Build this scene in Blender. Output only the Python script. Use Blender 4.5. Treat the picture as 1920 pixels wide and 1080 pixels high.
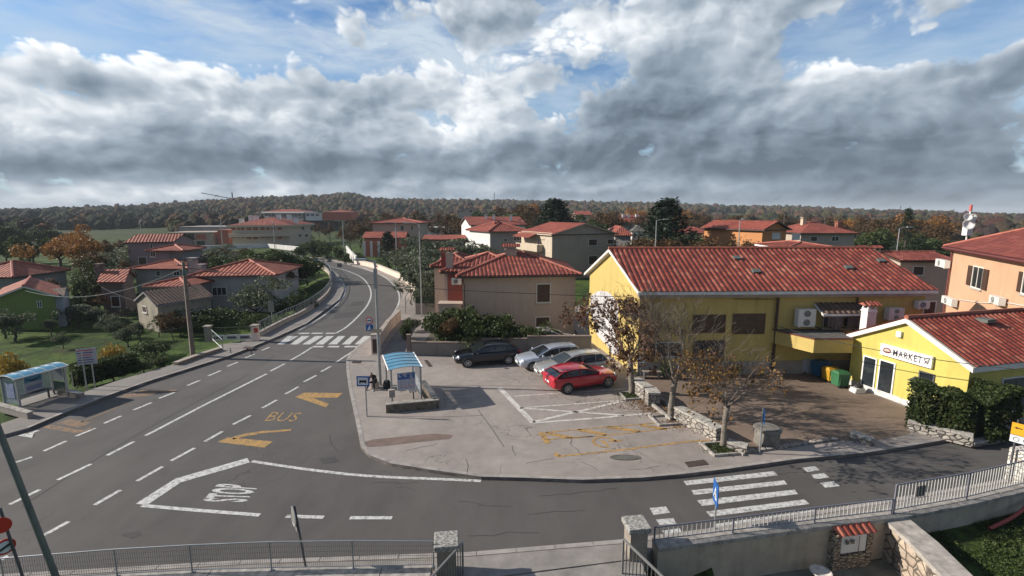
import bpy, math, random
import numpy as np
from mathutils import Vector, Matrix, noise
from math import sin, cos, pi, sqrt, atan2, radians as R
for o in list(bpy.data.objects): bpy.data.objects.remove(o)
SC = bpy.context.scene
COL = SC.collection
RND = random.Random(7)
# ---------------------------------------------------------------- camera
F, CH, PITCH = 900.0, 9.0, R(8.84)
CP, SP = cos(PITCH), sin(PITCH)
cam = bpy.data.cameras.new('camera'); camo = bpy.data.objects.new('camera', cam); COL.objects.link(camo)
cam.sensor_width = 36.0; cam.lens = 36.0 * F / 1920.0
cam.clip_start = 0.1; cam.clip_end = 9000
camo.location = (0, 0, CH); camo.rotation_euler = (pi / 2 - PITCH, 0, 0)
SC.camera = camo
# ---------------------------------------------------------------- sun and exposure
SUN_EL, SUN_AZ = R(27), R(-85)          # azimuth from +Y, clockwise
sdir = Vector((sin(SUN_AZ) * cos(SUN_EL), cos(SUN_AZ) * cos(SUN_EL), sin(SUN_EL)))
sl = bpy.data.lights.new('sun', 'SUN'); sl.energy = 4.9; sl.angle = R(0.55); sl.color = (1.0, 0.93, 0.82)
so = bpy.data.objects.new('sun', sl); COL.objects.link(so); so.location = (-40, 5, 60)
so.rotation_euler = (-sdir).to_track_quat('-Z', 'Y').to_euler()
SC.view_settings.view_transform = 'Standard'; SC.view_settings.look = 'None'
SC.view_settings.exposure = 0.5; SC.view_settings.gamma = 1.0
SC.cycles.max_bounces = 5; SC.cycles.transparent_max_bounces = 16
# ---------------------------------------------------------------- node helper
class NT:
    def __init__(s, tree): s.t = tree; s.n = tree.nodes; s.l = tree.links
    def new(s, k, **kw):
        n = s.n.new(k)
        for a, b in kw.items(): setattr(n, a, b)
        return n
    def put(s, sock, v):
        if isinstance(v, bpy.types.NodeSocket): s.l.new(v, sock)
        elif v is not None:
            if hasattr(sock, 'default_value') and hasattr(sock.default_value, '__len__') and not isinstance(v, (int, float)):
                if len(sock.default_value) == 4 and len(v) == 3: v = tuple(v) + (1,)
            sock.default_value = v
    def m(s, op, a, b=None, c=None, clamp=False):
        n = s.new('ShaderNodeMath', operation=op, use_clamp=clamp)
        s.put(n.inputs[0], a)
        if b is not None: s.put(n.inputs[1], b)
        if c is not None: s.put(n.inputs[2], c)
        return n.outputs[0]
    def add(s, a, b): return s.m('ADD', a, b)
    def sub(s, a, b): return s.m('SUBTRACT', a, b)
    def mul(s, a, b): return s.m('MULTIPLY', a, b)
    def vm(s, op, a, b=None):
        n = s.new('ShaderNodeVectorMath', operation=op); s.put(n.inputs[0], a)
        if b is not None: s.put(n.inputs[1], b)
        return n.outputs['Value'] if op in ('LENGTH', 'DOT_PRODUCT') else n.outputs[0]
    def mix(s, f, a, b, mode='MIX'):
        n = s.new('ShaderNodeMix', data_type='RGBA', blend_type=mode)
        s.put(n.inputs[0], f); s.put(n.inputs[6], a); s.put(n.inputs[7], b)
        return n.outputs[2]
    def rng(s, v, a, b, c=0.0, d=1.0, smooth=False):
        n = s.new('ShaderNodeMapRange'); n.clamp = True
        if smooth: n.interpolation_type = 'SMOOTHSTEP'
        s.put(n.inputs[0], v)
        for i, x in enumerate((a, b, c, d)): s.put(n.inputs[i + 1], x)
        return n.outputs[0]
    def noise(s, vec, scale, detail=4, rough=0.5, dist=0.0, dim='3D'):
        n = s.new('ShaderNodeTexNoise', noise_dimensions=dim)
        if vec is not None: s.put(n.inputs['Vector'], vec)
        n.inputs['Scale'].default_value = scale; n.inputs['Detail'].default_value = detail
        n.inputs['Roughness'].default_value = rough; n.inputs['Distortion'].default_value = dist
        return n.outputs[0]
    def vor(s, vec, scale, feat='F1', out=0, rand=1.0, **kw):
        n = s.new('ShaderNodeTexVoronoi', feature=feat)
        s.put(n.inputs['Vector'], vec); n.inputs['Scale'].default_value = scale
        n.inputs['Randomness'].default_value = rand
        for k, v in kw.items(): n.inputs[k].default_value = v
        return n.outputs[out]
    def scale(s, vec, x, y, z):
        return s.vm('MULTIPLY', vec, (x, y, z))
    def sep(s, vec):
        n = s.new('ShaderNodeSeparateXYZ'); s.put(n.inputs[0], vec); return n.outputs
    def comb(s, x, y, z):
        n = s.new('ShaderNodeCombineXYZ')
        for i, q in enumerate((x, y, z)): s.put(n.inputs[i], q)
        return n.outputs[0]
    def ramp(s, fac, stops):
        n = s.new('ShaderNodeValToRGB'); s.put(n.inputs[0], fac); e = n.color_ramp.elements
        e[0].position, e[0].color = stops[0][0], tuple(stops[0][1]) + (1,)
        e[1].position, e[1].color = stops[-1][0], tuple(stops[-1][1]) + (1,)
        for p, c in stops[1:-1]:
            q = e.new(p); q.color = tuple(c) + (1,)
        return n.outputs[0]
    def bump(s, h, strength=0.5, dist=0.02):
        n = s.new('ShaderNodeBump'); s.put(n.inputs['Height'], h)
        n.inputs['Strength'].default_value = strength; n.inputs['Distance'].default_value = dist
        return n.outputs[0]
def ray(px, py):
    u = (px - 960) / F; v = -(py - 540) / F
    return Vector((u, CP + v * SP, -SP + v * CP))
# ---------------------------------------------------------------- world: Nishita sky behind drifting cumulus
W = bpy.data.worlds.new('World'); SC.world = W; W.use_nodes = True
W.cycles.sampling_method = 'MANUAL'; W.cycles.sample_map_resolution = 512
t = NT(W.node_tree); t.n.clear()
sky = t.new('ShaderNodeTexSky', sky_type='NISHITA'); sky.sun_disc = False
sky.sun_elevation = SUN_EL; sky.sun_rotation = SUN_AZ; sky.air_density = 1.0; sky.dust_density = 0.4
D = t.vm('NORMALIZE', t.new('ShaderNodeTexCoord').outputs['Generated'])
dx, dy, dz = t.sep(D)
az = t.m('ARCTAN2', dx, dy); el = t.m('ARCSINE', dz)
def gz(px, py, wx, wy, amp=1.0):
    d = ray(px, py).normalized(); a0 = atan2(d.x, d.y); e0 = math.asin(d.z)
    d2 = ray(px + wx, py).normalized(); d3 = ray(px, py - wy).normalized()
    sa = max(0.02, abs(atan2(d2.x, d2.y) - a0)); se = max(0.01, abs(math.asin(d3.z) - e0))
    p = t.m('POWER', t.m('DIVIDE', t.sub(az, a0), sa), 2.0)
    q = t.m('POWER', t.m('DIVIDE', t.sub(el, e0), se), 2.0)
    return t.mul(t.m('EXPONENT', t.mul(t.add(p, q), -1.0)), amp)
def gsum(lst):
    r = None
    for g in lst:
        v = gz(*g); r = v if r is None else t.add(r, v)
    return r
# cloud domain: close to isotropic puffs, a little flattened low down
elc = t.m('MAXIMUM', el, 0.0)
Q = t.comb(az, t.add(t.mul(elc, 1.15), t.mul(t.m('POWER', t.add(elc, .001), .5), .28)), 0.0)
def noi2(vec, sc, det, rough, out=0):
    n = t.new('ShaderNodeTexNoise', noise_dimensions='2D'); t.put(n.inputs['Vector'], vec)
    n.inputs['Scale'].default_value = sc; n.inputs['Detail'].default_value = det; n.inputs['Roughness'].default_value = rough
    return n.outputs[out]
def vscale(v, k):
    n = t.new('ShaderNodeVectorMath', operation='SCALE'); t.put(n.inputs[0], v); n.inputs['Scale'].default_value = k; return n.outputs[0]
w1 = vscale(t.vm('SUBTRACT', noi2(Q, 5.0, 3, .55, 1), (.5, .5, .5)), 0.07)
Qw = t.vm('ADD', Q, w1)
big = noi2(Q, 2.3, 2, .5)
def vor2(vec, sc, det):
    n = t.new('ShaderNodeTexVoronoi', voronoi_dimensions='2D'); t.put(n.inputs['Vector'], vec)
    n.inputs['Scale'].default_value = sc; n.inputs['Detail'].default_value = det; n.inputs['Roughness'].default_value = .55; n.inputs['Lacunarity'].default_value = 2.2
    return n.outputs[0]
def field(vec, det=5, vd=2.0):
    return t.add(t.mul(noi2(vec, 4.2, det, .52), .70), t.mul(t.sub(.55, vor2(vec, 8.5, vd)), .34))
f0 = field(Qw, 6, 3.0)
f1 = field(t.vm('ADD', Qw, (-0.018, 0.022, 0.0)), 3, 2.0)
cover = gsum([(60, 25, 300, 55, -0.30), (560, 70, 420, 45, -0.14), (700, 140, 220, 30, -0.10), (1800, 80, 230, 40, -0.36), (985, 105, 70, 30, -.14), (350, 45, 160, 30, -.10),
              (210, 140, 240, 70, 0.18), (60, 240, 160, 60, .12), (900, 150, 200, 90, 0.12), (1600, 150, 200, 60, .16), (1300, 30, 420, 60, .12), (900, 300, 2600, 90, .20), (1000, 395, 4000, 55, .30), (1250, 30, 560, 60, .14), (760, 190, 500, 90, .05), (1150, 120, 400, 80, .07), (350, 265, 150, 60, .14), (1215, 245, 220, 60, .10), (1700, 270, 400, 50, .08), (1250, 25, 420, 50, .08), (780, 215, 160, 40, .08), (1205, 218, 130, 50, .12), (450, 310, 120, 50, .14), (345, 240, 90, 35, .12), (1890, 170, 90, 60, .08), (640, 90, 260, 50, .05)])
dens = t.add(t.add(t.add(f0, t.mul(big, .16)), cover), 0.225)
alpha = t.rng(dens, 0.54, 0.655, smooth=True)
lit = t.m('MULTIPLY', t.sub(f0, f1), t.rng(dens, .56, .95, 1.35, .75))
edge = t.rng(dens, .56, .78, 1, 0)
bright = gsum([(200, 120, 250, 80, 0.44), (90, 245, 220, 60, 0.42), (620, 235, 260, 45, 0.26), (930, 200, 170, 80, 0.30), (900, 100, 60, 40, .18),
               (1590, 130, 170, 50, 0.24), (1100, 65, 150, 40, 0.24), (1590, 120, 120, 40, .14), (220, 360, 430, 26, 0.30), (1380, 170, 110, 34, 0.14), (420, 120, 200, 60, .20), (1010, 345, 420, 16, .16),
               (210, 160, 100, 28, -0.34), (330, 275, 190, 40, -0.26), (620, 310, 480, 28, -0.16), (1180, 190, 150, 55, -0.14),
               (1350, 290, 620, 55, -0.20), (1720, 330, 460, 90, -0.20), (200, 312, 240, 24, -.16), (60, 380, 200, 14, .12), (1000, 395, 3000, 18, .05), (1250, 50, 620, 80, .22), (1750, 190, 260, 50, .08), (60, 320, 160, 30, -.14), (820, 20, 260, 40, .05)])
lum = t.add(t.add(t.add(.335, t.mul(edge, .20)), bright), t.add(lit, t.mul(t.sub(noi2(t.scale(Q, 1.0, 2.6, 1), 2.6, 4, .55), .5), .55)))
ccol = t.ramp(lum, [(0.0, (.085, .115, .15)), (0.16, (.135, .175, .22)), (0.36, (.215, .265, .32)), (0.6, (.38, .43, .485)), (0.86, (.74, .76, .78)), (1.0, (.93, .93, .92))])
st = noi2(t.scale(Qw, 1.3, 3.6, 1.0), 3.0, 6, .6)
veil = t.m('MINIMUM', t.mul(t.rng(st, 0.33, 0.68), t.add(.5, gsum([(680, 70, 420, 90, .6), (1000, 120, 200, 80, .4)]))), .92)
blue = t.mix(1.0, sky.outputs[0], (0.060, 0.078, 0.095), 'MULTIPLY')
blue = t.mix(t.rng(el, 0.0, .30, .75, 0), blue, (.26, .36, .45))
blue2 = t.mix(veil, blue, (.44, .51, .58))
fin = t.mix(alpha, blue2, ccol)
# unseen sky behind the viewer and overhead dimmed so shaded walls stay dark
fin = t.mix(t.mul(t.rng(dy, 0.25, -0.35, smooth=True), .5), fin, t.mix(1.0, fin, (.30, .34, .42), 'MULTIPLY'))
fin = t.mix(t.mul(t.rng(el, 0.75, 1.2, smooth=True), .6), fin, t.mix(1.0, fin, (.35, .38, .45), 'MULTIPLY'))
# below the horizon: plain dim ground tone
fin = t.mix(t.rng(dz, -0.02, 0.0), (.10, .10, .09), fin)
bg = t.new('ShaderNodeBackground'); t.put(bg.inputs[0], fin); bg.inputs[1].default_value = 1.0
wo = t.new('ShaderNodeOutputWorld'); t.l.new(bg.outputs[0], wo.inputs[0])
# ---------------------------------------------------------------- projection helpers (pixel of the 1920x1080 photograph -> world)
def P(px, py, z=0.0):
    d = ray(px, py); k = (z - CH) / d.z
    return Vector((d.x * k, d.y * k, z))
def PD(px, py, y):
    d = ray(px, py); k = y / d.y
    return Vector((d.x * k, y, CH + d.z * k))
def ZH(y, py):
    v = -(py - 540) / F
    return CH + y * (-SP + v * CP) / (CP + v * SP)
def X(px, y, z=0.0):       # world x of column px at ground distance y
    return (px - 960) / F * (y * CP + (CH - z) * SP)
def V3(x, y, z=0): return Vector((x, y, z))
def PW(lst, z=0.0): return [P(a, b, z) for a, b in lst]
# ---------------------------------------------------------------- mesh builder
class MB:
    def __init__(s): s.v = []; s.f = []; s.mi = []; s.uv = {}; s.cur = 0; s.at = Matrix()
    def vert(s, p): s.v.append(tuple(s.at @ Vector(p))); return len(s.v) - 1
    def face(s, idx, uv=None):
        s.f.append(tuple(idx)); s.mi.append(s.cur)
        if uv: s.uv[len(s.f) - 1] = uv
    def poly(s, pts, uv=None): s.face([s.vert(p) for p in pts], uv)
    def prism(s, poly, z0, z1, bottom=True):
        n = len(poly)
        ar = sum(poly[i][0] * poly[(i + 1) % n][1] - poly[(i + 1) % n][0] * poly[i][1] for i in range(n))
        if ar < 0: poly = list(reversed(poly))
        a = [s.vert((p[0], p[1], z0)) for p in poly]; b = [s.vert((p[0], p[1], z1)) for p in poly]
        s.face(b)
        if bottom: s.face(a[::-1])
        for i in range(n): j = (i + 1) % n; s.face((a[i], a[j], b[j], b[i]))
    def box(s, c, d, rz=0.0, tilt=None):
        M = Matrix.Translation(c) @ Matrix.Rotation(rz, 4, 'Z')
        if tilt: M = M @ tilt
        x, y, z = d[0] / 2, d[1] / 2, d[2] / 2
        q = [s.vert(M @ Vector((i * x, j * y, k * z))) for k in (-1, 1) for j in (-1, 1) for i in (-1, 1)]
        for f in ((0, 2, 3, 1), (4, 5, 7, 6), (0, 1, 5, 4), (2, 6, 7, 3), (1, 3, 7, 5), (0, 4, 6, 2)): s.face([q[i] for i in f])
    def beam(s, a, b, w, h, up=(0, 0, 1)):
        a, b = Vector(a), Vector(b); d = (b - a); L = d.length
        if L < 1e-6: return
        d.normalize(); upv = Vector(up)
        side = d.cross(upv)
        if side.length < 1e-4: side = d.cross(Vector((0, 1, 0)))
        side.normalize(); u2 = side.cross(d).normalized()
        q = [s.vert(p + side * (i * w / 2) + u2 * (j * h / 2)) for p in (a, b) for i, j in ((-1, -1), (1, -1), (1, 1), (-1, 1))]
        for f in ((3, 2, 1, 0), (4, 5, 6, 7), (0, 1, 5, 4), (1, 2, 6, 5), (2, 3, 7, 6), (3, 0, 4, 7)): s.face([q[i] for i in f])
    def tube(s, pts, r, n=8, cap=True, close=False):
        pts = [Vector(p) for p in pts]
        if not isinstance(r, (list, tuple)): r = [r] * len(pts)
        rings = []; prev = None
        for i, p in enumerate(pts):
            if close: d = pts[(i + 1) % len(pts)] - pts[i - 1]
            else: d = pts[min(i + 1, len(pts) - 1)] - pts[max(i - 1, 0)]
            if d.length < 1e-9: d = Vector((0, 0, 1))
            d.normalize()
            if prev is None:
                ref = Vector((0, 0, 1)) if abs(d.z) < 0.9 else Vector((1, 0, 0)); a = d.cross(ref).normalized()
            else:
                a = prev - d * prev.dot(d)
                a = a.normalized() if a.length > 1e-6 else d.orthogonal().normalized()
            prev = a; b = d.cross(a)
            rings.append([s.vert(p + (a * cos(2 * pi * k / n) + b * sin(2 * pi * k / n)) * r[i]) for k in range(n)])
        m = len(rings)
        for i in range(m if close else m - 1):
            A, B = rings[i], rings[(i + 1) % m]
            for k in range(n): j = (k + 1) % n; s.face((A[k], A[j], B[j], B[k]))
        if cap and not close: s.face(rings[0][::-1]); s.face(rings[-1])
    def lathe(s, prof, c=(0, 0, 0), n=16, axis=None):
        M = Matrix.Translation(c)
        if axis is not None: M = M @ Vector((0, 0, 1)).rotation_difference(Vector(axis)).to_matrix().to_4x4()
        rings = []
        for r, z in prof:
            rings.append([s.vert(M @ Vector((r * cos(2 * pi * k / n), r * sin(2 * pi * k / n), z))) for k in range(n)])
        for A, B in zip(rings, rings[1:]):
            for k in range(n): j = (k + 1) % n; s.face((A[k], A[j], B[j], B[k]))
        s.face(rings[0][::-1]); s.face(rings[-1])
    def ribbon(s, pts, w, z):
        pts = [Vector((p[0], p[1], 0)) for p in pts]; L = []; Rr = []
        for i, p in enumerate(pts):
            d = (pts[min(i + 1, len(pts) - 1)] - pts[max(i - 1, 0)]).normalized(); nn = Vector((-d.y, d.x, 0)) * w / 2
            L.append(s.vert((p.x + nn.x, p.y + nn.y, z))); Rr.append(s.vert((p.x - nn.x, p.y - nn.y, z)))
        for i in range(len(pts) - 1): s.face((Rr[i], Rr[i + 1], L[i + 1], L[i]))
BASE = {}
def link(o): COL.objects.link(o); return o
def tag(o, label=None, cat=None, group=None, kind=None):
    if label: o['label'] = label
    if cat: o['category'] = cat
    if group: o['group'] = group
    if kind: o['kind'] = kind
    return o
def thing(name, label, cat, loc=(0, 0, 0), rz=0.0, group=None, kind=None):
    o = link(bpy.data.objects.new(name, None)); o.location = loc; o.rotation_euler = (0, 0, rz)
    o.empty_display_size = 0.3
    BASE[o.name] = Matrix.Translation(loc) @ Matrix.Rotation(rz, 4, 'Z')
    return tag(o, label, cat, group, kind)
def build(name, mb, mats, parent=None, smooth=False, world=False, label=None, loc=None, auto=None):
    """one mesh object; world=True: the vertices are world coordinates"""
    me = bpy.data.meshes.new(name); v = mb.v
    M = None
    if parent is not None and world: M = BASE[parent.name].inverted()
    if parent is None and loc is not None: M = Matrix.Translation(loc).inverted()
    if M is not None: v = [tuple(M @ Vector(p)) for p in v]
    me.from_pydata(v, [], mb.f)
    if not isinstance(mats, (list, tuple)): mats = [mats]
    for m in mats: me.materials.append(m)
    if len(mats) > 1: me.polygons.foreach_set('material_index', mb.mi)
    if mb.uv:
        ul = me.uv_layers.new(name='uv')
        for fi, uvs in mb.uv.items():
            p = me.polygons[fi]
            for k, li in enumerate(p.loop_indices): ul.data[li].uv = uvs[k]
    if smooth: me.polygons.foreach_set('use_smooth', [True] * len(me.polygons))
    if auto:
        try: me.set_sharp_from_angle(angle=R(auto))
        except Exception: pass
    me.update()
    o = link(bpy.data.objects.new(name, me))
    if parent is not None:
        o.parent = parent; BASE[o.name] = BASE[parent.name]
    else:
        if loc is not None: o.location = loc
        BASE[o.name] = Matrix.Translation(loc) if loc is not None else Matrix()
    if label: o['label'] = label
    return o
def copy_tree(o, parent=None):
    c = o.copy(); COL.objects.link(c); c.parent = parent
    for ch in list(o.children): copy_tree(ch, c)
    return c
def place(proto, loc, rz=0.0, sc=1.0, label=None, first=False):
    o = proto if first else copy_tree(proto)
    o.location = loc; o.rotation_euler = (0, 0, rz); o.scale = (sc, sc, sc) if not hasattr(sc, '__len__') else sc
    if label: o['label'] = label
    return o
# ---------------------------------------------------------------- materials
MATS = {}
def gpos(t): return t.new('ShaderNodeNewGeometry').outputs['Position']
def mat(name, col, rough=0.7, var=0.12, sc=1.2, metal=0.0, bump=0.0, bsc=30.0, stain=0.0, spec=0.5, trans=0.0, alpha=1.0, obj=False, coat=0.0):
    if name in MATS: return MATS[name]
    m = bpy.data.materials.new(name); m.use_nodes = True; t = NT(m.node_tree)
    b = t.n['Principled BSDF']; b.inputs['Roughness'].default_value = rough; b.inputs['Metallic'].default_value = metal
    b.inputs['Specular IOR Level'].default_value = spec
    if coat: b.inputs['Coat Weight'].default_value = coat; b.inputs['Coat Roughness'].default_value = 0.06
    if trans: b.inputs['Transmission Weight'].default_value = trans
    if alpha < 1: b.inputs['Alpha'].default_value = alpha
    p = t.new('ShaderNodeTexCoord').outputs['Object'] if obj else gpos(t)
    c = col
    if var:
        n = t.noise(p, sc, 6, 0.6)
        f = t.rng(n, 0.3, 0.7, 1 - var, 1 + var)
        c = t.mix(1.0, col, t.comb(f, f, f), 'MULTIPLY')
    if stain:
        n2 = t.noise(t.scale(p, 2.2, 2.2, 0.25), 1.3, 5, 0.6)
        n3 = t.noise(p, 0.35, 4, 0.6)
        k = t.mul(t.rng(n2, 0.5, 0.75), t.rng(n3, 0.35, 0.6))
        c = t.mix(t.mul(k, stain), c, tuple(x * 0.45 for x in col))
        gr = t.mul(t.rng(t.noise(p, 3.0, 6, .7), .40, .62), t.rng(t.noise(t.scale(p, .5, .5, 0), .8, 3, .6), .40, .6))
        c = t.mix(t.mul(gr, stain * .45), c, tuple(x * .62 for x in col))
    t.put(b.inputs['Base Color'], c)
    if bump: t.put(b.inputs['Normal'], t.bump(t.noise(p, bsc, 4, 0.6), 0.6, bump))
    MATS[name] = m; return m
def mat_custom(name, fn):
    if name in MATS: return MATS[name]
    m = bpy.data.materials.new(name); m.use_nodes = True; t = NT(m.node_tree); fn(t, t.n['Principled BSDF']); MATS[name] = m; return m
def f_asphalt(t, b):
    p = gpos(t)
    big = t.noise(p, 0.12, 5, 0.6, 0.5); mid = t.noise(t.scale(p, 1, .45, 1), 0.9, 6, 0.65); fine = t.noise(p, 45, 3, 0.7)
    f = t.add(t.add(t.rng(big, .3, .7, .78, 1.18), t.rng(mid, .3, .7, -.12, .12)), t.rng(fine, .3, .7, -.16, .16))
    c = t.mix(1.0, (.094, .086, .082), t.comb(f, f, f), 'MULTIPLY')
    e = t.vor(t.vm('ADD', p, t.vm('MULTIPLY', t.comb(t.noise(p, 1.2, 4), t.noise(p, 1.5, 4), 0.0), (1.6, 1.6, 0))), 0.22, 'DISTANCE_TO_EDGE')
    crack = t.mul(t.rng(e, 0.0, 0.006, 1, 0), t.rng(t.noise(p, .18, 2), .5, .6))
    c = t.mix(t.mul(crack, .65), c, (.03, .028, .027))
    oil = t.mul(t.rng(t.noise(p, 0.5, 5, .7, .8), .62, .75), .45)
    c = t.mix(oil, c, (.045, .042, .042))
    t.put(b.inputs['Base Color'], c); b.inputs['Roughness'].default_value = 0.82
    b.inputs['Specular IOR Level'].default_value = .3
    t.put(b.inputs['Normal'], t.bump(t.noise(p, 70, 3, .7), .5, .006))
def f_concrete(t, b):
    p = gpos(t)
    big = t.noise(p, 0.16, 6, 0.65, 0.6); mid = t.noise(p, 1.4, 7, 0.7); fine = t.noise(p, 38, 3, 0.7)
    f = t.add(t.add(t.rng(big, .3, .7, .80, 1.14), t.rng(mid, .3, .7, -.15, .15)), t.rng(fine, .3, .7, -.14, .14))
    c = t.mix(1.0, (.285, .245, .222), t.comb(f, f, f), 'MULTIPLY')
    w = t.vm('ADD', p, t.vm('MULTIPLY', t.comb(t.noise(p, .9, 5), t.noise(p, 1.1, 5), 0.0), (2.6, 2.6, 0)))
    e = t.vor(w, 0.33, 'DISTANCE_TO_EDGE')
    crack = t.mul(t.rng(e, 0.0, 0.009, 1, 0), t.rng(t.noise(p, .25, 3), .46, .56))
    c = t.mix(t.mul(crack, .8), c, (.07, .06, .055))
    spots = t.mul(t.rng(t.noise(t.scale(p, 1, 1.6, 1), 3.2, 6, .72), .60, .70), t.rng(t.noise(p, .35, 3), .45, .6))
    c = t.mix(t.mul(spots, .6), c, (.10, .085, .078))
    t.put(b.inputs['Base Color'], c); b.inputs['Roughness'].default_value = 0.85
    t.put(b.inputs['Normal'], t.bump(t.add(t.noise(p, 50, 3, .7), t.mul(crack, -1.0)), .5, .008))
def f_pavement(t, b):
    p = gpos(t)
    big = t.noise(p, 0.3, 6, 0.65); fine = t.noise(p, 30, 4, 0.7)
    f = t.add(t.rng(big, .3, .7, .82, 1.15), t.rng(fine, .3, .7, -.14, .14))
    c = t.mix(1.0, (.20, .178, .165), t.comb(f, f, f), 'MULTIPLY')
    st = t.rng(t.noise(p, 1.8, 6, .7), .58, .7, 0, .5)
    c = t.mix(st, c, (.09, .08, .075))
    t.put(b.inputs['Base Color'], c); b.inputs['Roughness'].default_value = 0.88
    t.put(b.inputs['Normal'], t.bump(t.noise(p, 60, 3, .7), .5, .006))
def f_pavers(t, b):
    p = gpos(t)
    br = t.new('ShaderNodeTexBrick'); t.put(br.inputs['Vector'], p); br.inputs['Scale'].default_value = 4.2
    br.inputs['Color1'].default_value = (.245, .170, .122, 1); br.inputs['Color2'].default_value = (.20, .14, .105, 1); br.inputs['Mortar'].default_value = (.10, .08, .065, 1)
    br.inputs['Mortar Size'].default_value = .03
    f = t.rng(t.noise(p, .35, 6, .65), .3, .7, .75, 1.2)
    c = t.mix(1.0, br.outputs[0], t.comb(f, f, f), 'MULTIPLY')
    c = t.mix(t.rng(t.noise(p, 2.2, 6, .7), .56, .7, 0, .5), c, (.085, .065, .055))
    t.put(b.inputs['Base Color'], c); b.inputs['Roughness'].default_value = 0.85
    t.put(b.inputs['Normal'], t.bump(t.noise(p, 40, 3, .7), .5, .006))
def f_grass(t, b):
    p = gpos(t)
    n = t.noise(p, .09, 6, .65, .4); n2 = t.noise(p, .9, 6, .7); n3 = t.noise(p, 11, 4, .75)
    c = t.ramp(t.add(t.mul(n, .55), t.mul(n2, .45)), [(.32, (.016, .024, .009)), (.45, (.035, .062, .014)), (.54, (.075, .12, .024)), (.66, (.12, .125, .04)), (.8, (.10, .078, .045))])
    f = t.rng(n3, .3, .7, .6, 1.4); c = t.mix(1.0, c, t.comb(f, f, f), 'MULTIPLY')
    n4 = t.noise(p, 2.6, 5, .75); c = t.mix(t.rng(n4, .48, .66, 0, .75), c, (.022, .028, .010)); c = t.mix(t.rng(t.noise(p, .33, 4, .7), .56, .70, 0, .7), c, (.07, .058, .03))
    # far off: duller, browner
    ln = t.vm('LENGTH', p)
    c = t.mix(t.rng(ln, 90, 260, 0, .65), c, (.036, .036, .018))
    t.put(b.inputs['Base Color'], c); b.inputs['Roughness'].default_value = .95; b.inputs['Specular IOR Level'].default_value = .15
    t.put(b.inputs['Normal'], t.bump(t.noise(p, 14, 5, .8), .9, .08))
def tile_fn(cols, flat=False, moss=0.0):
    def fn(t, b):
        uv = t.new('ShaderNodeTexCoord').outputs['UV']; u, v, _ = t.sep(uv)
        cu = t.m('FLOOR', t.add(u, 0.5)); rv = t.m('FLOOR', v); fv = t.m('FRACT', v)
        wn = t.new('ShaderNodeTexWhiteNoise', noise_dimensions='2D'); t.put(wn.inputs[0], t.comb(cu, rv, 0.0))
        p = gpos(t)
        k = t.add(t.mul(wn.outputs[0], .42), t.add(t.mul(t.noise(p, .6, 5, .6), .45), .06))
        c = t.ramp(k, [(.15, cols[0]), (.45, cols[1]), (.62, cols[2]), (.9, cols[3])])
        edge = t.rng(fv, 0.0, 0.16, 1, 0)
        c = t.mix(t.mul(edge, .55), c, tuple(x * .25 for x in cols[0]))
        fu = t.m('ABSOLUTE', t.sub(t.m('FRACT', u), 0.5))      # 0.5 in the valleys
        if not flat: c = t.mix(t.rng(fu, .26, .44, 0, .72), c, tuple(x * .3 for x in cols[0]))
        if moss:
            c = t.mix(t.mul(t.rng(t.noise(p, .9, 6, .7), .5, .66), moss), c, (.045, .043, .028))
        c = t.mix(t.rng(t.noise(p, .25, 4, .6), .48, .7, 0, .5), c, tuple(x * .5 for x in cols[1]))
        c = t.mix(t.mul(t.rng(t.noise(p, 2.4, 6, .75), .56, .66), .5), c, (.07, .055, .045))
        t.put(b.inputs['Base Color'], c); b.inputs['Roughness'].default_value = .78
        h = t.sub(1.0, fv)
        if flat: h = t.add(t.mul(h, .5), t.mul(t.m('COSINE', t.mul(u, 2 * pi)), -1.2))
        t.put(b.inputs['Normal'], t.bump(h, .8, .035))
    return fn
def stone_fn(c1, c2, mortar, scale=4.0, flatten=1.6):
    def fn(t, b):
        p = t.scale(gpos(t), 1, 1, flatten)
        w = t.vm('ADD', p, t.vm('MULTIPLY', t.comb(t.noise(p, 3, 3), t.noise(p, 3.3, 3), t.noise(p, 2.7, 3)), (.12, .12, .12)))
        cell = t.vor(w, scale, 'F1', 1); d = t.vor(w, scale, 'DISTANCE_TO_EDGE')
        k = t.sep(cell)[0]
        c = t.mix(k, c1, c2)
        f = t.rng(t.noise(p, 9, 5, .7), .3, .7, .75, 1.25); c = t.mix(1.0, c, t.comb(f, f, f), 'MULTIPLY')
        mk = t.rng(d, .02, .09, 1, 0); c = t.mix(mk, c, mortar)
        c = t.mix(t.rng(t.noise(p, .8, 5, .6), .52, .7, 0, .5), c, tuple(x * .4 for x in c1))
        t.put(b.inputs['Base Color'], c); b.inputs['Roughness'].default_value = .9
        t.put(b.inputs['Normal'], t.bump(t.add(t.rng(d, 0, .15), t.mul(t.noise(p, 14, 4, .7), .3)), .9, .04))
    return fn
def leaf_fn(cols, trans=0.25):
    def fn(t, b):
        oi = t.new('ShaderNodeNewGeometry'); r = oi.outputs['Random Per Island']
        c = t.ramp(r, [(0, cols[0]), (.5, cols[1]), (1, cols[2])])
        t.put(b.inputs['Base Color'], c); b.inputs['Roughness'].default_value = .6; b.inputs['Specular IOR Level'].default_value = .25
        tr = t.new('ShaderNodeBsdfTranslucent'); t.put(tr.inputs[0], c)
        mx = t.new('ShaderNodeMixShader'); mx.inputs[0].default_value = trans
        t.l.new(b.outputs[0], mx.inputs[1]); t.l.new(tr.outputs[0], mx.inputs[2])
        out = [n for n in t.n if n.type == 'OUTPUT_MATERIAL'][0]; t.l.new(mx.outputs[0], out.inputs[0])
    return fn
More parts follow.
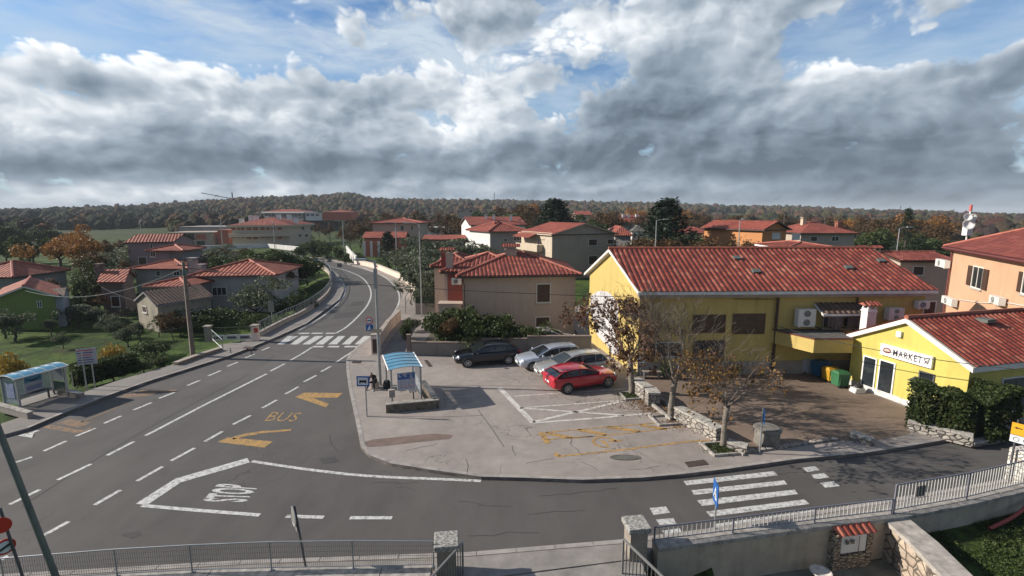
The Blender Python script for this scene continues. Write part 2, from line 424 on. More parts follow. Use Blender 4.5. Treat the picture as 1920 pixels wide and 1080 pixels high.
def f_paint(t, b):   # worn road paint
    p = gpos(t)
    w = t.rng(t.noise(p, 7, 7, .75), .36, .54)
    c = t.mix(w, (.17, .165, .16), (.56, .55, .53))
    t.put(b.inputs['Base Color'], c); b.inputs['Roughness'].default_value = .7
def f_paint_worn(t, b):
    p = gpos(t)
    w = t.rng(t.noise(p, 5, 7, .8), .36, .58)
    c = t.mix(w, (.30, .27, .25), (.60, .57, .54))
    t.put(b.inputs['Base Color'], c); b.inputs['Roughness'].default_value = .8
def f_yellow_worn(t, b):
    p = gpos(t)
    w = t.rng(t.noise(p, 6, 7, .8), .38, .62)
    c = t.mix(w, (.16, .12, .085), (.52, .285, .055))
    t.put(b.inputs['Base Color'], c); b.inputs['Roughness'].default_value = .8
def f_yellow_faded(t, b):
    p = gpos(t)
    w = t.rng(t.noise(p, 5, 7, .75), .40, .62)
    c = t.mix(w, (.085, .075, .07), (.28, .15, .06))
    t.put(b.inputs['Base Color'], c); b.inputs['Roughness'].default_value = .8
ASPH = mat_custom('asphalt', f_asphalt); CONC = mat_custom('lot_concrete', f_concrete); PAVE = mat_custom('pavement', f_pavement)
PAVERS = mat_custom('square_pavers', f_pavers); GRASS = mat_custom('grass', f_grass)
PAINT = mat_custom('white_road_paint', f_paint); PAINTW = mat_custom('worn_lot_paint', f_paint_worn)
YPAINT = mat_custom('orange_road_paint', f_yellow_worn); YFADE = mat_custom('faded_orange_paint', f_yellow_faded)
KERB = mat('kerb_stone', (.30, .27, .25), .85, .25, 2.5, bump=.01, bsc=25)
T_RED = ((.13, .022, .015), (.235, .040, .024), (.31, .068, .040), (.48, .20, .13))
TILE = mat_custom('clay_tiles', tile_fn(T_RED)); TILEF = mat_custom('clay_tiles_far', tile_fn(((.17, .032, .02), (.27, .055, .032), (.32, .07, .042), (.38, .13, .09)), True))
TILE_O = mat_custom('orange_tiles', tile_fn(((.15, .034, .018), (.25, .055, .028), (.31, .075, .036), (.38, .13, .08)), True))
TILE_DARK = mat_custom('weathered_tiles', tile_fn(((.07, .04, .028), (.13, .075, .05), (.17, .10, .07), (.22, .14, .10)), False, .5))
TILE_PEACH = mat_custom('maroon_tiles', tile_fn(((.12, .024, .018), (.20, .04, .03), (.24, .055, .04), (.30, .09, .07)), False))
STONE = mat_custom('rubble_stone', stone_fn((.42, .38, .33), (.24, .21, .19), (.06, .052, .046)))
STONE_W = mat_custom('warm_stone', stone_fn((.52, .42, .32), (.34, .26, .20), (.10, .08, .065), 3.2, 1.2))
STONE_S = mat_custom('cut_stone', stone_fn((.42, .34, .25), (.28, .22, .17), (.05, .042, .036), 5.5, 2.2))
CAP = mat('lichen_coping', (.30, .275, .25), .9, .45, 5.0, bump=.015, bsc=18)
GLASS = mat('window_glass', (.02, .025, .03), .08, .3, .8, spec=.8)
GLASS_CAR = mat('car_glass', (.015, .018, .02), .06, 0, spec=.9)
STEEL = mat('galvanised_steel', (.34, .35, .36), .45, .12, 2, metal=.55)
STEEL_D = mat('dark_steel', (.10, .10, .11), .5, .2, 2, metal=.4)
WHITE = mat('white_paint', (.72, .71, .69), .5, .05)
BROWN = mat('brown_shutter', (.06, .03, .018), .6, .15, 3)
BLACK = mat('black_rubber', (.018, .018, .018), .7, 0)
BARK = mat('grey_bark', (.17, .145, .12), .9, .35, 6, bump=.02, bsc=12)
BARKD = mat('dark_bark', (.06, .048, .038), .95, .3, 5)
WOODP = mat('pole_wood', (.16, .13, .105), .85, .25, 2)
def make_text(txt, spacing=1.0, thin=0.0):
    c = bpy.data.curves.new('txt', 'FONT'); c.body = txt; c.size = 1.0; c.space_character = spacing; c.resolution_u = 3
    c.offset = thin
    o = bpy.data.objects.new('txt', c); COL.objects.link(o)
    dg = bpy.context.evaluated_depsgraph_get(); me = bpy.data.meshes.new_from_object(o.evaluated_get(dg))
    vs = [tuple(v.co) for v in me.vertices]; fs = [tuple(p.vertices) for p in me.polygons]
    bpy.data.objects.remove(o); bpy.data.curves.remove(c); bpy.data.meshes.remove(me)
    return vs, fs
def text_quad(mb, txt, p00, p10, p01, p11, lift=(0, 0, 0), spacing=1.0, thin=0.0):
    vs, fs = make_text(txt, spacing, thin)
    if not vs: return
    x0 = min(v[0] for v in vs); x1 = max(v[0] for v in vs); y0 = min(v[1] for v in vs); y1 = max(v[1] for v in vs)
    p00, p10, p01, p11, lift = map(Vector, (p00, p10, p01, p11, lift)); b = len(mb.v)
    for v in vs:
        s = (v[0] - x0) / (x1 - x0); q = (v[1] - y0) / (y1 - y0)
        mb.vert((p00 * (1 - s) + p10 * s) * (1 - q) + (p01 * (1 - s) + p11 * s) * q + lift)
    for f in fs: mb.face([b + i for i in f])
# ================================================================ TERRAIN, ROADS, SLABS
def lerp_tab(tab, x):
    if x <= tab[0][0]: return tab[0][1]
    for (a, b), (c, d) in zip(tab, tab[1:]):
        if x <= c: return b + (d - b) * (x - a) / (c - a)
    return tab[-1][1]
def ss(a, b, x):
    q = max(0.0, min(1.0, (x - a) / (b - a))); return q * q * (3 - 2 * q)
LK = PW([(600, 497), (620, 505), (635, 516), (643, 530), (645, 545), (637, 563), (612, 582), (575, 609), (525, 632), (475, 653), (425, 672), (350, 696), (275, 720), (200, 747), (125, 777), (55, 807), (0, 822)])
LO = PW([(596, 499), (617, 508), (622, 523), (622, 540), (615, 557), (593, 578), (560, 598), (540, 606), (487, 635), (475, 638), (410, 650), (412, 662), (325, 687), (225, 716), (150, 742), (98, 733), (34, 756), (50, 783), (0, 800)])
RK = PW([(577, 485), (627, 490), (677, 502), (710, 513), (735, 527), (750, 543), (754, 557), (748, 573), (735, 594), (717, 614), (695, 634), (672, 651), (657, 665), (649, 678), (650, 700), (655, 735), (662, 768), (671, 810), (677, 842), (695, 860), (735, 875), (810, 887), (902, 900), (982, 902), (1090, 906), (1200, 902), (1270, 896), (1365, 885), (1490, 867), (1620, 855), (1715, 840), (1815, 822), (1897, 802)])
RW = PW([(577, 481), (620, 486), (666, 496), (703, 504), (727, 515), (757, 528), (773, 543), (775, 562), (766, 585), (750, 600), (708, 664)])
RW[0] = V3(RW[0].x, RW[0].y)
NEARW = [(-60, 9.0), (-14, 9.7), (-11.8, 9.96), (-9.2, 10.28), (-7.7, 10.4), (-2.2, 10.6), (-1.35, 10.7), (3.4, 11.55), (3.8, 11.65), (11.1, 12.95), (16.5, 14.4), (24, 15.9), (60, 24)]
NK = [(-14, 10.6), (-7, 11.2), (-1.2, 11.5), (3.0, 12.0), (5.5, 12.45), (11, 13.7), (16.5, 15.0), (24, 16.6), (40, 20.6)]
lo_tab = sorted((p.y, p.x) for p in LO if p.y > 17)
CREST = [(-300, 390), (0, 392), (100, 390), (200, 387), (300, 382), (400, 376), (480, 371), (560, 368), (620, 366), (660, 361), (700, 371), (780, 374), (900, 375), (1000, 376), (1150, 379), (1300, 383), (1500, 388), (1600, 392), (1700, 394), (1800, 398), (1920, 403), (2300, 405)]
def crest_z(x, y, r, th=8.0):
    px = 960 + 900 * x / max(y, 1e-3) if y > 0 else (-300 if x < 0 else 2300)
    px = max(-300, min(2300, px))
    py = lerp_tab(CREST, px); az = math.atan((px - 960) / 900)
    return max(-6, ZH(900 * cos(az), py) - th)
def H(x, y):
    r = math.hypot(x, y); z = -0.06
    # garden valley left of the road
    if 16 < y < 84:
        d = lerp_tab(lo_tab, y) - x
        if d > 0.2: z -= 1.3 * ss(0.3, 5.0, d) * (1 - ss(62, 84, y)) * ss(15, 17, y)
    elif y <= 16 and x < -24: z -= 1.3 * ss(-24, -29, x) * 0.4
    # yard below the near retaining wall
    wl = lerp_tab(NEARW, x)
    if y < wl + 0.15 and x > -14:
        z = -0.88 if x < 11.4 else -0.32
    if r > 180:
        hz = crest_z(x, y, 900)
        z += hz * ss(200, 900, r) * (1 - 0.5 * ss(950, 1800, r))
        z += 1.2 * noise.noise(Vector((x / 90, y / 90, 0))) * ss(180, 400, r)
    elif r > 60:
        z += 0.25 * noise.noise(Vector((x / 25, y / 25, 3))) * ss(60, 110, r) - 0.1 * ss(60, 90, r)
    return z
mb = MB(); NA = 420
radii = [0.5]
while radii[-1] < 5000: radii.append(radii[-1] * (1.045 if radii[-1] > 12 else 1.12))
angs = []
for i in range(NA):
    u = i / NA
    angs.append(-pi + 2 * pi * u)
rings = []
for r in radii: rings.append([mb.vert((r * sin(a), r * cos(a), H(r * sin(a), r * cos(a)))) for a in angs])
c0 = mb.vert((0, 0, -1.3))
for k in range(NA): mb.face((c0, rings[0][(k + 1) % NA], rings[0][k]))
for A, B in zip(rings, rings[1:]):
    for k in range(NA): j = (k + 1) % NA; mb.face((A[k], A[j], B[j], B[k]))
ter = build('terrain', mb, GRASS, smooth=True); tag(ter, kind='structure')
def struct(name, mb, m, smooth=False): return tag(build(name, mb, m, smooth=smooth), kind='structure')
# asphalt
road = [V3(-58, 112), V3(-48, 99)] + LK + [V3(-21.5, 8), V3(-22, -12), V3(-14, -12), V3(-14, 10.6)] + [V3(*p) for p in NK[1:]] + [V3(40, 25.4)] + RK[::-1] + [V3(-48, 108), V3(-58, 120)]
mb = MB(); mb.prism(road, -0.09, 0.0); struct('road', mb, ASPH)
# raised lot, right pavement
lot = RK + [V3(40, 25.4), V3(44, 48), V3(-5.2, 48), V3(-5.2, 40.5)] + RW[::-1]
i0 = RW.index(RW[7])
lot = RK + [V3(40, 25.4), V3(44, 46), V3(-8.2, 46)] + [RW[6], RW[5], RW[4], RW[3], RW[2], RW[1], RW[0]]
mb = MB(); mb.prism(lot, -0.35, 0.12); struct('parking_lot', mb, CONC)
lp = [V3(-60, 104), V3(-50, 95)] if 0 else []
mb = MB(); mb.prism(LK + [V3(-21.5, 8), V3(-26, 8)] + LO[::-1], -0.9, 0.118); struct('pavement', mb, PAVE)
nearpave = [V3(*p) for p in NK] + [V3(40, 19.4), V3(24, 15.9), V3(16.5, 14.4), V3(11.1, 12.95), V3(3.8, 11.65), V3(3.4, 11.3), V3(-1.3, 10.5), V3(-2.2, 10.5), V3(-7.7, 10.3), V3(-9.2, 10.18), V3(-14, 9.6)]
mb = MB(); mb.prism(nearpave, -0.4, 0.115); struct('near_pavement', mb, mat('pale_pavement', (.235, .212, .195), .88, .22, 2.0, bump=.006, bsc=60, stain=.3))
mb = MB()
a = [V3(-1.25, 10.48, .09), V3(3.35, 11.28, .09), V3(3.7, 4, -1.0), V3(-1.6, 4, -1.0)]; mb.poly(a[::-1]); struct('driveway', mb, mat('driveway_concrete', (.27, .245, .225), .9, .3, 2.0, bump=.01, bsc=40))
def strip(mb, pts, w, z0, z1, side=1):
    """a wall or kerb of width w whose face follows pts, thickened to one side"""
    pts = [Vector((p[0], p[1], 0)) for p in pts]; q = []
    for i, p in enumerate(pts):
        d = (pts[min(i + 1, len(pts) - 1)] - pts[max(i - 1, 0)]).normalized(); nn = Vector((-d.y, d.x, 0)) * w * side
        q.append(p + nn)
    zf0 = z0 if callable(z0) else (lambda p: z0); zf1 = z1 if callable(z1) else (lambda p: z1)
    rows = []
    for a, b in zip(pts, q):
        rows.append([mb.vert((a.x, a.y, zf0(a))), mb.vert((a.x, a.y, zf1(a))), mb.vert((b.x, b.y, zf1(b))), mb.vert((b.x, b.y, zf0(b)))])
    for A, B in zip(rows, rows[1:]):
        for i in range(4): j = (i + 1) % 4; mb.face((A[i], A[j], B[j], B[i]) if side > 0 else (A[j], A[i], B[i], B[j]))
    mb.face(rows[0] if side < 0 else rows[0][::-1]); mb.face(rows[-1][::-1] if side < 0 else rows[-1])
def densify(pts, step):
    out = [Vector(pts[0])]
    for a, b in zip(pts, pts[1:]):
        a, b = Vector(a), Vector(b); n = max(1, int((b - a).length / step))
        for i in range(1, n + 1): out.append(a + (b - a) * i / n)
    return out
def smooth_line(pts, it=2):
    pts = [Vector(p) for p in pts]
    for _ in range(it):
        o = [pts[0]]
        for a, b in zip(pts, pts[1:]): o += [a * .75 + b * .25, a * .25 + b * .75]
        o.append(pts[-1]); pts = o
    return pts
mb = MB()
def kerb_blocks(mb, pts, side):
    pts = densify(pts, 0.25); acc = []; L = 0
    d = 0.0; seg = [pts[0]]
    for a, b in zip(pts, pts[1:]):
        seg.append(b); d += (b - a).length
        if d >= 0.95:
            # shorten a hair so the joint reads
            s = list(seg); s[-1] = s[-1] + (s[-2] - s[-1]).normalized() * 0.02
            strip(mb, s, 0.16, -0.05, 0.128, side); seg = [b]; d = 0.0
kerb_blocks(mb, [p for p in RK if p.y < 50], 1)
kerb_blocks(mb, [V3(*p) for p in NK], -1)
kerb_blocks(mb, [p for p in LK if p.y < 60], -1)
struct('kerb', mb, KERB)
# market square paving, lane, garden soil
sq = PW([(1205, 712), (1250, 775), (1310, 812), (1372, 845), (1440, 843), (1565, 826), (1640, 826), (1705, 814), (1712, 775)], .12) + [V3(18.6, 19.4), V3(17.7, 24.0), V3(17.6, 26.2), V3(6.9, 25.8)]
mb = MB(); mb.prism(sq, .10, .126); struct('square_paving', mb, PAVERS)
mb = MB(); mb.prism(PW([(712, 666), (772, 668), (803, 632), (820, 590), (782, 586), (757, 600)], .12), .10, .125)
struct('lane', mb, mat_custom('lane_asphalt', f_pavement))
mb = MB(); mb.prism([V3(-6.3, 29.9), V3(4.9, 30.3), V3(4.9, 36), V3(-6.0, 36)], .10, .130); struct('garden_soil', mb, mat('soil', (.075, .06, .042), .95, .35, 1.5, bump=.03, bsc=9))
# brown old trench repair and darker repair patches in the lot
mb = MB(); mb.prism(PW([(673, 832), (700, 824), (760, 818), (815, 813), (850, 816), (843, 823), (775, 830), (715, 837), (680, 838)], .12), .119, .1245)
struct('trench_repair', mb, mat('trench_asphalt', (.16, .112, .092), .9, .25, 2.5))
mb = MB()
mb.prism(PW([(232, 1000), (262, 996), (266, 1003), (246, 1010), (226, 1004)], 0), -.01, .004)
for q in ([(560, 905), (640, 899), (655, 908), (575, 915)], [(596, 862), (632, 858), (640, 866), (604, 871)], [(930, 985), (1010, 980), (1030, 992), (945, 998)], [(1560, 905), (1660, 888), (1700, 898), (1600, 917)]): pass
for q in ([(598, 860), (628, 857), (636, 866), (606, 870)], [(662, 566), (684, 564), (680, 572), (655, 575)], [(629, 588), (676, 583), (668, 594), (622, 598)]): mb.prism(PW(q, 0), -.01, .004)
struct('road_patch', mb, mat('patch_asphalt', (.05, .046, .045), .85, .2, 3))
# ---------------------------------------------------------------- markings
Z0, Z1 = 0.005, 0.1255
mb = MB()
dashes = [((460, 671), (477, 664)), ((426, 687), (446, 679)), ((390, 705), (414, 695)), ((351, 723), (375, 713)), ((298, 747), (327, 736)), ((250, 769), (284, 755)),
 ((195, 794), (227, 780)), ((142, 818), (179, 803)), ((82, 846), (124, 827)), ((20, 870), (60, 857)), ((18, 946), (75, 918)), ((-18, 1058), (15, 1043)), ((491, 657), (505, 651)),
 ((507, 696), (534, 682)), ((201, 854), (251, 828)), ((108, 900), (171, 870)), ((71, 1010), (129, 978)),
 ((602, 697), (620, 687)), ((570, 716), (593, 704)), ((535, 739), (560, 725)), ((492, 765), (519, 750)), ((437, 796), (470, 779)), ((384, 828), (417, 809)),
 ((321, 864), (365, 840)), ((257, 902), (305, 875)), ((177, 947), (226, 919)), ((536, 968), (607, 970)), ((656, 971), (735, 971))]
for a, b in dashes: mb.ribbon([P(*a), P(*b)], .15, Z0)
for ln, w in (([(273, 817), (380, 761), (500, 701)], .16), ([(544, 676), (567, 663), (585, 651)], .15), ([(629, 680), (672, 652)], .15)): mb.ribbon(PW(ln), w, Z0)
for a, b in (((586, 650), (607, 650)), ((615, 650), (636, 650)), ((646, 650), (672, 650)), ((558, 625), (580, 625)), ((584, 625), (605, 625)), ((611, 625), (629, 625))): mb.ribbon([P(*a), P(*b)], .34, Z0)
mb.ribbon(smooth_line(PW([(629, 625), (650, 614), (675, 590), (690, 572), (697, 553), (693, 537), (680, 520), (653, 508), (623, 501), (600, 496), (575, 492)])), .17, Z0)
mb.ribbon(smooth_line(PW([(717, 612), (733, 595), (745, 577), (750, 560), (747, 546), (737, 532), (722, 520), (705, 512), (672, 501), (625, 491)])), .17, Z0)
mb.ribbon(smooth_line(PW([(560, 619), (590, 603), (618, 584), (638, 565), (647, 550), (647, 540), (643, 528), (633, 515), (615, 503)])), .15, Z0)
def zq(s, z=Z0, ox=400, oy=560, k=4.0): return [P(ox + a / k, oy + b / k, z) for a, b in s]
for s in ((478, 525, 560, 635), (572, 630, 665, 722), (668, 725, 765, 825), (765, 825, 850, 905), (862, 925, 940, 990), (963, 1023, 1035, 1088), (1058, 1118, 1130, 1185)):
    mb.poly(zq([(s[0], 343), (s[1], 343), (s[3], 280), (s[2], 280)]))
for s in (((565, 368), (1245, 293), (1272, 325), (590, 400)), ((625, 437), (1320, 362), (1345, 392), (645, 472)), ((668, 512), (1400, 432), (1425, 465), (705, 555)), ((735, 597), (1475, 505), (1510, 540), (770, 635)),
          ((800, 690), (1565, 580), (1600, 615), (820, 725)), ((312, 570), (435, 558), (465, 605), (340, 622)), ((360, 655), (490, 645), (515, 690), (385, 697)), ((405, 740), (540, 722), (555, 760), (430, 775)),
          ((1450, 268), (1550, 257), (1590, 285), (1495, 300)), ((1525, 320), (1620, 308), (1660, 340), (1550, 355)), ((1590, 382), (1695, 368), (1740, 405), (1630, 418))):
    mb.poly(zq(list(s)[::-1], ox=1140, oy=810))
a, b, c = P(265, 946), P(334, 901), P(466, 863)
mb.ribbon([a, b, c], .42, Z0)
mb.ribbon(smooth_line(PW([(472, 865), (585, 882), (697, 894), (840, 899), (902, 902)])), .15, Z0 + .001)
mb.ribbon(PW([(266, 948), (370, 957), (487, 966)]), .15, Z0 + .001)
text_quad(mb, 'STOP', P(462, 941, Z0), P(486, 912, Z0), P(378, 940, Z0), P(408, 906, Z0), spacing=1.05, thin=.028)
mb.ribbon(PW([(40, 815), (62, 819), (58, 812), (72, 807)]), .22, Z0)
struct('road_marking', mb, PAINT)
mb = MB()
def zz(s): return zq(s, Z0)
mb.poly(zz([(615, 738), (680, 705), (975, 708), (930, 742), (742, 742), (868, 790), (845, 815), (640, 745)][::-1]))
text_quad(mb, 'BUS', P(496, 789, Z0), P(552, 790, Z0), P(511, 772, Z0), P(568, 774, Z0), thin=-.01)
mb.poly(zq([(190, 75), (270, 40), (605, 70), (545, 117)][::-1], Z0, 360, 810)); mb.ribbon([P(436, 822), P(462, 815), P(483, 812)], .28, Z0); mb.ribbon([P(483, 811), P(512, 809), P(546, 806)], .2, Z0)
struct('bus_bay_marking', mb, YPAINT)
mb = MB()
mb.ribbon([P(86, 799), P(150, 810), P(172, 803)], .3, Z0); mb.ribbon([P(118, 790), P(160, 797)], .5, Z0); mb.ribbon([P(152, 792), P(222, 763)], .1, Z0)
mb.ribbon([P(228, 743), P(290, 738)], .55, Z0); mb.ribbon([P(262, 733), P(330, 733)], .3, Z0)
text_quad(mb, 'BUS', P(196, 763, Z0), P(240, 758, Z0), P(204, 755, Z0), P(246, 752, Z0), thin=-.01)
struct('faded_bay_marking', mb, YFADE)
mb = MB()
for ln, w in (([(936, 727), (1000, 793)], .26), ([(1000, 793), (1120, 784), (1240, 773)], .14), ([(975, 765), (1170, 779)], .15), ([(1000, 791), (1185, 748)], .17), ([(965, 743), (1175, 729)], .10), ([(975, 765), (1180, 750)], .10)):
    mb.ribbon(PW(ln, .12), w, Z1)
struct('parking_marking', mb, PAINTW)
mb = MB()
for ln, w in (([(1014, 811), (1028, 831)], .24), ([(1028, 824), (1112, 818)], .07), ([(1022, 811), (1230, 793)], .07), ([(1072, 831), (1180, 817), (1330, 806), ] if 0 else [(1070, 822), (1180, 812), (1280, 800)], .07),
              ([(1023, 812), (1072, 821)], .24), ([(1083, 806), (1137, 815)], .24), ([(1138, 801), (1200, 809)], .24), ([(1200, 797), (1250, 805)], .24),
              ([(1041, 850), (1048, 856)], .2), ([(1047, 856), (1180, 842), (1280, 829), (1332, 825)], .10)):
    mb.ribbon(PW(ln, .12), w, Z1)
cx = P(1134, 829, Z1); pts = [(cx.x + .45 * cos(k), cx.y + .42 * sin(k)) for k in [2 * pi * i / 14 for i in range(12)]]
mb.ribbon(pts, .11, Z1); mb.ribbon(PW([(1128, 826), (1140, 835)], .12), .12, Z1); mb.ribbon(PW([(1140, 828), (1167, 826)], .12), .11, Z1)
struct('reserved_bay_marking', mb, YPAINT)
# metal covers
IRON = mat('cast_iron', (.085, .06, .05), .7, .3, 9, metal=.3)
def cover(name, label, quad, z):
    q = PW(quad, z); c = sum(q, Vector()) / len(q); mb = MB(); mb.prism(q, z - .02, z + .012)
    a, b, d, e = q[0], q[1], q[2], q[-1]
    for k in range(1, 6):
        s = k / 6; mb.beam(a.lerp(b, s) + V3(0, 0, .013), e.lerp(d, s) + V3(0, 0, .013), .03, .01)
    o = build(name, mb, IRON, loc=(c.x, c.y, z)); tag(o, label, 'drain cover'); return o
cover('drain_grate', 'square rusty drain grate at the rounded lot edge below the wheelchair bay', [(1283, 867), (1320, 862), (1329, 871), (1291, 876)], .122)
cover('drain_grate', 'small grate in the pavement beside the lamp post with signs', [(659, 681), (662, 677), (679, 677), (675, 681)], .122)
cover('drain_grate', 'narrow rusty grate on the lot near the concrete garden wall', [(795, 676), (801, 675), (811, 687), (804, 688)], .122)
cover('drain_grate', 'dark grate in the apron before the white driveway gate', [(455, 653), (460, 650), (478, 651), (472, 655)], .12)
mb = MB(); c = P(1172, 858, .122); mb.at = Matrix.Translation(c) @ Matrix.Diagonal((1.15, .42, 1, 1)); mb.lathe([(.5, 0), (.5, .012), (.44, .012), (.44, .006), (.4, .006), (.4, .012), (0.01, .012)], (0, 0, 0), 28)
tag(build('manhole_cover', mb, mat('old_manhole', (.12, .11, .095), .8, .3, 6), loc=c), 'oval worn cover set in the lot near the disabled bay', 'manhole cover')

# cracks and lane seams: thin dark lines that run where the surfacing joins
SEAM = mat('bitumen_seam', (.028, .026, .026), .8, .2)
mb = MB(); rr = random.Random(31)
for ln in ([(628, 520), (634, 535), (636, 555), (628, 575), (612, 592), (585, 612)], [(610, 524), (646, 524)], [(606, 534), (650, 533)], [(598, 546), (648, 545)], [(700, 545), (740, 544)], [(585, 556), (655, 557)], [(470, 700), (380, 748), (300, 790), (180, 860), (40, 950)], [(650, 560), (655, 575), (640, 592)]):
    mb.ribbon(smooth_line(PW(ln)), .035, .0035)
def crack(px, py, dx, dy, n, z, w=.018):
    pts = []; x, y = px, py
    for _ in range(n): pts.append(P(x, y, z)); x += dx + rr.gauss(0, 3.5); y += dy + rr.gauss(0, 1.5)
    mb.ribbon(pts, w, z)
for a in ((700, 905, 12, -1, 9), (860, 940, 14, 1, 8), (1010, 930, 15, -1.5, 10), (470, 880, -7, 4, 7), (990, 965, 16, -2, 8), (620, 815, 4, 6, 6), (1420, 905, 12, -3, 7), (430, 745, -9, 3, 6), (880, 1005, 16, -1, 9), (330, 915, -10, 3, 6)): crack(*a, .0035)
struct('road_seam', mb, SEAM)
mb = MB()
mb.ribbon(PW([(896, 768), (921, 802), (945, 838)], .12), .03, .1245); mb.ribbon(PW([(800, 722), (880, 723), (1015, 724)], .12), .03, .1245); mb.ribbon(PW([(690, 780), (824, 782), (905, 779)], .12), .03, .1245); mb.ribbon(PW([(832, 735), (836, 765)], .12), .02, .1245)  # joints in the lot, plus a long dark line level with the shelter
for i in range(5): mb.ribbon(PW([(830 + i * 2, 727 + i * 7), (880 + i * 2, 725 + i * 7)], .12), .025, .1245)
for a in ((875, 900, 1, -9, 6), (1070, 822, 5, 5, 7), (960, 835, 4, 5, 5), (700, 855, 9, 3, 7), (1180, 880, 10, -2, 6), (990, 870, 9, -2, 8), (760, 845, 12, -2, 6), (880, 690, 10, 1, 7), (940, 705, 9, 2, 7), (1090, 865, 8, 3, 5)): crack(*a, .1245, .022)
struct('lot_joint_and_line', mb, mat('lot_line_dark', (.085, .072, .065), .9, .2))
# ================================================================ BUILDINGS
def tile_sheet(mb, poly, period=.30, amp=.06, seg=6, row=.38):
    p0, p1 = poly[0], poly[1]; u = (p1 - p0).normalized()
    nrm = Vector((0, 0, 0))
    for i in range(len(poly)): nrm += poly[i].cross(poly[(i + 1) % len(poly)])
    nrm.normalize()
    if nrm.z < 0: nrm = -nrm
    v = nrm.cross(u).normalized()
    q = [((p - p0).dot(u), (p - p0).dot(v)) for p in poly]
    if max(b for a, b in q) < 0.01: v = -v; q = [(a, -b) for a, b in q]
    umin, umax = min(a for a, b in q), max(a for a, b in q)
    if seg == 0:
        mb.poly([p + nrm * .02 for p in poly], [(a / period, b / row) for a, b in q]); return
    def span(x):
        vs = []
        for i in range(len(q)):
            (a, b), (c, d) = q[i], q[(i + 1) % len(q)]
            if (a - x) * (c - x) <= 0 and abs(a - c) > 1e-9: vs.append(b + (d - b) * (x - a) / (c - a))
        return (min(vs), max(vs)) if vs else (0, 0)
    n = max(2, int((umax - umin) / period * seg)); K = 6; prev = None
    for i in range(n + 1):
        x = umin + (umax - umin) * min(max(i / n, 1e-4), 1 - 1e-4)
        a, b = span(x); h = amp * abs(cos(pi * x / period)) ** .8
        col = []
        for k in range(K + 1):
            y = a + (b - a) * k / K
            col.append((mb.vert(p0 + u * x + v * y + nrm * (h + .012)), (x / period, y / row)))
        if prev:
            for k in range(K):
                A, B, C2, D2 = prev[k], col[k], col[k + 1], prev[k + 1]
                mb.face((A[0], B[0], C2[0], D2[0]), [A[1], B[1], C2[1], D2[1]])
        prev = col
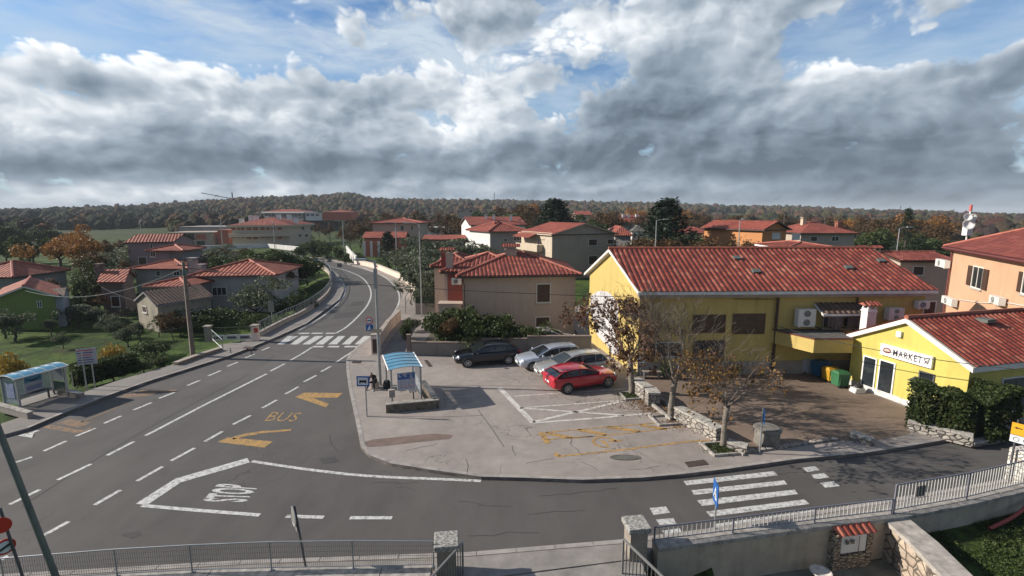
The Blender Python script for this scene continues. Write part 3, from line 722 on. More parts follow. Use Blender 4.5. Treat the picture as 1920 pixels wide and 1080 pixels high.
def bld(name, label, cat, A, B, N, Dp, zb, ze, rise, kind, wallm, tilem, ov=.35, seg=0, fascia=None, group=None, ridge=True, period=.30, fh=.14, wallname='wall', endov=None, inset=None):
    A = Vector((A[0], A[1], 0)); B = Vector((B[0], B[1], 0)); U = (B - A).normalized(); L = (B - A).length
    N = Vector((N[0], N[1], 0)).normalized()
    eo = ov if endov is None else endov
    Wp = lambda u, n, z: A + U * u + N * n + Vector((0, 0, z))
    c = [Wp(0, 0, ze), Wp(L, 0, ze), Wp(L, Dp, ze), Wp(0, Dp, ze)]
    Z = Vector((0, 0, rise))
    if kind == 'hip':
        if L >= Dp: i = inset or Dp / 2; r0 = Wp(i, Dp / 2, ze) + Z; r1 = Wp(L - i, Dp / 2, ze) + Z; sl = [[c[0], c[1], r1, r0], [c[1], c[2], r1], [c[2], c[3], r0, r1], [c[3], c[0], r0]]; slope = rise / (Dp / 2)
        else: i = inset or L / 2; r0 = Wp(L / 2, i, ze) + Z; r1 = Wp(L / 2, Dp - i, ze) + Z; sl = [[c[0], c[1], r0], [c[1], c[2], r1, r0], [c[2], c[3], r1], [c[3], c[0], r0, r1]]; slope = rise / (L / 2)
        lines = [(r0, r1), (c[0], r0), (c[1], r1 if L >= Dp else r0), (c[2], r1), (c[3], r0 if L >= Dp else r1)]
    elif kind == 'gu':
        r0 = (c[0] + c[3]) / 2 + Z; r1 = (c[1] + c[2]) / 2 + Z; sl = [[c[0], c[1], r1, r0], [c[2], c[3], r0, r1]]; slope = rise / (Dp / 2); lines = [(r0, r1)]
    elif kind == 'gn':
        r0 = (c[0] + c[1]) / 2 + Z; r1 = (c[2] + c[3]) / 2 + Z; sl = [[c[1], c[2], r1, r0], [c[3], c[0], r0, r1]]; slope = rise / (L / 2); lines = [(r0, r1)]
    else:
        sl = []; lines = []; slope = 0
    base = Wp(L / 2, Dp / 2, zb) if Dp < 30 else Wp(L / 2, 2, zb)
    T = thing(name, label, cat, base, 0, group)
    ou, on = (eo, ov) if kind == 'gu' else ((ov, eo) if kind == 'gn' else (ov, ov))
    w = [Wp(ou, on, 0), Wp(L - ou, on, 0), Wp(L - ou, Dp - on, 0), Wp(ou, Dp - on, 0)]
    zt = ze + slope * ov * .8 - .05 if kind != 'flat' else ze
    mb = MB()
    lo = [mb.vert((p.x, p.y, zb - .6)) for p in w]; hi = [mb.vert((p.x, p.y, zt)) for p in w]
    ap = ze + rise - .1
    for i in range(4):
        j = (i + 1) % 4; f = [lo[i], lo[j], hi[j]]
        if (kind == 'gu' and i in (1, 3)) or (kind == 'gn' and i in (0, 2)):
            m = (w[i] + w[j]) / 2; f.append(mb.vert((m.x, m.y, ap)))
        f.append(hi[i]); mb.face(f)
    if kind == 'flat': mb.face(hi)
    wo_ = build(wallname, mb, wallm, T, world=True)
    b = dict(T=T, w=w, c=c, W=Wp, L=L, D=Dp, ze=ze, zb=zb, lines=lines, sl=sl, wall=wo_, zt=zt, rise=rise)
    if kind == 'flat':
        mb = MB(); mb.prism(c, ze + .003, ze + fh + .003); b['roof'] = build('roof', mb, fascia or CAP, T, world=True)
        return b
    fm = fascia or mat('dark_fascia', (.05, .03, .022), .7, .2)
    mb = MB()
    for s in sl:
        dn = Vector((0, 0, fh))
        for i in range(len(s)):
            j = (i + 1) % len(s); mb.poly([s[i] - dn, s[j] - dn, s[j], s[i]])
        mb.poly([p - dn for p in reversed(s)])
        mb.poly([p - Vector((0, 0, .004)) for p in s])
    rf = build('roof', mb, fm, T, world=True); b['roof'] = rf
    mb = MB()
    for s in sl: tile_sheet(mb, s, seg=seg, period=period)
    build('roof_tiles', mb, tilem, rf, world=True, smooth=seg > 0)
    if ridge and lines:
        mb = MB()
        for a, d in lines:
            mb.tube([a + V3(0, 0, .05), d + V3(0, 0, .05)], .11 if seg else .13, 6)
        build('ridge_cap', mb, mat('ridge_tile', (.34, .10, .065), .75, .3, 3), rf, world=True)
    return b
FACE = dict(f=(0, 1), r=(1, 2), b=(2, 3), l=(3, 0))
def fr(b, face):
    i, j = FACE[face]; a, c = b['w'][i], b['w'][j]; d = (c - a).normalized(); return a, d, Vector((d.y, -d.x, 0)), (c - a).length
def hit(b, face, px, py):
    a, d, n, L = fr(b, face); r = ray(px, py); k = (a - Vector((0, 0, CH))).dot(n) / r.dot(n)
    p = Vector((0, 0, CH)) + r * k; return (p - a).dot(d), p.z
WHITEF = mat('window_frame_white', (.62, .60, .57), .5, .08)
SHUT = BROWN
def win(b, face, px0=None, py0=None, px1=None, py1=None, style='glass', uz=None, frame=None, shut=None, sill=True, name='window', label=None, nm=2, open_w=.9):
    a, d, n, L = fr(b, face)
    if uz: u0, z0, u1, z1 = uz
    else:
        cx, cy = (px0 + px1) / 2, (py0 + py1) / 2
        u0, _ = hit(b, face, px0, cy); u1, _ = hit(b, face, px1, cy); _, z1 = hit(b, face, cx, py0); _, z0 = hit(b, face, cx, py1)
    ang = atan2(d.y, d.x); T = b['T']
    def bx(mb, ua, ub, za, zc, n0, n1): mb.box(a + d * ((ua + ub) / 2) + n * ((n0 + n1) / 2) + V3(0, 0, (za + zc) / 2), (ub - ua, n1 - n0, zc - za), ang)
    f = .06 if (u1 - u0) > .5 else .04
    mb = MB()
    bx(mb, u0 - f, u0, z0, z1, -.02, .045); bx(mb, u1, u1 + f, z0, z1, -.02, .045); bx(mb, u0 - f, u1 + f, z1, z1 + f, -.02, .045)
    bx(mb, u0 - f, u1 + f, z0 - f, z0, -.02, .045)
    if style in ('glass', 'open', 'door', 'dark'):
        for k in range(1, nm): uu = u0 + (u1 - u0) * k / nm; bx(mb, uu - .025, uu + .025, z0 + .001, z1 - .001, -.02, .035)
    w = build(name, mb, frame or WHITEF, T, world=True, label=label)
    mb = MB(); bx(mb, u0 + .002, u1 - .002, z0 + .002, z1 - .002, .004, .018)
    if style == 'shut':
        mb2 = mb
        for k in range(int((z1 - z0) / .11)): bx(mb2, u0 + .03, (u0 + u1) / 2 - .02, z0 + .05 + k * .11, z0 + .11 + k * .11, .019, .032); bx(mb2, (u0 + u1) / 2 + .02, u1 - .03, z0 + .05 + k * .11, z0 + .11 + k * .11, .019, .032)
        build('shutter', mb, shut or SHUT, w, world=True)
    else:
        build('pane', mb, GLASS, w, world=True)
    if style == 'open':
        ww = (u1 - u0) * .5 * open_w
        for s in (0, 1):
            mb = MB()
            ua, ub = (u0 - f - ww, u0 - f - .005) if s == 0 else (u1 + f + .005, u1 + f + ww)
            bx(mb, ua, ub, z0, z1, .02, .06)
            for k in range(int((z1 - z0) / .12)): bx(mb, ua + .04, ub - .04, z0 + .05 + k * .12, z0 + .11 + k * .12, .061, .072)
            build('shutter', mb, shut or SHUT, w, world=True)
    if sill and style != 'door':
        mb = MB(); bx(mb, u0 - .12, u1 + .12, z0 - .13, z0 - f - .003, -.02, .11); build('sill', mb, mat('stone_sill', (.42, .39, .36), .8, .2, 3), w, world=True)
    return w
ACM = mat('ac_casing', (.62, .61, .58), .5, .06); ACG = mat('ac_grille', (.05, .05, .055), .6, .1)
def ac(b, face, px0, py0, px1, py1, fans=1, uz=None, depth=.3):
    a, d, n, L = fr(b, face)
    cx, cy = (px0 + px1) / 2, (py0 + py1) / 2
    u0, _ = hit(b, face, px0, cy); u1, _ = hit(b, face, px1, cy); _, z1 = hit(b, face, cx, py0); _, z0 = hit(b, face, cx, py1)
    ang = atan2(d.y, d.x); c = a + d * ((u0 + u1) / 2) + n * (.12 + depth / 2) + V3(0, 0, (z0 + z1) / 2)
    mb = MB(); mb.box(c, (u1 - u0, depth, z1 - z0), ang)
    for s in (u0 + .1, u1 - .1): mb.beam(a + d * s + V3(0, 0, z0 - .03), a + d * s + n * (.12 + depth) + V3(0, 0, z0 - .03), .04, .05)
    o = build('air_conditioner', mb, ACM, b['T'], world=True)
    for k in range(fans):
        hh = (z1 - z0) / fans; r = min(hh, (u1 - u0)) * .38; zc = z0 + hh * (k + .5)
        mb = MB(); q = a + d * (u0 + (u1 - u0) * (.5 if fans > 1 else .4)) + n * (.12 + depth + .001) + V3(0, 0, zc)
        mb.lathe([(r, 0), (r, .02), (.02, .025)], q, 16, n)
        build('fan', mb, ACG, o, world=True)
        mb = MB()
        for i in range(4): mb.tube([q + n * .03 + (d * cos(k2) + V3(0, 0, 1) * sin(k2)) * r * (i + 1) / 4.2 for k2 in [2 * pi * j / 14 for j in range(14)]], .006, 4, close=True)
        build('fan_guard', mb, ACM, o, world=True)
    return o
def pipe(b, pts, r=.05, m=None, name='downpipe'):
    mb = MB(); mb.tube(pts, r, 8); return build(name, mb, m or BROWN, b['T'], world=True)
def facept(b, face, u, z, off=.07):
    a, d, n, L = fr(b, face); return a + d * u + n * off + V3(0, 0, z)
def gutter(b, i, j, m, r=.06):
    a, c = b['c'][i], b['c'][j]; mb = MB(); d = (c - a).normalized(); n = Vector((d.y, -d.x, 0))
    mb.tube([a + n * (r + .01) - V3(0, 0, .06), c + n * (r + .01) - V3(0, 0, .06)], r, 8); return build('gutter', mb, m, b['roof'], world=True)
def chimney(b, p, w, h, m, cap='tile', d=None, z0=None, name='chimney'):
    d = d or w; mb = MB(); mb.box((p[0], p[1], p[2] + h / 2), (w, d, h)); mb.box((p[0], p[1], p[2] + h * .93), (w * 1.15, d * 1.15, .06))
    o = build(name, mb, m, b['roof'], world=True)
    mb = MB()
    zt = p[2] + h
    for sx in (-1, 1):
        for sy in (-1, 1): mb.box((p[0] + sx * w * .38, p[1] + sy * d * .38, zt + .09), (w * .16, d * .16, .18))
    cm = MB()
    if cap == 'tile':
        q = [V3(p[0] - w * .8, p[1] - d * .75, zt + .18), V3(p[0] + w * .8, p[1] - d * .75, zt + .18), V3(p[0] + w * .8, p[1] + d * .75, zt + .18), V3(p[0] - w * .8, p[1] + d * .75, zt + .18)]
        r0 = V3(p[0] - w * .8, p[1], zt + .18 + d * .35); r1 = V3(p[0] + w * .8, p[1], zt + .18 + d * .35)
        tile_sheet(cm, [q[0], q[1], r1, r0], seg=6, period=.2, row=.25, amp=.03); tile_sheet(cm, [q[2], q[3], r0, r1], seg=6, period=.2, row=.25, amp=.03)
        cm.poly([q[3], r0, q[0]]); cm.poly([q[1], r1, q[2]]); cm.poly(list(reversed(q)))
        build('chimney_cap', cm, TILE, o, world=True)
    else:
        mb.box((p[0], p[1], zt + .21), (w * 1.3, d * 1.3, .07))
    build('chimney_top', mb, m, o, world=True)
    return o
# ---------------------------------------------------------------- wall finishes
YEL = mat('yellow_render', (.52, .385, .125), .88, .10, .6, stain=.5, bump=.004, bsc=60)
YEL2 = mat('market_yellow_render', (.54, .455, .115), .88, .09, .6, stain=.5, bump=.004, bsc=60)
PEACH = mat('peach_render', (.54, .325, .20), .88, .08, .5, stain=.35, bump=.004, bsc=60)
CREAM = mat('grey_cream_render', (.44, .345, .285), .88, .06, .5, stain=.4, bump=.004, bsc=60)
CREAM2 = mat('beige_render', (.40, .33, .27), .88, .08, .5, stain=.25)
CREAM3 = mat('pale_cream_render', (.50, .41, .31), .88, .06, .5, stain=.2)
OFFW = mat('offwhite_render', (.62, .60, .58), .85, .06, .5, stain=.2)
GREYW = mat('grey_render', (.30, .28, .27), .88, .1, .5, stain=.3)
GREYD = mat('cold_grey_render', (.20, .195, .20), .88, .1, .5, stain=.3)
WHITEB = mat('white_fascia', (.70, .67, .63), .75, .15, 2.0, stain=.3)
CONCB = mat('fascia_concrete', (.34, .285, .245), .9, .2, 1.5, stain=.5)
REDW = mat('oxblood_render', (.24, .06, .045), .85, .1)
GREENW = mat('green_render', (.15, .205, .055), .88, .06, .5, stain=.2)
ORANGEW = mat('orange_render', (.50, .22, .085), .88, .06, .5, stain=.15)
PURPLE = mat('mauve_render', (.25, .17, .18), .88, .08, .5, stain=.2)
MAROON = mat('maroon_metal', (.13, .03, .025), .5, .1)
# ---------------------------------------------------------------- main yellow building
A, B, C = P(1197, 548, 4.85), P(1760, 545, 4.85), P(1095, 512, 4.85)
ry = ZH((A.y + C.y) / 2, 467)
yb = bld('yellow_building', 'long yellow rendered building with a wide red tiled roof and grey eave band', 'building', A, B, (C - A), (C - A).length, .12, 4.85, ry - 4.85, 'gu', YEL, TILE, ov=.38, seg=6, fascia=WHITEB, fh=.16, endov=.28)
T = yb['T']; U = (B - A).normalized()
a, d, n, L = fr(yb, 'f')
mb = MB(); mb.box(a + d * (L / 2) + n * .14 + V3(0, 0, 4.72), (L + .3, .34, .36), atan2(d.y, d.x)); build('eave_band', mb, CONCB, T, world=True)
mb = MB(); mb.box(a + d * (L / 2) + n * .03 + V3(0, 0, .5), (L, .05, .75), atan2(d.y, d.x)); build('plinth', mb, mat('plinth_grey', (.30, .27, .24), .9, .2, 1.5, stain=.4), T, world=True)
pu, _ = hit(yb, 'f', 1451, 630)
pipe(yb, [facept(yb, 'f', pu, 4.45, .12), facept(yb, 'f', pu, .15, .12)], .075)
GRAF = mat('frosted_print_glass', (.10, .09, .11), .3, .9, 9)
win(yb, 'f', 1206, 643, 1277, 668, 'glass', nm=3, label='wide printed shop window')
win(yb, 'f', 1300, 640, 1355, 700, 'door', nm=2, name='door', frame=BROWN, label='dark glazed double door')
BRW = mat('brown_board', (.10, .06, .035), .75, .25, 3)
win(yb, 'f', 1300, 592, 1358, 622, 'shut', frame=BRW, shut=BRW, sill=False); win(yb, 'f', 1375, 590, 1432, 624, 'shut', frame=BRW, shut=BRW, sill=False)
win(yb, 'f', 1224, 681, 1241, 697, 'glass', nm=1, sill=False, label='small notice board glass'); win(yb, 'f', 1193.5 + 8, 678, 1211, 692, 'glass', nm=1, sill=False)
win(yb, 'f', 1732, 566, 1752, 590, 'shut', sill=False)
ac(yb, 'f', 1487, 577, 1519, 609, 2, depth=.36); ac(yb, 'f', 1654, 575, 1682, 597, 2, depth=.36); ac(yb, 'f', 1710, 562, 1731, 576, 1)
# small lean-to roof with blackened condenser rack below
u0, zt_ = hit(yb, 'f', 1530, 570); u1, _ = hit(yb, 'f', 1622, 570); _, zb_ = hit(yb, 'f', 1575, 583)
mb = MB(); p0 = facept(yb, 'f', u0 - .1, zb_, .8); p1 = facept(yb, 'f', u1, zb_, .8); p2 = facept(yb, 'f', u1, zt_ + .05, .02); p3 = facept(yb, 'f', u0 - .1, zt_ + .05, .02)
tile_sheet(mb, [p0, p1, p2, p3], seg=6); lo = build('lean_to_roof', mb, TILE_DARK, T, world=True, smooth=True)
mb = MB(); mb.beam(p0 - V3(0, 0, .05), p1 - V3(0, 0, .05), .06, .12); mb.poly([p0 - V3(0, 0, .03), p3 - V3(0, 0, .03), p2 - V3(0, 0, .03), p1 - V3(0, 0, .03)]); mb.beam(p0 - V3(0, 0, .05), p3 - V3(0, 0, .05), .05, .1)
build('fascia_board', mb, WHITEB, lo, world=True)
_, zr0 = hit(yb, 'f', 1570, 611); _, zr1 = hit(yb, 'f', 1570, 589)
mb = MB()
for z in (zr0, zr1): mb.beam(facept(yb, 'f', u0, z, .7), facept(yb, 'f', u1, z, .7), .05, .05)
for k in range(5):
    uu = u0 + (u1 - u0) * k / 4; mb.beam(facept(yb, 'f', uu, zr0, .02), facept(yb, 'f', uu, zr0, .7), .05, .05); mb.beam(facept(yb, 'f', uu, zr0, .7), facept(yb, 'f', uu, zr1, .7), .05, .05); mb.beam(facept(yb, 'f', uu, zr0 - .4, .03), facept(yb, 'f', uu, zr0, .65), .04, .04)
rk = build('condenser_rack', mb, STEEL_D, T, world=True)
for k in range(2):
    uu = u0 + (u1 - u0) * (.3 + .42 * k); mb = MB(); mb.box(facept(yb, 'f', uu, (zr0 + zr1) / 2, .36), (.85, .35, zr1 - zr0 - .08), atan2(d.y, d.x)); c_ = build('condenser', mb, STEEL_D, rk, world=True)
# roof hatches
for i, (px, py) in enumerate(((1381, 486), (1417, 511), (1590, 504), (1651, 491))):
    r = ray(px, py); s = yb['sl'][0]; nn = (s[1] - s[0]).cross(s[3] - s[0]).normalized(); k = (s[0] - V3(0, 0, CH)).dot(nn) / r.dot(nn); q = V3(0, 0, CH) + r * k
    mb = MB(); tl = Matrix.Rotation(math.asin(min(.6, (ry - 4.85) / ((C - A).length / 2))), 4, 'X') @ Matrix.Translation((0, 0, .1)); mb.box(q, (.42, .3, .12), 0, tl)
    build('roof_hatch', mb, mat('hatch_metal', (.11, .12, .11), .5, .1), yb['roof'], world=True)
# irregular white sheet laid over the yellow of the gable
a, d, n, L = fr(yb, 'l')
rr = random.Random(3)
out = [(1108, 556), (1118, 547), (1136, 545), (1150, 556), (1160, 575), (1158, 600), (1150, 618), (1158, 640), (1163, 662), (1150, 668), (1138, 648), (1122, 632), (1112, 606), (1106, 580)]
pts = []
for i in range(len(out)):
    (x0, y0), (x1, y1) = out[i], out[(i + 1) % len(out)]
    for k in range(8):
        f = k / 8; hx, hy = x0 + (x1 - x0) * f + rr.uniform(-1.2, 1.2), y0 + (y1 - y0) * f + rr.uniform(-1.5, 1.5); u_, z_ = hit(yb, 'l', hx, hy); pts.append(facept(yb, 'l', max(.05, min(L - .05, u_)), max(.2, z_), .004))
mb = MB(); mb.poly(pts); build('white_patch', mb, mat('white_patch_face', (.50, .475, .48), .85, .2, 5), T, world=True)
# canopy over the bins, hung between yellow building and market
mb = MB(); cz0, cz1 = 1.92, 2.62
cpoly = [P(1462, 612, cz1) + V3(0, 0, 0), P(1527, 637, cz1), P(1600, 637, cz1), V3(18.2, 26.3)]
cpoly[0] = V3(14.3, 25.95); mb.prism(cpoly, cz0, cz1)
cn = build('canopy', mb, YEL, T, world=True, label='yellow cantilever canopy over the bins')
mb = MB(); mb.prism([p + (sum(cpoly, Vector()) / 4 - p) * -.02 for p in cpoly], cz1 + .002, cz1 + .05); build('canopy_cap', mb, MAROON, cn, world=True)
mb = MB(); mb.prism([p + (sum(cpoly, Vector()) / 4 - p) * .06 for p in cpoly], cz1 + .053, cz1 + .07); build('canopy_felt', mb, mat('roof_felt', (.09, .085, .08), .9, .3, 3), cn, world=True)
# ---------------------------------------------------------------- market
A, B = P(1587, 627, 2.75), P(1825, 690, 2.75)
rm = ZH((A.y + B.y) / 2, 597) - 2.75
mk = bld('market_building', 'small bright yellow shop with a gabled white trimmed front and MARKET sign', 'building', A, B, V3(8.7, 2.2), 7.5, .12, 2.75, rm, 'gn', YEL2, TILE, ov=.22, seg=6, fascia=WHITEB, fh=.22, endov=.2)
a, d, n, L = fr(mk, 'f')
mb = MB(); mb.box(a + d * (L / 2) + n * .02 + V3(0, 0, .25), (L, .04, .28), atan2(d.y, d.x)); build('plinth', mb, mat('plinth_white', (.6, .58, .56), .8, .3, 3, stain=.5), mk['T'], world=True)
WF = mat('door_frame_white', (.75, .74, .72), .4, .03)
win(mk, 'f', 1618, 670, 1640, 736, 'door', frame=WF, nm=1, name='door', label='left glass shop door with white frame')
win(mk, 'f', 1648, 678, 1674, 748, 'door', frame=WF, nm=1, name='door', label='right glass shop door with white frame')
w_ = win(mk, 'f', 1724, 700, 1749, 738, 'glass', frame=STEEL_D, nm=1)
u0, z0 = hit(mk, 'f', 1718, 705); u1, _ = hit(mk, 'f', 1758, 705)
mb = MB(); mb.poly([facept(mk, 'f', u0, z0, .05), facept(mk, 'f', u1, z0 - .02, .05), facept(mk, 'f', u1, z0 - .14, .5), facept(mk, 'f', u0, z0 - .12, .5)]); mb.beam(facept(mk, 'f', u0, z0 - .13, .5), facept(mk, 'f', u1, z0 - .15, .5), .03, .04)
build('awning', mb, STEEL_D, mk['T'], world=True)
# sign board
ua, za = hit(mk, 'f', 1656, 645); ub, zb2 = hit(mk, 'f', 1754, 663.5); _, zl = hit(mk, 'f', 1656, 664)
hgt = za - zl + .05
mb = MB(); q = [facept(mk, 'f', ua, zl, .04), facept(mk, 'f', ub, zl, .04), facept(mk, 'f', ub, zl + hgt, .04), facept(mk, 'f', ua, zl + hgt, .04)]
mid = (q[0] + q[2]) / 2; mb.box(mid + n * .05, (ub - ua, .12, hgt), atan2(d.y, d.x))
sg = build('shop_sign', mb, mat('sign_white', (.82, .81, .79), .4, 0), mk['T'], world=True, label='long white sign reading MARKET')
W2 = lambda s, h: facept(mk, 'f', ua + (ub - ua) * s, zl + hgt * h, .155)
mb = MB(); text_quad(mb, 'MARKET', W2(.27, .2), W2(.83, .2), W2(.27, .78), W2(.83, .78), spacing=1.15, thin=.012); build('sign_lettering', mb, mat('sign_ink', (.03, .02, .03), .5, 0), sg, world=True)
mb = MB()
for q in range(2):
    rx, ry_, off, = ((.085, .26, 0), (.075, .2, .004))[q]
    mb.poly([facept(mk, 'f', ua + (ub - ua) * (.145 + rx * cos(k)), zl + hgt * (.5 + ry_ * sin(k)), .152 + off) for k in [2 * pi * i / 20 for i in range(20)]]) if q == 0 else None
build('sign_oval', mb, mat('sign_maroon', (.20, .03, .04), .5, 0), sg, world=True)
mb = MB(); mb.poly([facept(mk, 'f', ua + (ub - ua) * (.145 + .062 * cos(k)), zl + hgt * (.5 + .16 * sin(k)), .158) for k in [2 * pi * i / 20 for i in range(20)]])
build('sign_oval_centre', mb, mat('sign_pale', (.55, .42, .36), .5, 0), sg, world=True)
mb = MB()
for s0, h0, s1, h1 in ((.86, .72, .96, .74), (.87, .62, .95, .62), (.88, .5, .94, .5), (.86, .76, .88, .48), (.96, .74, .94, .44), (.88, .44, .95, .44), (.89, .4, .87, .25), (.93, .4, .95, .25), (.89, .42, .94, .28)): mb.beam(W2(s0, h0), W2(s1, h1), .02, .02)
build('sign_cart', mb, MATS['sign_ink'], sg, world=True)
u0, z1 = hit(mk, 'f', 1684, 620); u1, z0 = hit(mk, 'f', 1692, 633)
mb = MB(); mb.box(facept(mk, 'f', (u0 + u1) / 2, (z0 + z1) / 2, .06), (u1 - u0, .12, z1 - z0), atan2(d.y, d.x)); build('junction_box', mb, ACM, mk['T'], world=True)
# right side of the shop: shade wall things
win(mk, 'r', uz=(2.0, .5, 3.6, 2.0), style='shut', shut=STEEL_D, sill=False, label='grey metal side door')
mb = MB(); s = mk['sl'][0]
for (px, py) in ((1847, 605),):
    r = ray(px, py); nn = (s[1] - s[0]).cross(s[3] - s[0]).normalized(); k = (s[0] - V3(0, 0, CH)).dot(nn) / r.dot(nn); q = V3(0, 0, CH) + r * k; mb.box(q + V3(0, 0, .12), (.6, .5, .16), .3)
build('roof_hatch', mb, MATS['hatch_metal'], mk['roof'], world=True)
# white tile-capped chimney beside the shop
cb = P(1628, 640, 2.6); cx_, cy_ = cb.x, cb.y + .7
ztop = ZH(cy_, 578); ch = chimney(mk, V3(X(1627, cy_, 3.4), cy_, 2.3), .46, ztop - 2.3, mat('chimney_white', (.66, .62, .60), .8, .12, 2, stain=.3), 'tile')
# ---------------------------------------------------------------- peach building
zE = 6.65; A = V3(30.9, 34.4); B = V3(25.8, 23.9); dd = (B - A).normalized(); Np = Vector((-dd.y, dd.x, 0))
pb = bld('peach_building', 'tall sunlit peach rendered house with maroon roof, open brown shutters and rooftop dishes', 'building', A, B, Np, 10.5, .12, zE, 2.35, 'hip', PEACH, TILE_PEACH, ov=.4, seg=6, fascia=MAROON, fh=.2)
gutter(pb, 0, 1, MAROON, .07)
WS = mat('stone_surround', (.72, .66, .58), .8, .08)
win(pb, 'f', 1824, 501, 1843, 540, 'open', frame=WS, nm=2, open_w=1.0); win(pb, 'f', 1919, 512, 1938, 552, 'open', frame=WS)
ac(pb, 'f', 1767, 487, 1786, 501); ac(pb, 'f', 1779, 558, 1800, 572); ac(pb, 'f', 1872, 556, 1892, 571)
pa = [facept(pb, 'f', *(lambda h: (h[0], h[1]))(hit(pb, 'f', x, y)), .05) for x, y in ((1800, 562), (1835, 567), (1872, 569))]
pipe(pb, pa, .025, ACM, 'cable_duct'); pa = [facept(pb, 'f', *hit(pb, 'f', x, y), .05) for x, y in ((1892, 568), (1925, 574))]; pipe(pb, pa, .025, ACM, 'cable_duct')
# dishes on a mast at the left end of the peach roof
my = 34.6; mx = X(1815, my, 8); mz = ZH(my, 440)
mast = thing('dish_mast', 'mast with white dish antennas and red-white rod on the peach roof', 'antenna', (mx, my, mz))
mb = MB(); mb.tube([(mx, my, mz - .5), (mx, my, ZH(my, 396))], .05, 8); build('pole', mb, WHITE, mast, world=True)
mb = MB(); mb.box((mx, my, mz + .25), (.42, .4, .6)); build('mount_box', mb, WHITE, mast, world=True)
for (px, py, r) in ((1815, 421, .36), (1812, 407, .26), (1820, 408, .26)):
    mb = MB(); q = V3(X(px, my - .3, 8), my - .3, ZH(my - .3, py)); mb.lathe([(.05, -.12), (r * .7, -.06), (r, .06), (r * .98, .065), (r * .65, -.02), (.03, -.06)], q, 18, (-.35, -.9, .2)); build('dish', mb, WHITE, mast, world=True, smooth=True)
mb = MB(); mb.tube([(mx, my, ZH(my, 396)), (mx, my, ZH(my, 384))], .09, 8); build('rod_antenna', mb, mat('antenna_red', (.5, .12, .10), .5, 0), mast, world=True)
# ---------------------------------------------------------------- house behind yellow roof's right end
hy = 38; ze = ZH(hy, 489)
hb = bld('annex_house', 'low tiled annex squeezed between the long yellow building and peach house', 'house', (X(1688, hy, ze), hy), (X(1775, hy, ze) + 1, hy), (0, 1), 4.6, .12, ze, ZH(hy + 2.3, 473) - ze, 'gu', CREAM, TILE, seg=5, ov=.25, fascia=BROWN)
win(hb, 'f', 1712, 500, 1731, 515, 'shut')
# ---------------------------------------------------------------- cream house in the middle
ze = 4.6; A = P(855, 519, ze); B = P(1091, 515, ze)
hh = bld('cream_house', 'plain cream house with ribbed red hip roof behind the lot wall', 'house', A, B, (-.03, 1), 8.2, .12, ze, ZH(A.y + 4.1, 475) - ze, 'hip', CREAM, TILE, ov=.4, seg=6, fascia=BROWN, fh=.12)
win(hh, 'f', 1007, 533, 1031, 566, 'shut'); win(hh, 'f', 1005, 595, 1030, 612, 'shut')
gutter(hh, 0, 1, BROWN)
pipe(hh, [facept(hh, 'f', .02, 4.4, .1), facept(hh, 'f', .12, 3.9, .1), facept(hh, 'f', .12, .2, .1)], .05)
chimney(hh, V3(X(958, A.y + 4.2, 6.3), A.y + 4.2, ZH(A.y + 4.2, 480)), .9, .55, CREAM, 'tile', d=.6)
# wing to its left, set back, with oxblood recess
y2 = A.y + 2.2; zw = ZH(y2, 510)
A2 = V3(X(824, y2, zw), y2); B2 = V3(X(1000, y2, zw), y2)
h2 = bld('cream_house_wing', 'narrow cream wing with oxblood wall panel, two chimneys and small red roof', 'house', A2, B2, (0, 1), 7.5, .12, zw, ZH(y2 + 3, 476) - zw, 'hip', CREAM, TILE, ov=.3, seg=6, fascia=BROWN)
a, d, n, L = fr(h2, 'f'); u0, z1 = hit(h2, 'f', 839, 515); u1, z0 = hit(h2, 'f', 876, 565)
mb = MB(); mb.box(facept(h2, 'f', (u0 + u1) / 2, (z0 + zw) / 2, .02), (u1 - u0, .05, zw - z0), 0); build('oxblood_panel', mb, REDW, h2['T'], world=True)
ac(h2, 'f', 848, 520, 866, 532); chimney(h2, V3(X(843, y2 + .7, 5.3), y2 + .7, zw - .2), .5, ZH(y2 + .7, 471) - zw + .1, CREAM, 'tile')
chimney(h2, V3(X(834, y2 + 2.2, 5.3), y2 + 2.2, zw), .5, ZH(y2 + 2.2, 472) - zw - .05, REDW, 'tile')
y3 = y2 + 4.0; zw3 = ZH(y3, 500); 
h3 = bld('rear_roof_annex', 'rear annex showing only its low red roof behind two chimneys', 'house', (X(806, y3, zw3), y3), (X(890, y3, zw3), y3), (0, 1), 6, .12, zw3, ZH(y3 + 3, 476) - zw3, 'hip', CREAM, TILE, ov=.3, seg=6, fascia=BROWN)
# balcony slab with parapet at the wing
u0, z0 = hit(h2, 'f', 822, 566)
mb = MB(); mb.box(facept(h2, 'f', .55, z0 - .5, .6), (1.7, 1.1, 1.0)); mb.box(facept(h2, 'f', .55, z0 + .05, .6), (1.85, 1.2, .08)); build('porch_block', mb, CREAM, h2['T'], world=True)
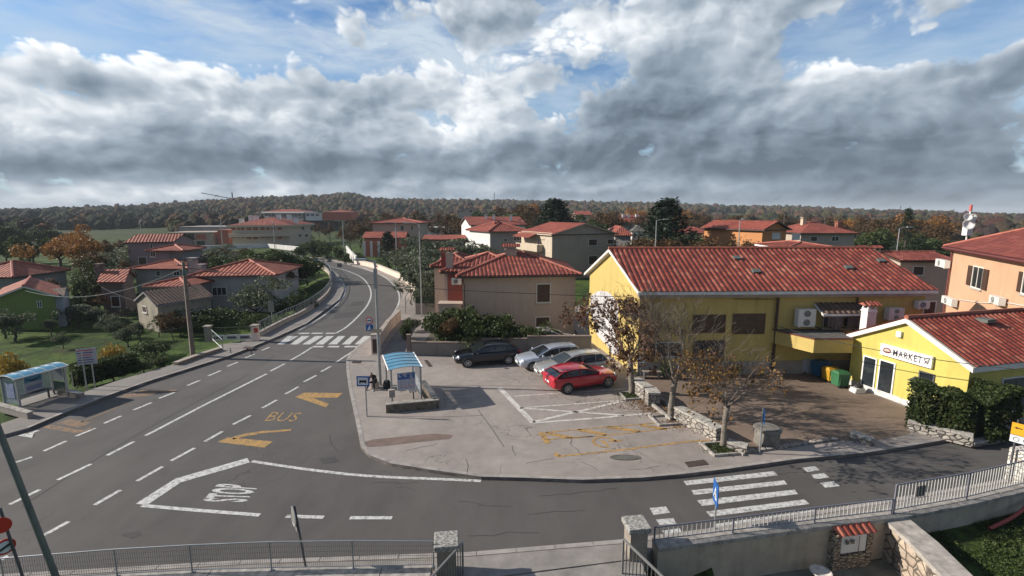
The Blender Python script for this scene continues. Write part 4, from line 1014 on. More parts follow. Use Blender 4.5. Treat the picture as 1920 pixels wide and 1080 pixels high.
# ---------------------------------------------------------------- second row behind
A = V3(5.3, 65); B = V3(15.3, 69.5); z = ZH(65, 440)
g1 = bld('gabled_house', 'big plain gabled house with sunlit cream balconies on its side', 'house', A, B, (-3.6, 7.4), 10, 0, z, 1.5, 'gn', CREAM2, TILEF, ov=.4, fascia=CREAM3, ridge=False)
win(g1, 'f', 1104, 449, 1119, 460, 'shut'); win(g1, 'f', 1139, 449, 1150, 457, 'shut'); win(g1, 'f', 1104, 480, 1120, 495, 'shut')
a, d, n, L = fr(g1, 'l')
mb = MB(); mb.box(facept(g1, 'l', L / 2, z / 2 + 0.2, .02), (L, .04, z), atan2(d.y, d.x)); build('painted_sunlit_side', mb, CREAM3, g1['T'], world=True)  # paler sheet: sunlight on this side is put into the colour
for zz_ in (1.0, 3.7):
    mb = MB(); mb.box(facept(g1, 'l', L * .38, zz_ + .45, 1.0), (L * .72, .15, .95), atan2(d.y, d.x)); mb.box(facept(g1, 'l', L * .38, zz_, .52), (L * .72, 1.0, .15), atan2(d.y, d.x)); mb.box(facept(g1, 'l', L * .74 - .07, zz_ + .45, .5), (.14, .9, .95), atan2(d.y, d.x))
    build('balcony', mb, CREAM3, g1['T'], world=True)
for uu in (1.5, 4.0, 7.6):
    for zz_ in (1.2, 3.9): win(g1, 'l', uz=(uu, zz_, uu + .9, zz_ + 1.6), style='shut', sill=False)
p0 = facept(g1, 'l', .2, z - .5, 1.6); p1 = facept(g1, 'l', L * .6, z - .5, 1.6); mb = MB(); tile_sheet(mb, [p0, p1, facept(g1, 'l', L * .6, z + .1, 0), facept(g1, 'l', .2, z + .1, 0)], seg=0); mb.beam(p0, p1, .1, .12); build('porch_roof', mb, TILEF, g1['T'], world=True)
chimney(g1, V3(X(1071, 73, 8), 73, ZH(73, 436)), .9, 1.1, CREAM2, 'flat')
mbw = V3(15.5, 72)
bld('low_side_house', 'low house with red roof right of the big gabled house', 'house', (X(1150, 76, 5), 76), (X(1185, 76, 5), 75), (0, 1), 8, 0, ZH(76, 441), 1.4, 'hip', GREYW, TILEF, ridge=False)
yw = 76; z = ZH(yw, 434)
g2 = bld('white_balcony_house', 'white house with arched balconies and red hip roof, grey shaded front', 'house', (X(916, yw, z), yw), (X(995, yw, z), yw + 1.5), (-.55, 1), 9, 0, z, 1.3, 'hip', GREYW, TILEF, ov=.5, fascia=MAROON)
a, d, n, L = fr(g2, 'l'); mb = MB(); mb.box(facept(g2, 'l', L / 2, z / 2, .03), (L, .04, z), atan2(d.y, d.x)); build('painted_sunlit_side', mb, OFFW, g2['T'], world=True)  # white sheet paints this side sunlit; the wall's grey paints the front shaded
win(g2, 'f', 963, 442, 979, 451, 'glass', nm=3); win(g2, 'f', 945, 448, 951, 452, 'glass', nm=1)
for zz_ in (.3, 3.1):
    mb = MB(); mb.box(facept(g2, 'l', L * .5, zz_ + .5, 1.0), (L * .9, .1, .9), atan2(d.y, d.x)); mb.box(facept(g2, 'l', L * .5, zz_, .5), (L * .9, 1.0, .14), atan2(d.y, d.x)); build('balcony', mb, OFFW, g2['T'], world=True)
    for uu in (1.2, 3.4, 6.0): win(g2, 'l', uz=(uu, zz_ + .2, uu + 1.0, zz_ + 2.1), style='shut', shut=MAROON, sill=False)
chimney(g2, V3(X(932, 80, 7), 80, ZH(80, 428)), .8, 1.0, MAROON, 'flat')
yw = 90; z = ZH(yw, 422)
g3 = bld('white_gabled_house', 'white gabled house behind, slate-grey side roof and three thin chimneys', 'house', (X(880, yw, z), yw), (X(990, yw, z), yw + 4), (-.3, 1), 10, 0, z, 1.5, 'gu', OFFW, TILEF, ridge=False)
for px in (911, 926, 958): chimney(g3, V3(X(px, 95, 8), 95, ZH(95, 414)), .5, 1.0, WHITE, 'flat')
# ---------------------------------------------------------------- bungalow and sheds in the garden valley
y0 = 49.0; z = ZH(y0, 518)
BUNGW = mat('bungalow_render', (.40, .37, .355), .88, .07, .5, stain=.3)
l1 = bld('bungalow', 'grey bungalow with bright red hip roof by the curved railing', 'house', (X(350, y0, z), y0), (X(509, y0, z), y0 + 1), (-.12, 1), 9, -1.3, z, ZH(y0 + 4.5, 488) - z, 'hip', BUNGW, TILE_O, ov=.45, seg=0, period=.42, fascia=MAROON, inset=4.5)
win(l1, 'f', 399, 539, 424, 553, 'glass', nm=3)
win(l1, 'f', 466, 545, 478, 570, 'shut') if 0 else None
chimney(l1, V3(X(361, y0 + 3, 4), y0 + 3, z + .1), .7, 1.3, GREYW, 'flat'); chimney(l1, V3(X(377, y0 + 1.6, 4), y0 + 1.6, z + .1), .55, .75, GREYW, 'flat')
y0 = 45.5; z = ZH(y0, 537)
l2 = bld('low_hip_house', 'low house with dark red hip roof between the stone shed and bungalow', 'house', (X(268, y0, z), y0), (X(352, y0, z), y0), (0, 1), 6.5, -1.4, z, ZH(y0 + 3.2, 519) - z, 'hip', GREYD, TILE_O, ov=.4, period=.42, fascia=MAROON)
y0 = 40.8; z = ZH(y0, 573); 
l3 = bld('stone_shed', 'old stone shed with mossy brown tiles behind the utility pole', 'shed', (X(252, 43.5, z), 43.4), (X(292, y0, z), y0), (.45, .9), 5.0, -1.4, z, 1.0, 'gn', mat('shed_render', (.27, .235, .185), .92, .3, 1.2, stain=.6, bump=.01), TILE_DARK, ov=.18, seg=4, fascia=GREYD, ridge=False)
win(l3, 'f', 268, 575, 275, 585, 'shut')
win(l3, 'r', uz=(2.6, -1.25, 3.9, .0), style='shut', shut=mat('shed_door', (.13, .05, .045), .8, .2), name='door', sill=False)
y0 = 47.5; z = ZH(y0, 529)
l4 = bld('red_roof_cottage', 'small brown cottage with a mono red roof and brick chimney', 'house', (X(181, y0, z), y0), (X(234, y0, z), y0), (-.55, 1), 6, -1.4, z, 1.0, 'gu', mat('brown_render', (.16, .105, .09), .9, .2, 1, stain=.3), TILE_O, ov=.3, period=.42, fascia=MAROON, ridge=False)
chimney(l4, V3(X(187, y0 + 2, 3), y0 + 2, z + .2), .55, 1.2, MATS['brown_render'], 'flat')
y0 = 42.0; z = ZH(y0, 557)
l5 = bld('green_house', 'bright green rendered house with red gabled roof at the garden edge', 'house', (X(2, y0, z), y0 - .8), (X(97, y0, z), y0 + .6), (-.80, .9), 8, -1.4, z, 1.0, 'gn', GREENW, TILE_O, ov=.3, period=.42, fascia=OFFW)
win(l5, 'f', 71, 565, 78, 576, 'glass', nm=2, sill=False)
l6 = bld('grey_lean_to', 'pale grey lean-to with dark doorway against the green house', 'shed', (X(98, 43.0, .8), 42.9), (X(122, 43.6, .8), 43.6), (-.7, .9), 5, -1.4, ZH(42.6, 559), .5, 'gu', mat('blue_grey_render', (.30, .33, .37), .9, .1), TILE_DARK, ov=.12, fascia=GREYD, ridge=False)
win(l6, 'f', 96.5 + 2, 571, 107, 592, 'shut', shut=GREYD, sill=False, name='door')
y0 = 52; z = ZH(y0, 520)
bld('far_left_house', 'slate grey house with dull red roof cut by the frame edge', 'house', (X(-90, y0, z), y0), (X(24, y0, z), y0), (0, 1), 7, -1.4, z, 1.4, 'hip', GREYD, TILE_O, period=.42)
y0 = 62; z = ZH(y0, 504)
l7 = bld('two_step_house', 'grey house with a raised red roofed upper storey', 'house', (X(240, y0, z), y0), (X(352, y0, z), y0), (-.1, 1), 9, -1.3, z, ZH(y0 + 3, 488) - z, 'hip', GREYW, TILE_O, ov=.5, period=.42, fascia=MAROON)
win(l7, 'f', 326, 509, 336, 516, 'glass'); win(l7, 'f', 294, 509, 300, 517, 'glass', nm=1)
y0 = 66; z = ZH(y0, 470)
l8 = bld('upper_storey', 'square upper storey with small red pyramid roof', 'house', (X(272, y0, z), y0), (X(344, y0, z), y0), (-.1, 1), 6, 1.5, z, ZH(y0 + 3, 459) - z, 'hip', GREYD, TILE_O, ov=.6, period=.42, fascia=MAROON)
win(l8, 'f', 283, 473, 291, 481, 'glass'); 
y0 = 74; z = ZH(y0, 455)
l9 = bld('mauve_house', 'tall mauve house with faded red roof at the field edge', 'house', (X(231, y0, z), y0), (X(300, y0, z), y0 + 3), (-.2, 1), 8, -1.0, z, 1.1, 'gu', PURPLE, TILE_O, ov=.3, period=.42, ridge=False)
win(l9, 'f', 282, 458, 286, 465, 'shut', sill=False)
# ---------------------------------------------------------------- far buildings
y0 = 128; z = ZH(y0, 423); zb = ZH(y0, 462)
f1 = bld('apartment_block', 'long cream apartment block with brick-red window panels and red roof', 'apartment block', (X(424, y0, z), y0), (X(542, y0 + 6, z), y0 + 7), (-.1, 1), 22, zb, z, 2.1, 'hip', CREAM3, TILEF, ov=.8, fascia=CREAM3, ridge=False, fh=.5)
BRK = mat('brick_panel', (.34, .12, .08), .85, .2, 2)
for row, (ya, yb_) in enumerate(((425.5, 431), (440, 445.5))):
    for px0, px1 in ((434, 441), (445, 449), (452, 458), (463, 471), (475, 483), (489, 496), (500, 505), (509, 515), (521, 528)):
        win(f1, 'f', px0, ya, px1, yb_ + (2.5 if row and px0 in (463, 475, 521) else 0), 'shut', shut=BRK, frame=BRK, sill=False)
mb = MB(); a, d, n, L = fr(f1, 'f'); zm = (z + zb) / 2 + .1
mb.box(facept(f1, 'f', L / 2, zm, .5), (L + 1.5, 1.0, .9), atan2(d.y, d.x)); build('balcony_band', mb, CREAM3, f1['T'], world=True)
for px0, px1, pa_, pb_ in ((565, 570, 425, 431), (581, 587, 425, 432), (560, 565, 439, 444), (572, 577, 439, 444)): win(f1, 'r', px0, pa_, px1, pb_, 'shut', sill=False)
for px, py in ((470, 414), (480, 414), (522, 412), (542, 412), (554, 418), (452, 420)): chimney(f1, V3(X(px, 140, 9), 140, ZH(140, py)), 1.0, 1.3, WHITE, 'flat')
y0 = 132; z = ZH(y0, 437); zb = ZH(y0, 463)
f2 = bld('unfinished_block', 'unfinished concrete frame building with raw red brick infill', 'building', (X(312, y0, z), y0), (X(388, y0, z), y0 + 3), (-.2, 1), 12, zb, z, .4, 'flat', CONCB, None, ov=.3, fascia=CONCB)
for px0, px1, pa_, pb_ in ((317, 341, 439, 449), (367, 387, 439, 449)): win(f2, 'f', px0, pa_, px1, pb_, 'shut', shut=BRK, frame=CONCB, sill=False)
for px0, px1, pa_, pb_ in ((344, 350, 438, 449), (353, 364, 438, 449), (317, 323, 452, 460), (328, 334, 452, 460), (344, 364, 452, 462), (369, 384, 452, 460)): win(f2, 'f', px0, pa_, px1, pb_, 'glass', frame=CONCB, sill=False)
y0 = 146; z = ZH(y0, 426)
bld('unfinished_upper_block', 'grey concrete upper block rising behind the raw brick building', 'building', (X(333, y0, z), y0), (X(428, y0, z), y0 + 2), (-.1, 1), 14, ZH(132, 463), z, .4, 'flat', GREYW, None, ov=.2, fascia=GREYW)
bld('brick_side_block', 'raw red brick side block joined to the cream apartments', 'building', (X(405, 136, 5), 136), (X(428, 136, 5), 136), (0, 1), 8, ZH(132, 463), ZH(136, 432), .4, 'flat', BRK, None, ov=.2, fascia=BRK)
y0 = 235; z = ZH(y0, 397)
f3 = bld('school_building', 'wide glazed modern building with thin red roof below the wooded ridge', 'building', (X(478, y0, z), y0 + 6), (X(570, y0, z), y0), (0, 1), 16, ZH(y0, 411), z, 1.2, 'hip', GREYW, TILEF, ov=1, fascia=WHITEB, ridge=False, fh=.6)
for i in range(12): win(f3, 'f', 482 + i * 7, 400, 487.5 + i * 7, 405, 'glass', nm=1, sill=False)
f4 = bld('school_wing', 'white wing with small windows next to a red-orange block', 'building', (X(570, y0, z), y0), (X(604, y0, z), y0), (0, 1), 12, ZH(y0, 411), ZH(y0, 399), .6, 'flat', OFFW, None, fascia=WHITEB)
for i in range(3): win(f4, 'f', 574 + i * 9, 401, 580 + i * 9, 405, 'glass', sill=False)
bld('red_block', 'red-orange block at the end of the glazed modern building', 'building', (X(606, y0, z), y0 - 1), (X(654, y0, z), y0 + 4), (0, 1), 12, ZH(y0, 411), ZH(y0, 398), 1.2, 'hip', mat('red_orange_render', (.40, .11, .06), .85, .1), TILEF, fascia=MAROON, ridge=False)
y0 = 108; z = ZH(y0, 418)
f5 = bld('hip_roof_villa', 'beige two storey villa with shallow hip roof and brick garage below', 'house', (X(692, y0, z), y0), (X(790, y0, z), y0 + 1), (0, 1), 11, 0, z, ZH(y0 + 5, 409) - z, 'hip', CREAM2, TILEF, ov=.6)
win(f5, 'f', 751, 423, 757, 432, 'glass'); win(f5, 'f', 771, 423, 774, 431, 'glass', nm=1)
f5b = bld('garage_house', 'brick garage with red lean roof and white posts by the meadow', 'garage', (X(682, 103, 3), 102), (X(762, 103, 3), 102), (0, 1), 5, 0, ZH(102, 446), 1.2, 'gu', BRK, TILEF, ridge=False)
mb = MB()
for px in (684, 697, 711): q = P(px, 461, 0); q.y = 101.5; mb.box((X(px, 101.5, 0), 101.5, 1.5), (.4, .4, 3.2))
build('post', mb, OFFW, f5b['T'], world=True)
y0 = 92; z = ZH(y0, 449)
f6 = bld('long_bungalow', 'long low grey bungalow with a straight red roof edge', 'house', (X(790, y0, z), y0), (X(873, y0, z), y0), (0, 1), 8, 0, z, .7, 'gu', GREYW, TILEF, ov=.4, fascia=TILEF, ridge=False, fh=.3)
for px0, px1 in ((813, 826), (853, 860)): win(f6, 'f', px0, 456, px1, 464, 'glass')
y0 = 150; bld('flat_roof_house', 'pale flat roofed house between villa and white houses', 'house', (X(797, y0, 4), y0), (X(845, y0, 4), y0), (0, 1), 9, 0, ZH(y0, 427), .4, 'flat', OFFW, None, fascia=WHITEB)
y0 = 240; z = ZH(y0, 398)
f7 = bld('hillside_house', 'brown house alone on the wooded slope', 'house', (X(858, y0, z), y0), (X(904, y0, z), y0 + 4), (0, 1), 12, ZH(y0, 414), z, 2.4, 'gn', CREAM2, TILEF, ridge=False)
for px0, px1, a_, b_ in ((880, 885, 394, 398), (894, 900, 395, 399), (894, 900, 404, 407)): win(f7, 'f', px0, a_, px1, b_, 'shut', sill=False)
bld('ridge_cottage', 'small house with red roof half hidden by bare trees', 'house', (X(1078, 190, 8), 190), (X(1110, 190, 8), 190), (0, 1), 10, 3, ZH(190, 403), 1.6, 'gu', CREAM2, TILEF, ridge=False)
y0 = 150; z = ZH(y0, 417)
f8 = bld('grey_red_roof_house', 'grey house with red roof and white chimneys left of the dark conifer', 'house', (X(1152, y0, z), y0), (X(1215, y0, z), y0), (0, 1), 12, 0, z, 2.2, 'gu', GREYW, TILEF, ridge=False)
for px in (1169, 1178, 1194): chimney(f8, V3(X(px, y0 + 4, 9), y0 + 4, ZH(y0 + 4, 411)), .8, 1.4, WHITE, 'flat')
win(f8, 'f', 1200, 421, 1206, 426, 'glass', sill=False)
y0 = 112; z = ZH(y0, 434)
f9 = bld('white_porch_house', 'low white house with dark porch openings beside the conifer', 'house', (X(1183, y0, z), y0), (X(1216, y0, z), y0), (0, 1), 8, 0, z, 1.4, 'hip', WHITE, mat('grey_roofing', (.13, .115, .105), .9, .2), ridge=False)
for px in (1187, 1197, 1206): win(f9, 'f', px, 438, px + 5, 446, 'glass', nm=1, sill=False)
# orange house group
y0 = 56; z = ZH(y0, 431)
o1 = bld('orange_house', 'orange house with red gabled roof and white window shutters', 'house', (X(1432, y0, z), y0), (X(1508, y0, z), y0 + 2.5), (-.55, 1), 9, 0, z, 1.0, 'gn', ORANGEW, TILEF, ov=.4, fascia=BROWN, ridge=False)
win(o1, 'f', 1448, 437, 1462, 447, 'shut', shut=OFFW); win(o1, 'f', 1486, 439, 1499, 448, 'shut', shut=OFFW)
y0 = 62; z = ZH(y0, 433)
o2 = bld('orange_wing', 'orange side wing with balcony parapet and broad red roof', 'house', (X(1376, y0, z), y0 + 3), (X(1440, y0, z), y0), (.1, 1), 9, 0, z, 1.3, 'hip', ORANGEW, TILEF, ov=.5, fascia=MAROON, ridge=False)
win(o2, 'f', 1405, 437, 1412, 449, 'glass'); 
mb = MB(); mb.box(facept(o2, 'f', 1.8, 2.9, .5), (3.4, 1.0, 1.0), 0); build('balcony', mb, ORANGEW, o2['T'], world=True)
y0 = 66; z = ZH(y0, 437)
o3 = bld('beige_red_roof_house', 'beige house with long red roof right of the orange house', 'house', (X(1500, y0, z), y0), (X(1612, y0, z), y0), (0, 1), 9, 0, z, 1.5, 'hip', CREAM2, TILEF, ov=.4, ridge=False)
chimney(o3, V3(X(1506, y0 + 4, 7), y0 + 4, ZH(y0 + 4, 422)), .6, .9, CREAM3, 'flat'); chimney(o3, V3(X(1572, y0 + 4, 7), y0 + 4, ZH(y0 + 4, 428)), .7, .8, BRK, 'flat')
y0 = 42; z = ZH(y0, 467)
o4 = bld('low_red_roof', 'low house showing a wide red roof just over the long yellow roof', 'house', (X(1474, y0, z), y0), (X(1580, y0, z), y0), (.1, 1), 7, 0, z, ZH(y0 + 3.5, 454) - z, 'hip', CREAM2, TILE, ov=.4, seg=4, fascia=WHITEB)
for px in (1613, 1640): 
    q = V3(X(px, 40.5, 5.5), 40.5, 4.6); chimney(o4, q, .55, ZH(40.5, 469) - 4.6, CREAM3, 'tile')
y0 = 95; z = ZH(y0, 437)
bld('red_roof_cottage', 'distant cottage with red roof directly right of the great dark conifer', 'house', (X(1288, y0, z), y0), (X(1338, y0, z), y0), (0, 1), 8, 0, z, 1.1, 'hip', CREAM2, TILEF, ridge=False)
y0 = 78; z = ZH(y0, 449)
bld('small_orange_roof_house', 'small white house with orange-red roof left of the orange wing', 'house', (X(1338, y0, z), y0), (X(1378, y0, z), y0), (0, 1), 7, 0, z, 1.3, 'hip', OFFW, TILEF, ridge=False, fascia=WHITEB)
y0 = 420; z = ZH(y0, 417)
bld('white_hill_villa', 'distant white villa in the dark wood far left', 'house', (X(55, y0, z), y0), (X(92, y0, z), y0), (0, 1), 12, ZH(y0, 432), z, .5, 'flat', OFFW, None, fascia=WHITEB)
for i, (px, py) in enumerate(((1340, 402), (1352, 405), (1374, 406), (1384, 403))):
    y0 = 520 + 20 * i; z = ZH(y0, py); bld('hill_house', 'distant pale houses dotted on the wooded hillside', 'house', (X(px, y0, z), y0), (X(px + 9, y0, z), y0), (0, 1), 8, z - 4, z, 1.5, 'gu', OFFW, TILEF, ridge=False, group='pale houses on the far hillside')

# television aerials
def aerial(b, px, y, py, h=1.6, n=6):
    z = ZH(y, py); x = X(px, y, z); mb = MB(); mb.tube([(x, y, z - .5), (x, y, z + h)], .02 + y * .0004, 5); r = .010 + y * .0003
    mb.tube([(x - .5, y, z + h * .9), (x + .5, y + .2, z + h * .9)], r, 4)
    for k in range(n): mb.tube([(x - .45 + .9 * k / (n - 1), y - .22, z + h * .9), (x - .45 + .9 * k / (n - 1), y + .35, z + h * .9)], r * .7, 3)
    build('tv_aerial', mb, STEEL_D, b['roof'], world=True)
aerial(hh, 1010, hh['c'][0].y + 4.1, 478, 1.3); aerial(h2, 846, y2 + 3.4, 486, 1.4); aerial(g1, 1090, 72, 432, 1.6); aerial(g2, 975, 80, 428, 1.6); aerial(l1, 440, 53, 492, 1.3); aerial(o1, 1470, 60, 418, 1.5); aerial(o3, 1545, 70, 430, 1.5); aerial(f5, 740, 113, 411, 2); aerial(l7, 320, 66, 492, 1.4)
for b_, m_ in ((g1, BROWN), (g2, MAROON), (l1, MAROON), (l2, MAROON), (o1, BROWN), (o3, BROWN), (f5, BROWN)): gutter(b_, 0, 1, m_, .07)
pipe(yb, [facept(yb, 'f', 12.0, 4.45, .1), facept(yb, 'f', 12.0, .2, .1)], .05); pipe(pb, [facept(pb, 'f', .25, 6.5, .1), facept(pb, 'f', .25, .3, .1)], .06, MAROON)
win(l2, 'f', uz=(1.0, -.3, 1.8, .7), style='glass'); win(l9, 'f', uz=(1.2, 1.0, 2.2, 2.2), style='shut'); win(l9, 'f', uz=(3.4, 1.0, 4.4, 2.2), style='shut'); win(l4, 'f', uz=(.9, -.3, 1.7, .7), style='shut'); win(o3, 'f', 1520, 444, 1532, 452, 'shut'); win(o3, 'f', 1560, 444, 1572, 452, 'glass'); win(g3, 'f', 900, 428, 908, 434, 'shut')
# ================================================================ VEGETATION
def leaf_mesh(name, pts, size, m, rnd, parent=None, flat=0.0, world=False, elong=1.0, loc=None, nrm=None):
    n = len(pts); pts = np.asarray(pts, dtype=np.float64)
    rs = np.random.RandomState(rnd)
    a = rs.normal(size=(n, 3)); a[:, 2] *= (1 - flat); a /= np.linalg.norm(a, axis=1)[:, None] + 1e-9
    c = rs.normal(size=(n, 3)); c[:, 2] *= (1 - flat)
    b = np.cross(a, c); b /= np.linalg.norm(b, axis=1)[:, None] + 1e-9
    s = size * rs.uniform(.6, 1.35, n)[:, None]
    f = np.cross(a, b) * s * .25
    v = np.empty((n, 4, 3)); v[:, 0] = pts - a * s * elong; v[:, 1] = pts - b * s * .6 + f; v[:, 2] = pts + a * s * elong; v[:, 3] = pts + b * s * .6 + f
    v = v.reshape(-1, 3)
    if parent is not None and world:
        M = np.array(BASE[parent.name].inverted()); v = v @ M[:3, :3].T + M[:3, 3]
    if loc is not None: v = v - np.array(loc)
    me = bpy.data.meshes.new(name); me.vertices.add(n * 4); me.loops.add(n * 4); me.polygons.add(n)
    me.vertices.foreach_set('co', v.ravel()); me.loops.foreach_set('vertex_index', np.arange(n * 4, dtype=np.int32))
    me.polygons.foreach_set('loop_start', np.arange(0, n * 4, 4, dtype=np.int32)); me.polygons.foreach_set('loop_total', np.full(n, 4, dtype=np.int32))
    me.materials.append(m); me.update(); me.validate()
    o = link(bpy.data.objects.new(name, me))
    if parent is not None: o.parent = parent; BASE[o.name] = BASE[parent.name]
    elif loc is not None: o.location = loc
    return o
def lobes_pts(lobes, n, rnd, gap=.38, gscale=1.2, inner=.45):
    rs = np.random.RandomState(rnd); out = []; vols = np.array([l[1][0] * l[1][1] * l[1][2] for l in lobes]) ** .7; vols /= vols.sum()
    rr = random.Random(rnd)
    while len(out) < n:
        k = rs.choice(len(lobes), p=vols); (cx, cy, cz), (rx, ry, rz) = lobes[k]
        d = rs.normal(size=3); d /= np.linalg.norm(d) + 1e-9; q = rs.uniform(inner, 1.0) ** .5
        q *= 1 + .22 * noise.noise(Vector(d * 2.3 + k))
        p = (cx + d[0] * rx * q, cy + d[1] * ry * q, cz + d[2] * rz * q)
        if noise.noise(Vector(p) * gscale + Vector((k, rnd, 0))) < -gap * .6 - .1 + rr.random() * .25 - .1: continue
        out.append(p)
    return out
def LM(name, c, tr=.25): return mat_custom(name, leaf_fn(c, tr))
OLIVE = LM('olive_leaf', ((.055, .068, .04), (.095, .11, .065), (.15, .165, .11)))
DGREEN = LM('dark_leaf', ((.026, .042, .014), (.05, .07, .022), (.10, .12, .045)))
MGREEN = LM('mid_leaf', ((.03, .05, .014), (.05, .075, .02), (.085, .10, .03)))
AUTUMN = LM('autumn_leaf', ((.22, .085, .018), (.32, .13, .025), (.28, .17, .04)))
BROWNL = LM('brown_leaf', ((.055, .035, .018), (.10, .055, .022), (.13, .075, .03)))
GOLD = LM('gold_leaf', ((.20, .13, .02), (.30, .20, .035), (.38, .25, .05)))
PLANE = LM('plane_leaf', ((.10, .05, .025), (.18, .085, .03), (.24, .15, .035)))
NEEDLE = LM('needle', ((.008, .018, .010), (.015, .03, .016), (.03, .048, .026)), .1)
TWIG = mat('twig_grey', (.12, .095, .078), .9, .3, 6)
def grow(mb, p, d, L, r, depth, rr, tips, spread=.55, up=.12, kids=(2, 3), shrink=.72, nseg=3, minr=.006, sides=5):
    pts = [p]; q = Vector(p); dd = Vector(d)
    for i in range(nseg):
        dd = (dd + Vector((rr.gauss(0, .12), rr.gauss(0, .12), rr.gauss(0, .08) + up * .4))).normalized(); q = q + dd * (L / nseg); pts.append(q.copy())
    r1 = max(minr, r * .62); rad = [r + (r1 - r) * i / nseg for i in range(nseg + 1)]
    mb.tube(pts, rad, sides if r > .03 else 3, cap=False)
    if depth <= 0: tips.append(q.copy()); tips.append(pts[1].copy()); return
    for k in range(rr.randint(*kids) + (1 if depth > 3 else 0)):
        ax = Vector((rr.gauss(0, 1), rr.gauss(0, 1), rr.gauss(0, .5))); ax = (ax - dd * ax.dot(dd)).normalized()
        nd = (dd + ax * rr.uniform(spread * .6, spread * 1.4) + V3(0, 0, up)).normalized()
        st = pts[-1] if k < 2 else pts[rr.randint(1, nseg - 1) if nseg > 1 else 1]
        grow(mb, st, nd, L * rr.uniform(shrink * .85, shrink * 1.12), r1 * (.85 if k == 0 else .7), depth - 1, rr, tips, spread, up, kids, shrink, max(2, nseg - 1) if depth < 3 else nseg, minr, sides)
def trunk_simple(t, h, r, lean=0.0, n=3, seed=1, m=None, name='trunk', limbs=4, spread=.9, lh=.5):
    rr = random.Random(seed); mb = MB(); pts = [V3(0, 0, -.3)]; 
    for i in range(1, n + 2): pts.append(V3(lean * i / n + rr.gauss(0, r * .5), rr.gauss(0, r * .5), h * i / (n + 1)))
    mb.tube(pts, [r * (1.15 - .55 * i / (n + 1)) for i in range(n + 2)], 7)
    for k in range(limbs):
        a = 2 * pi * k / limbs + rr.random(); p = pts[-2 if k % 2 else -1]
        mb.tube([p, p + V3(cos(a) * spread * .5, sin(a) * spread * .5, lh * .6), p + V3(cos(a) * spread, sin(a) * spread, lh * 1.3)], [r * .5, r * .35, r * .15], 5)
    return build(name, mb, m or BARKD, t)
PR = {}
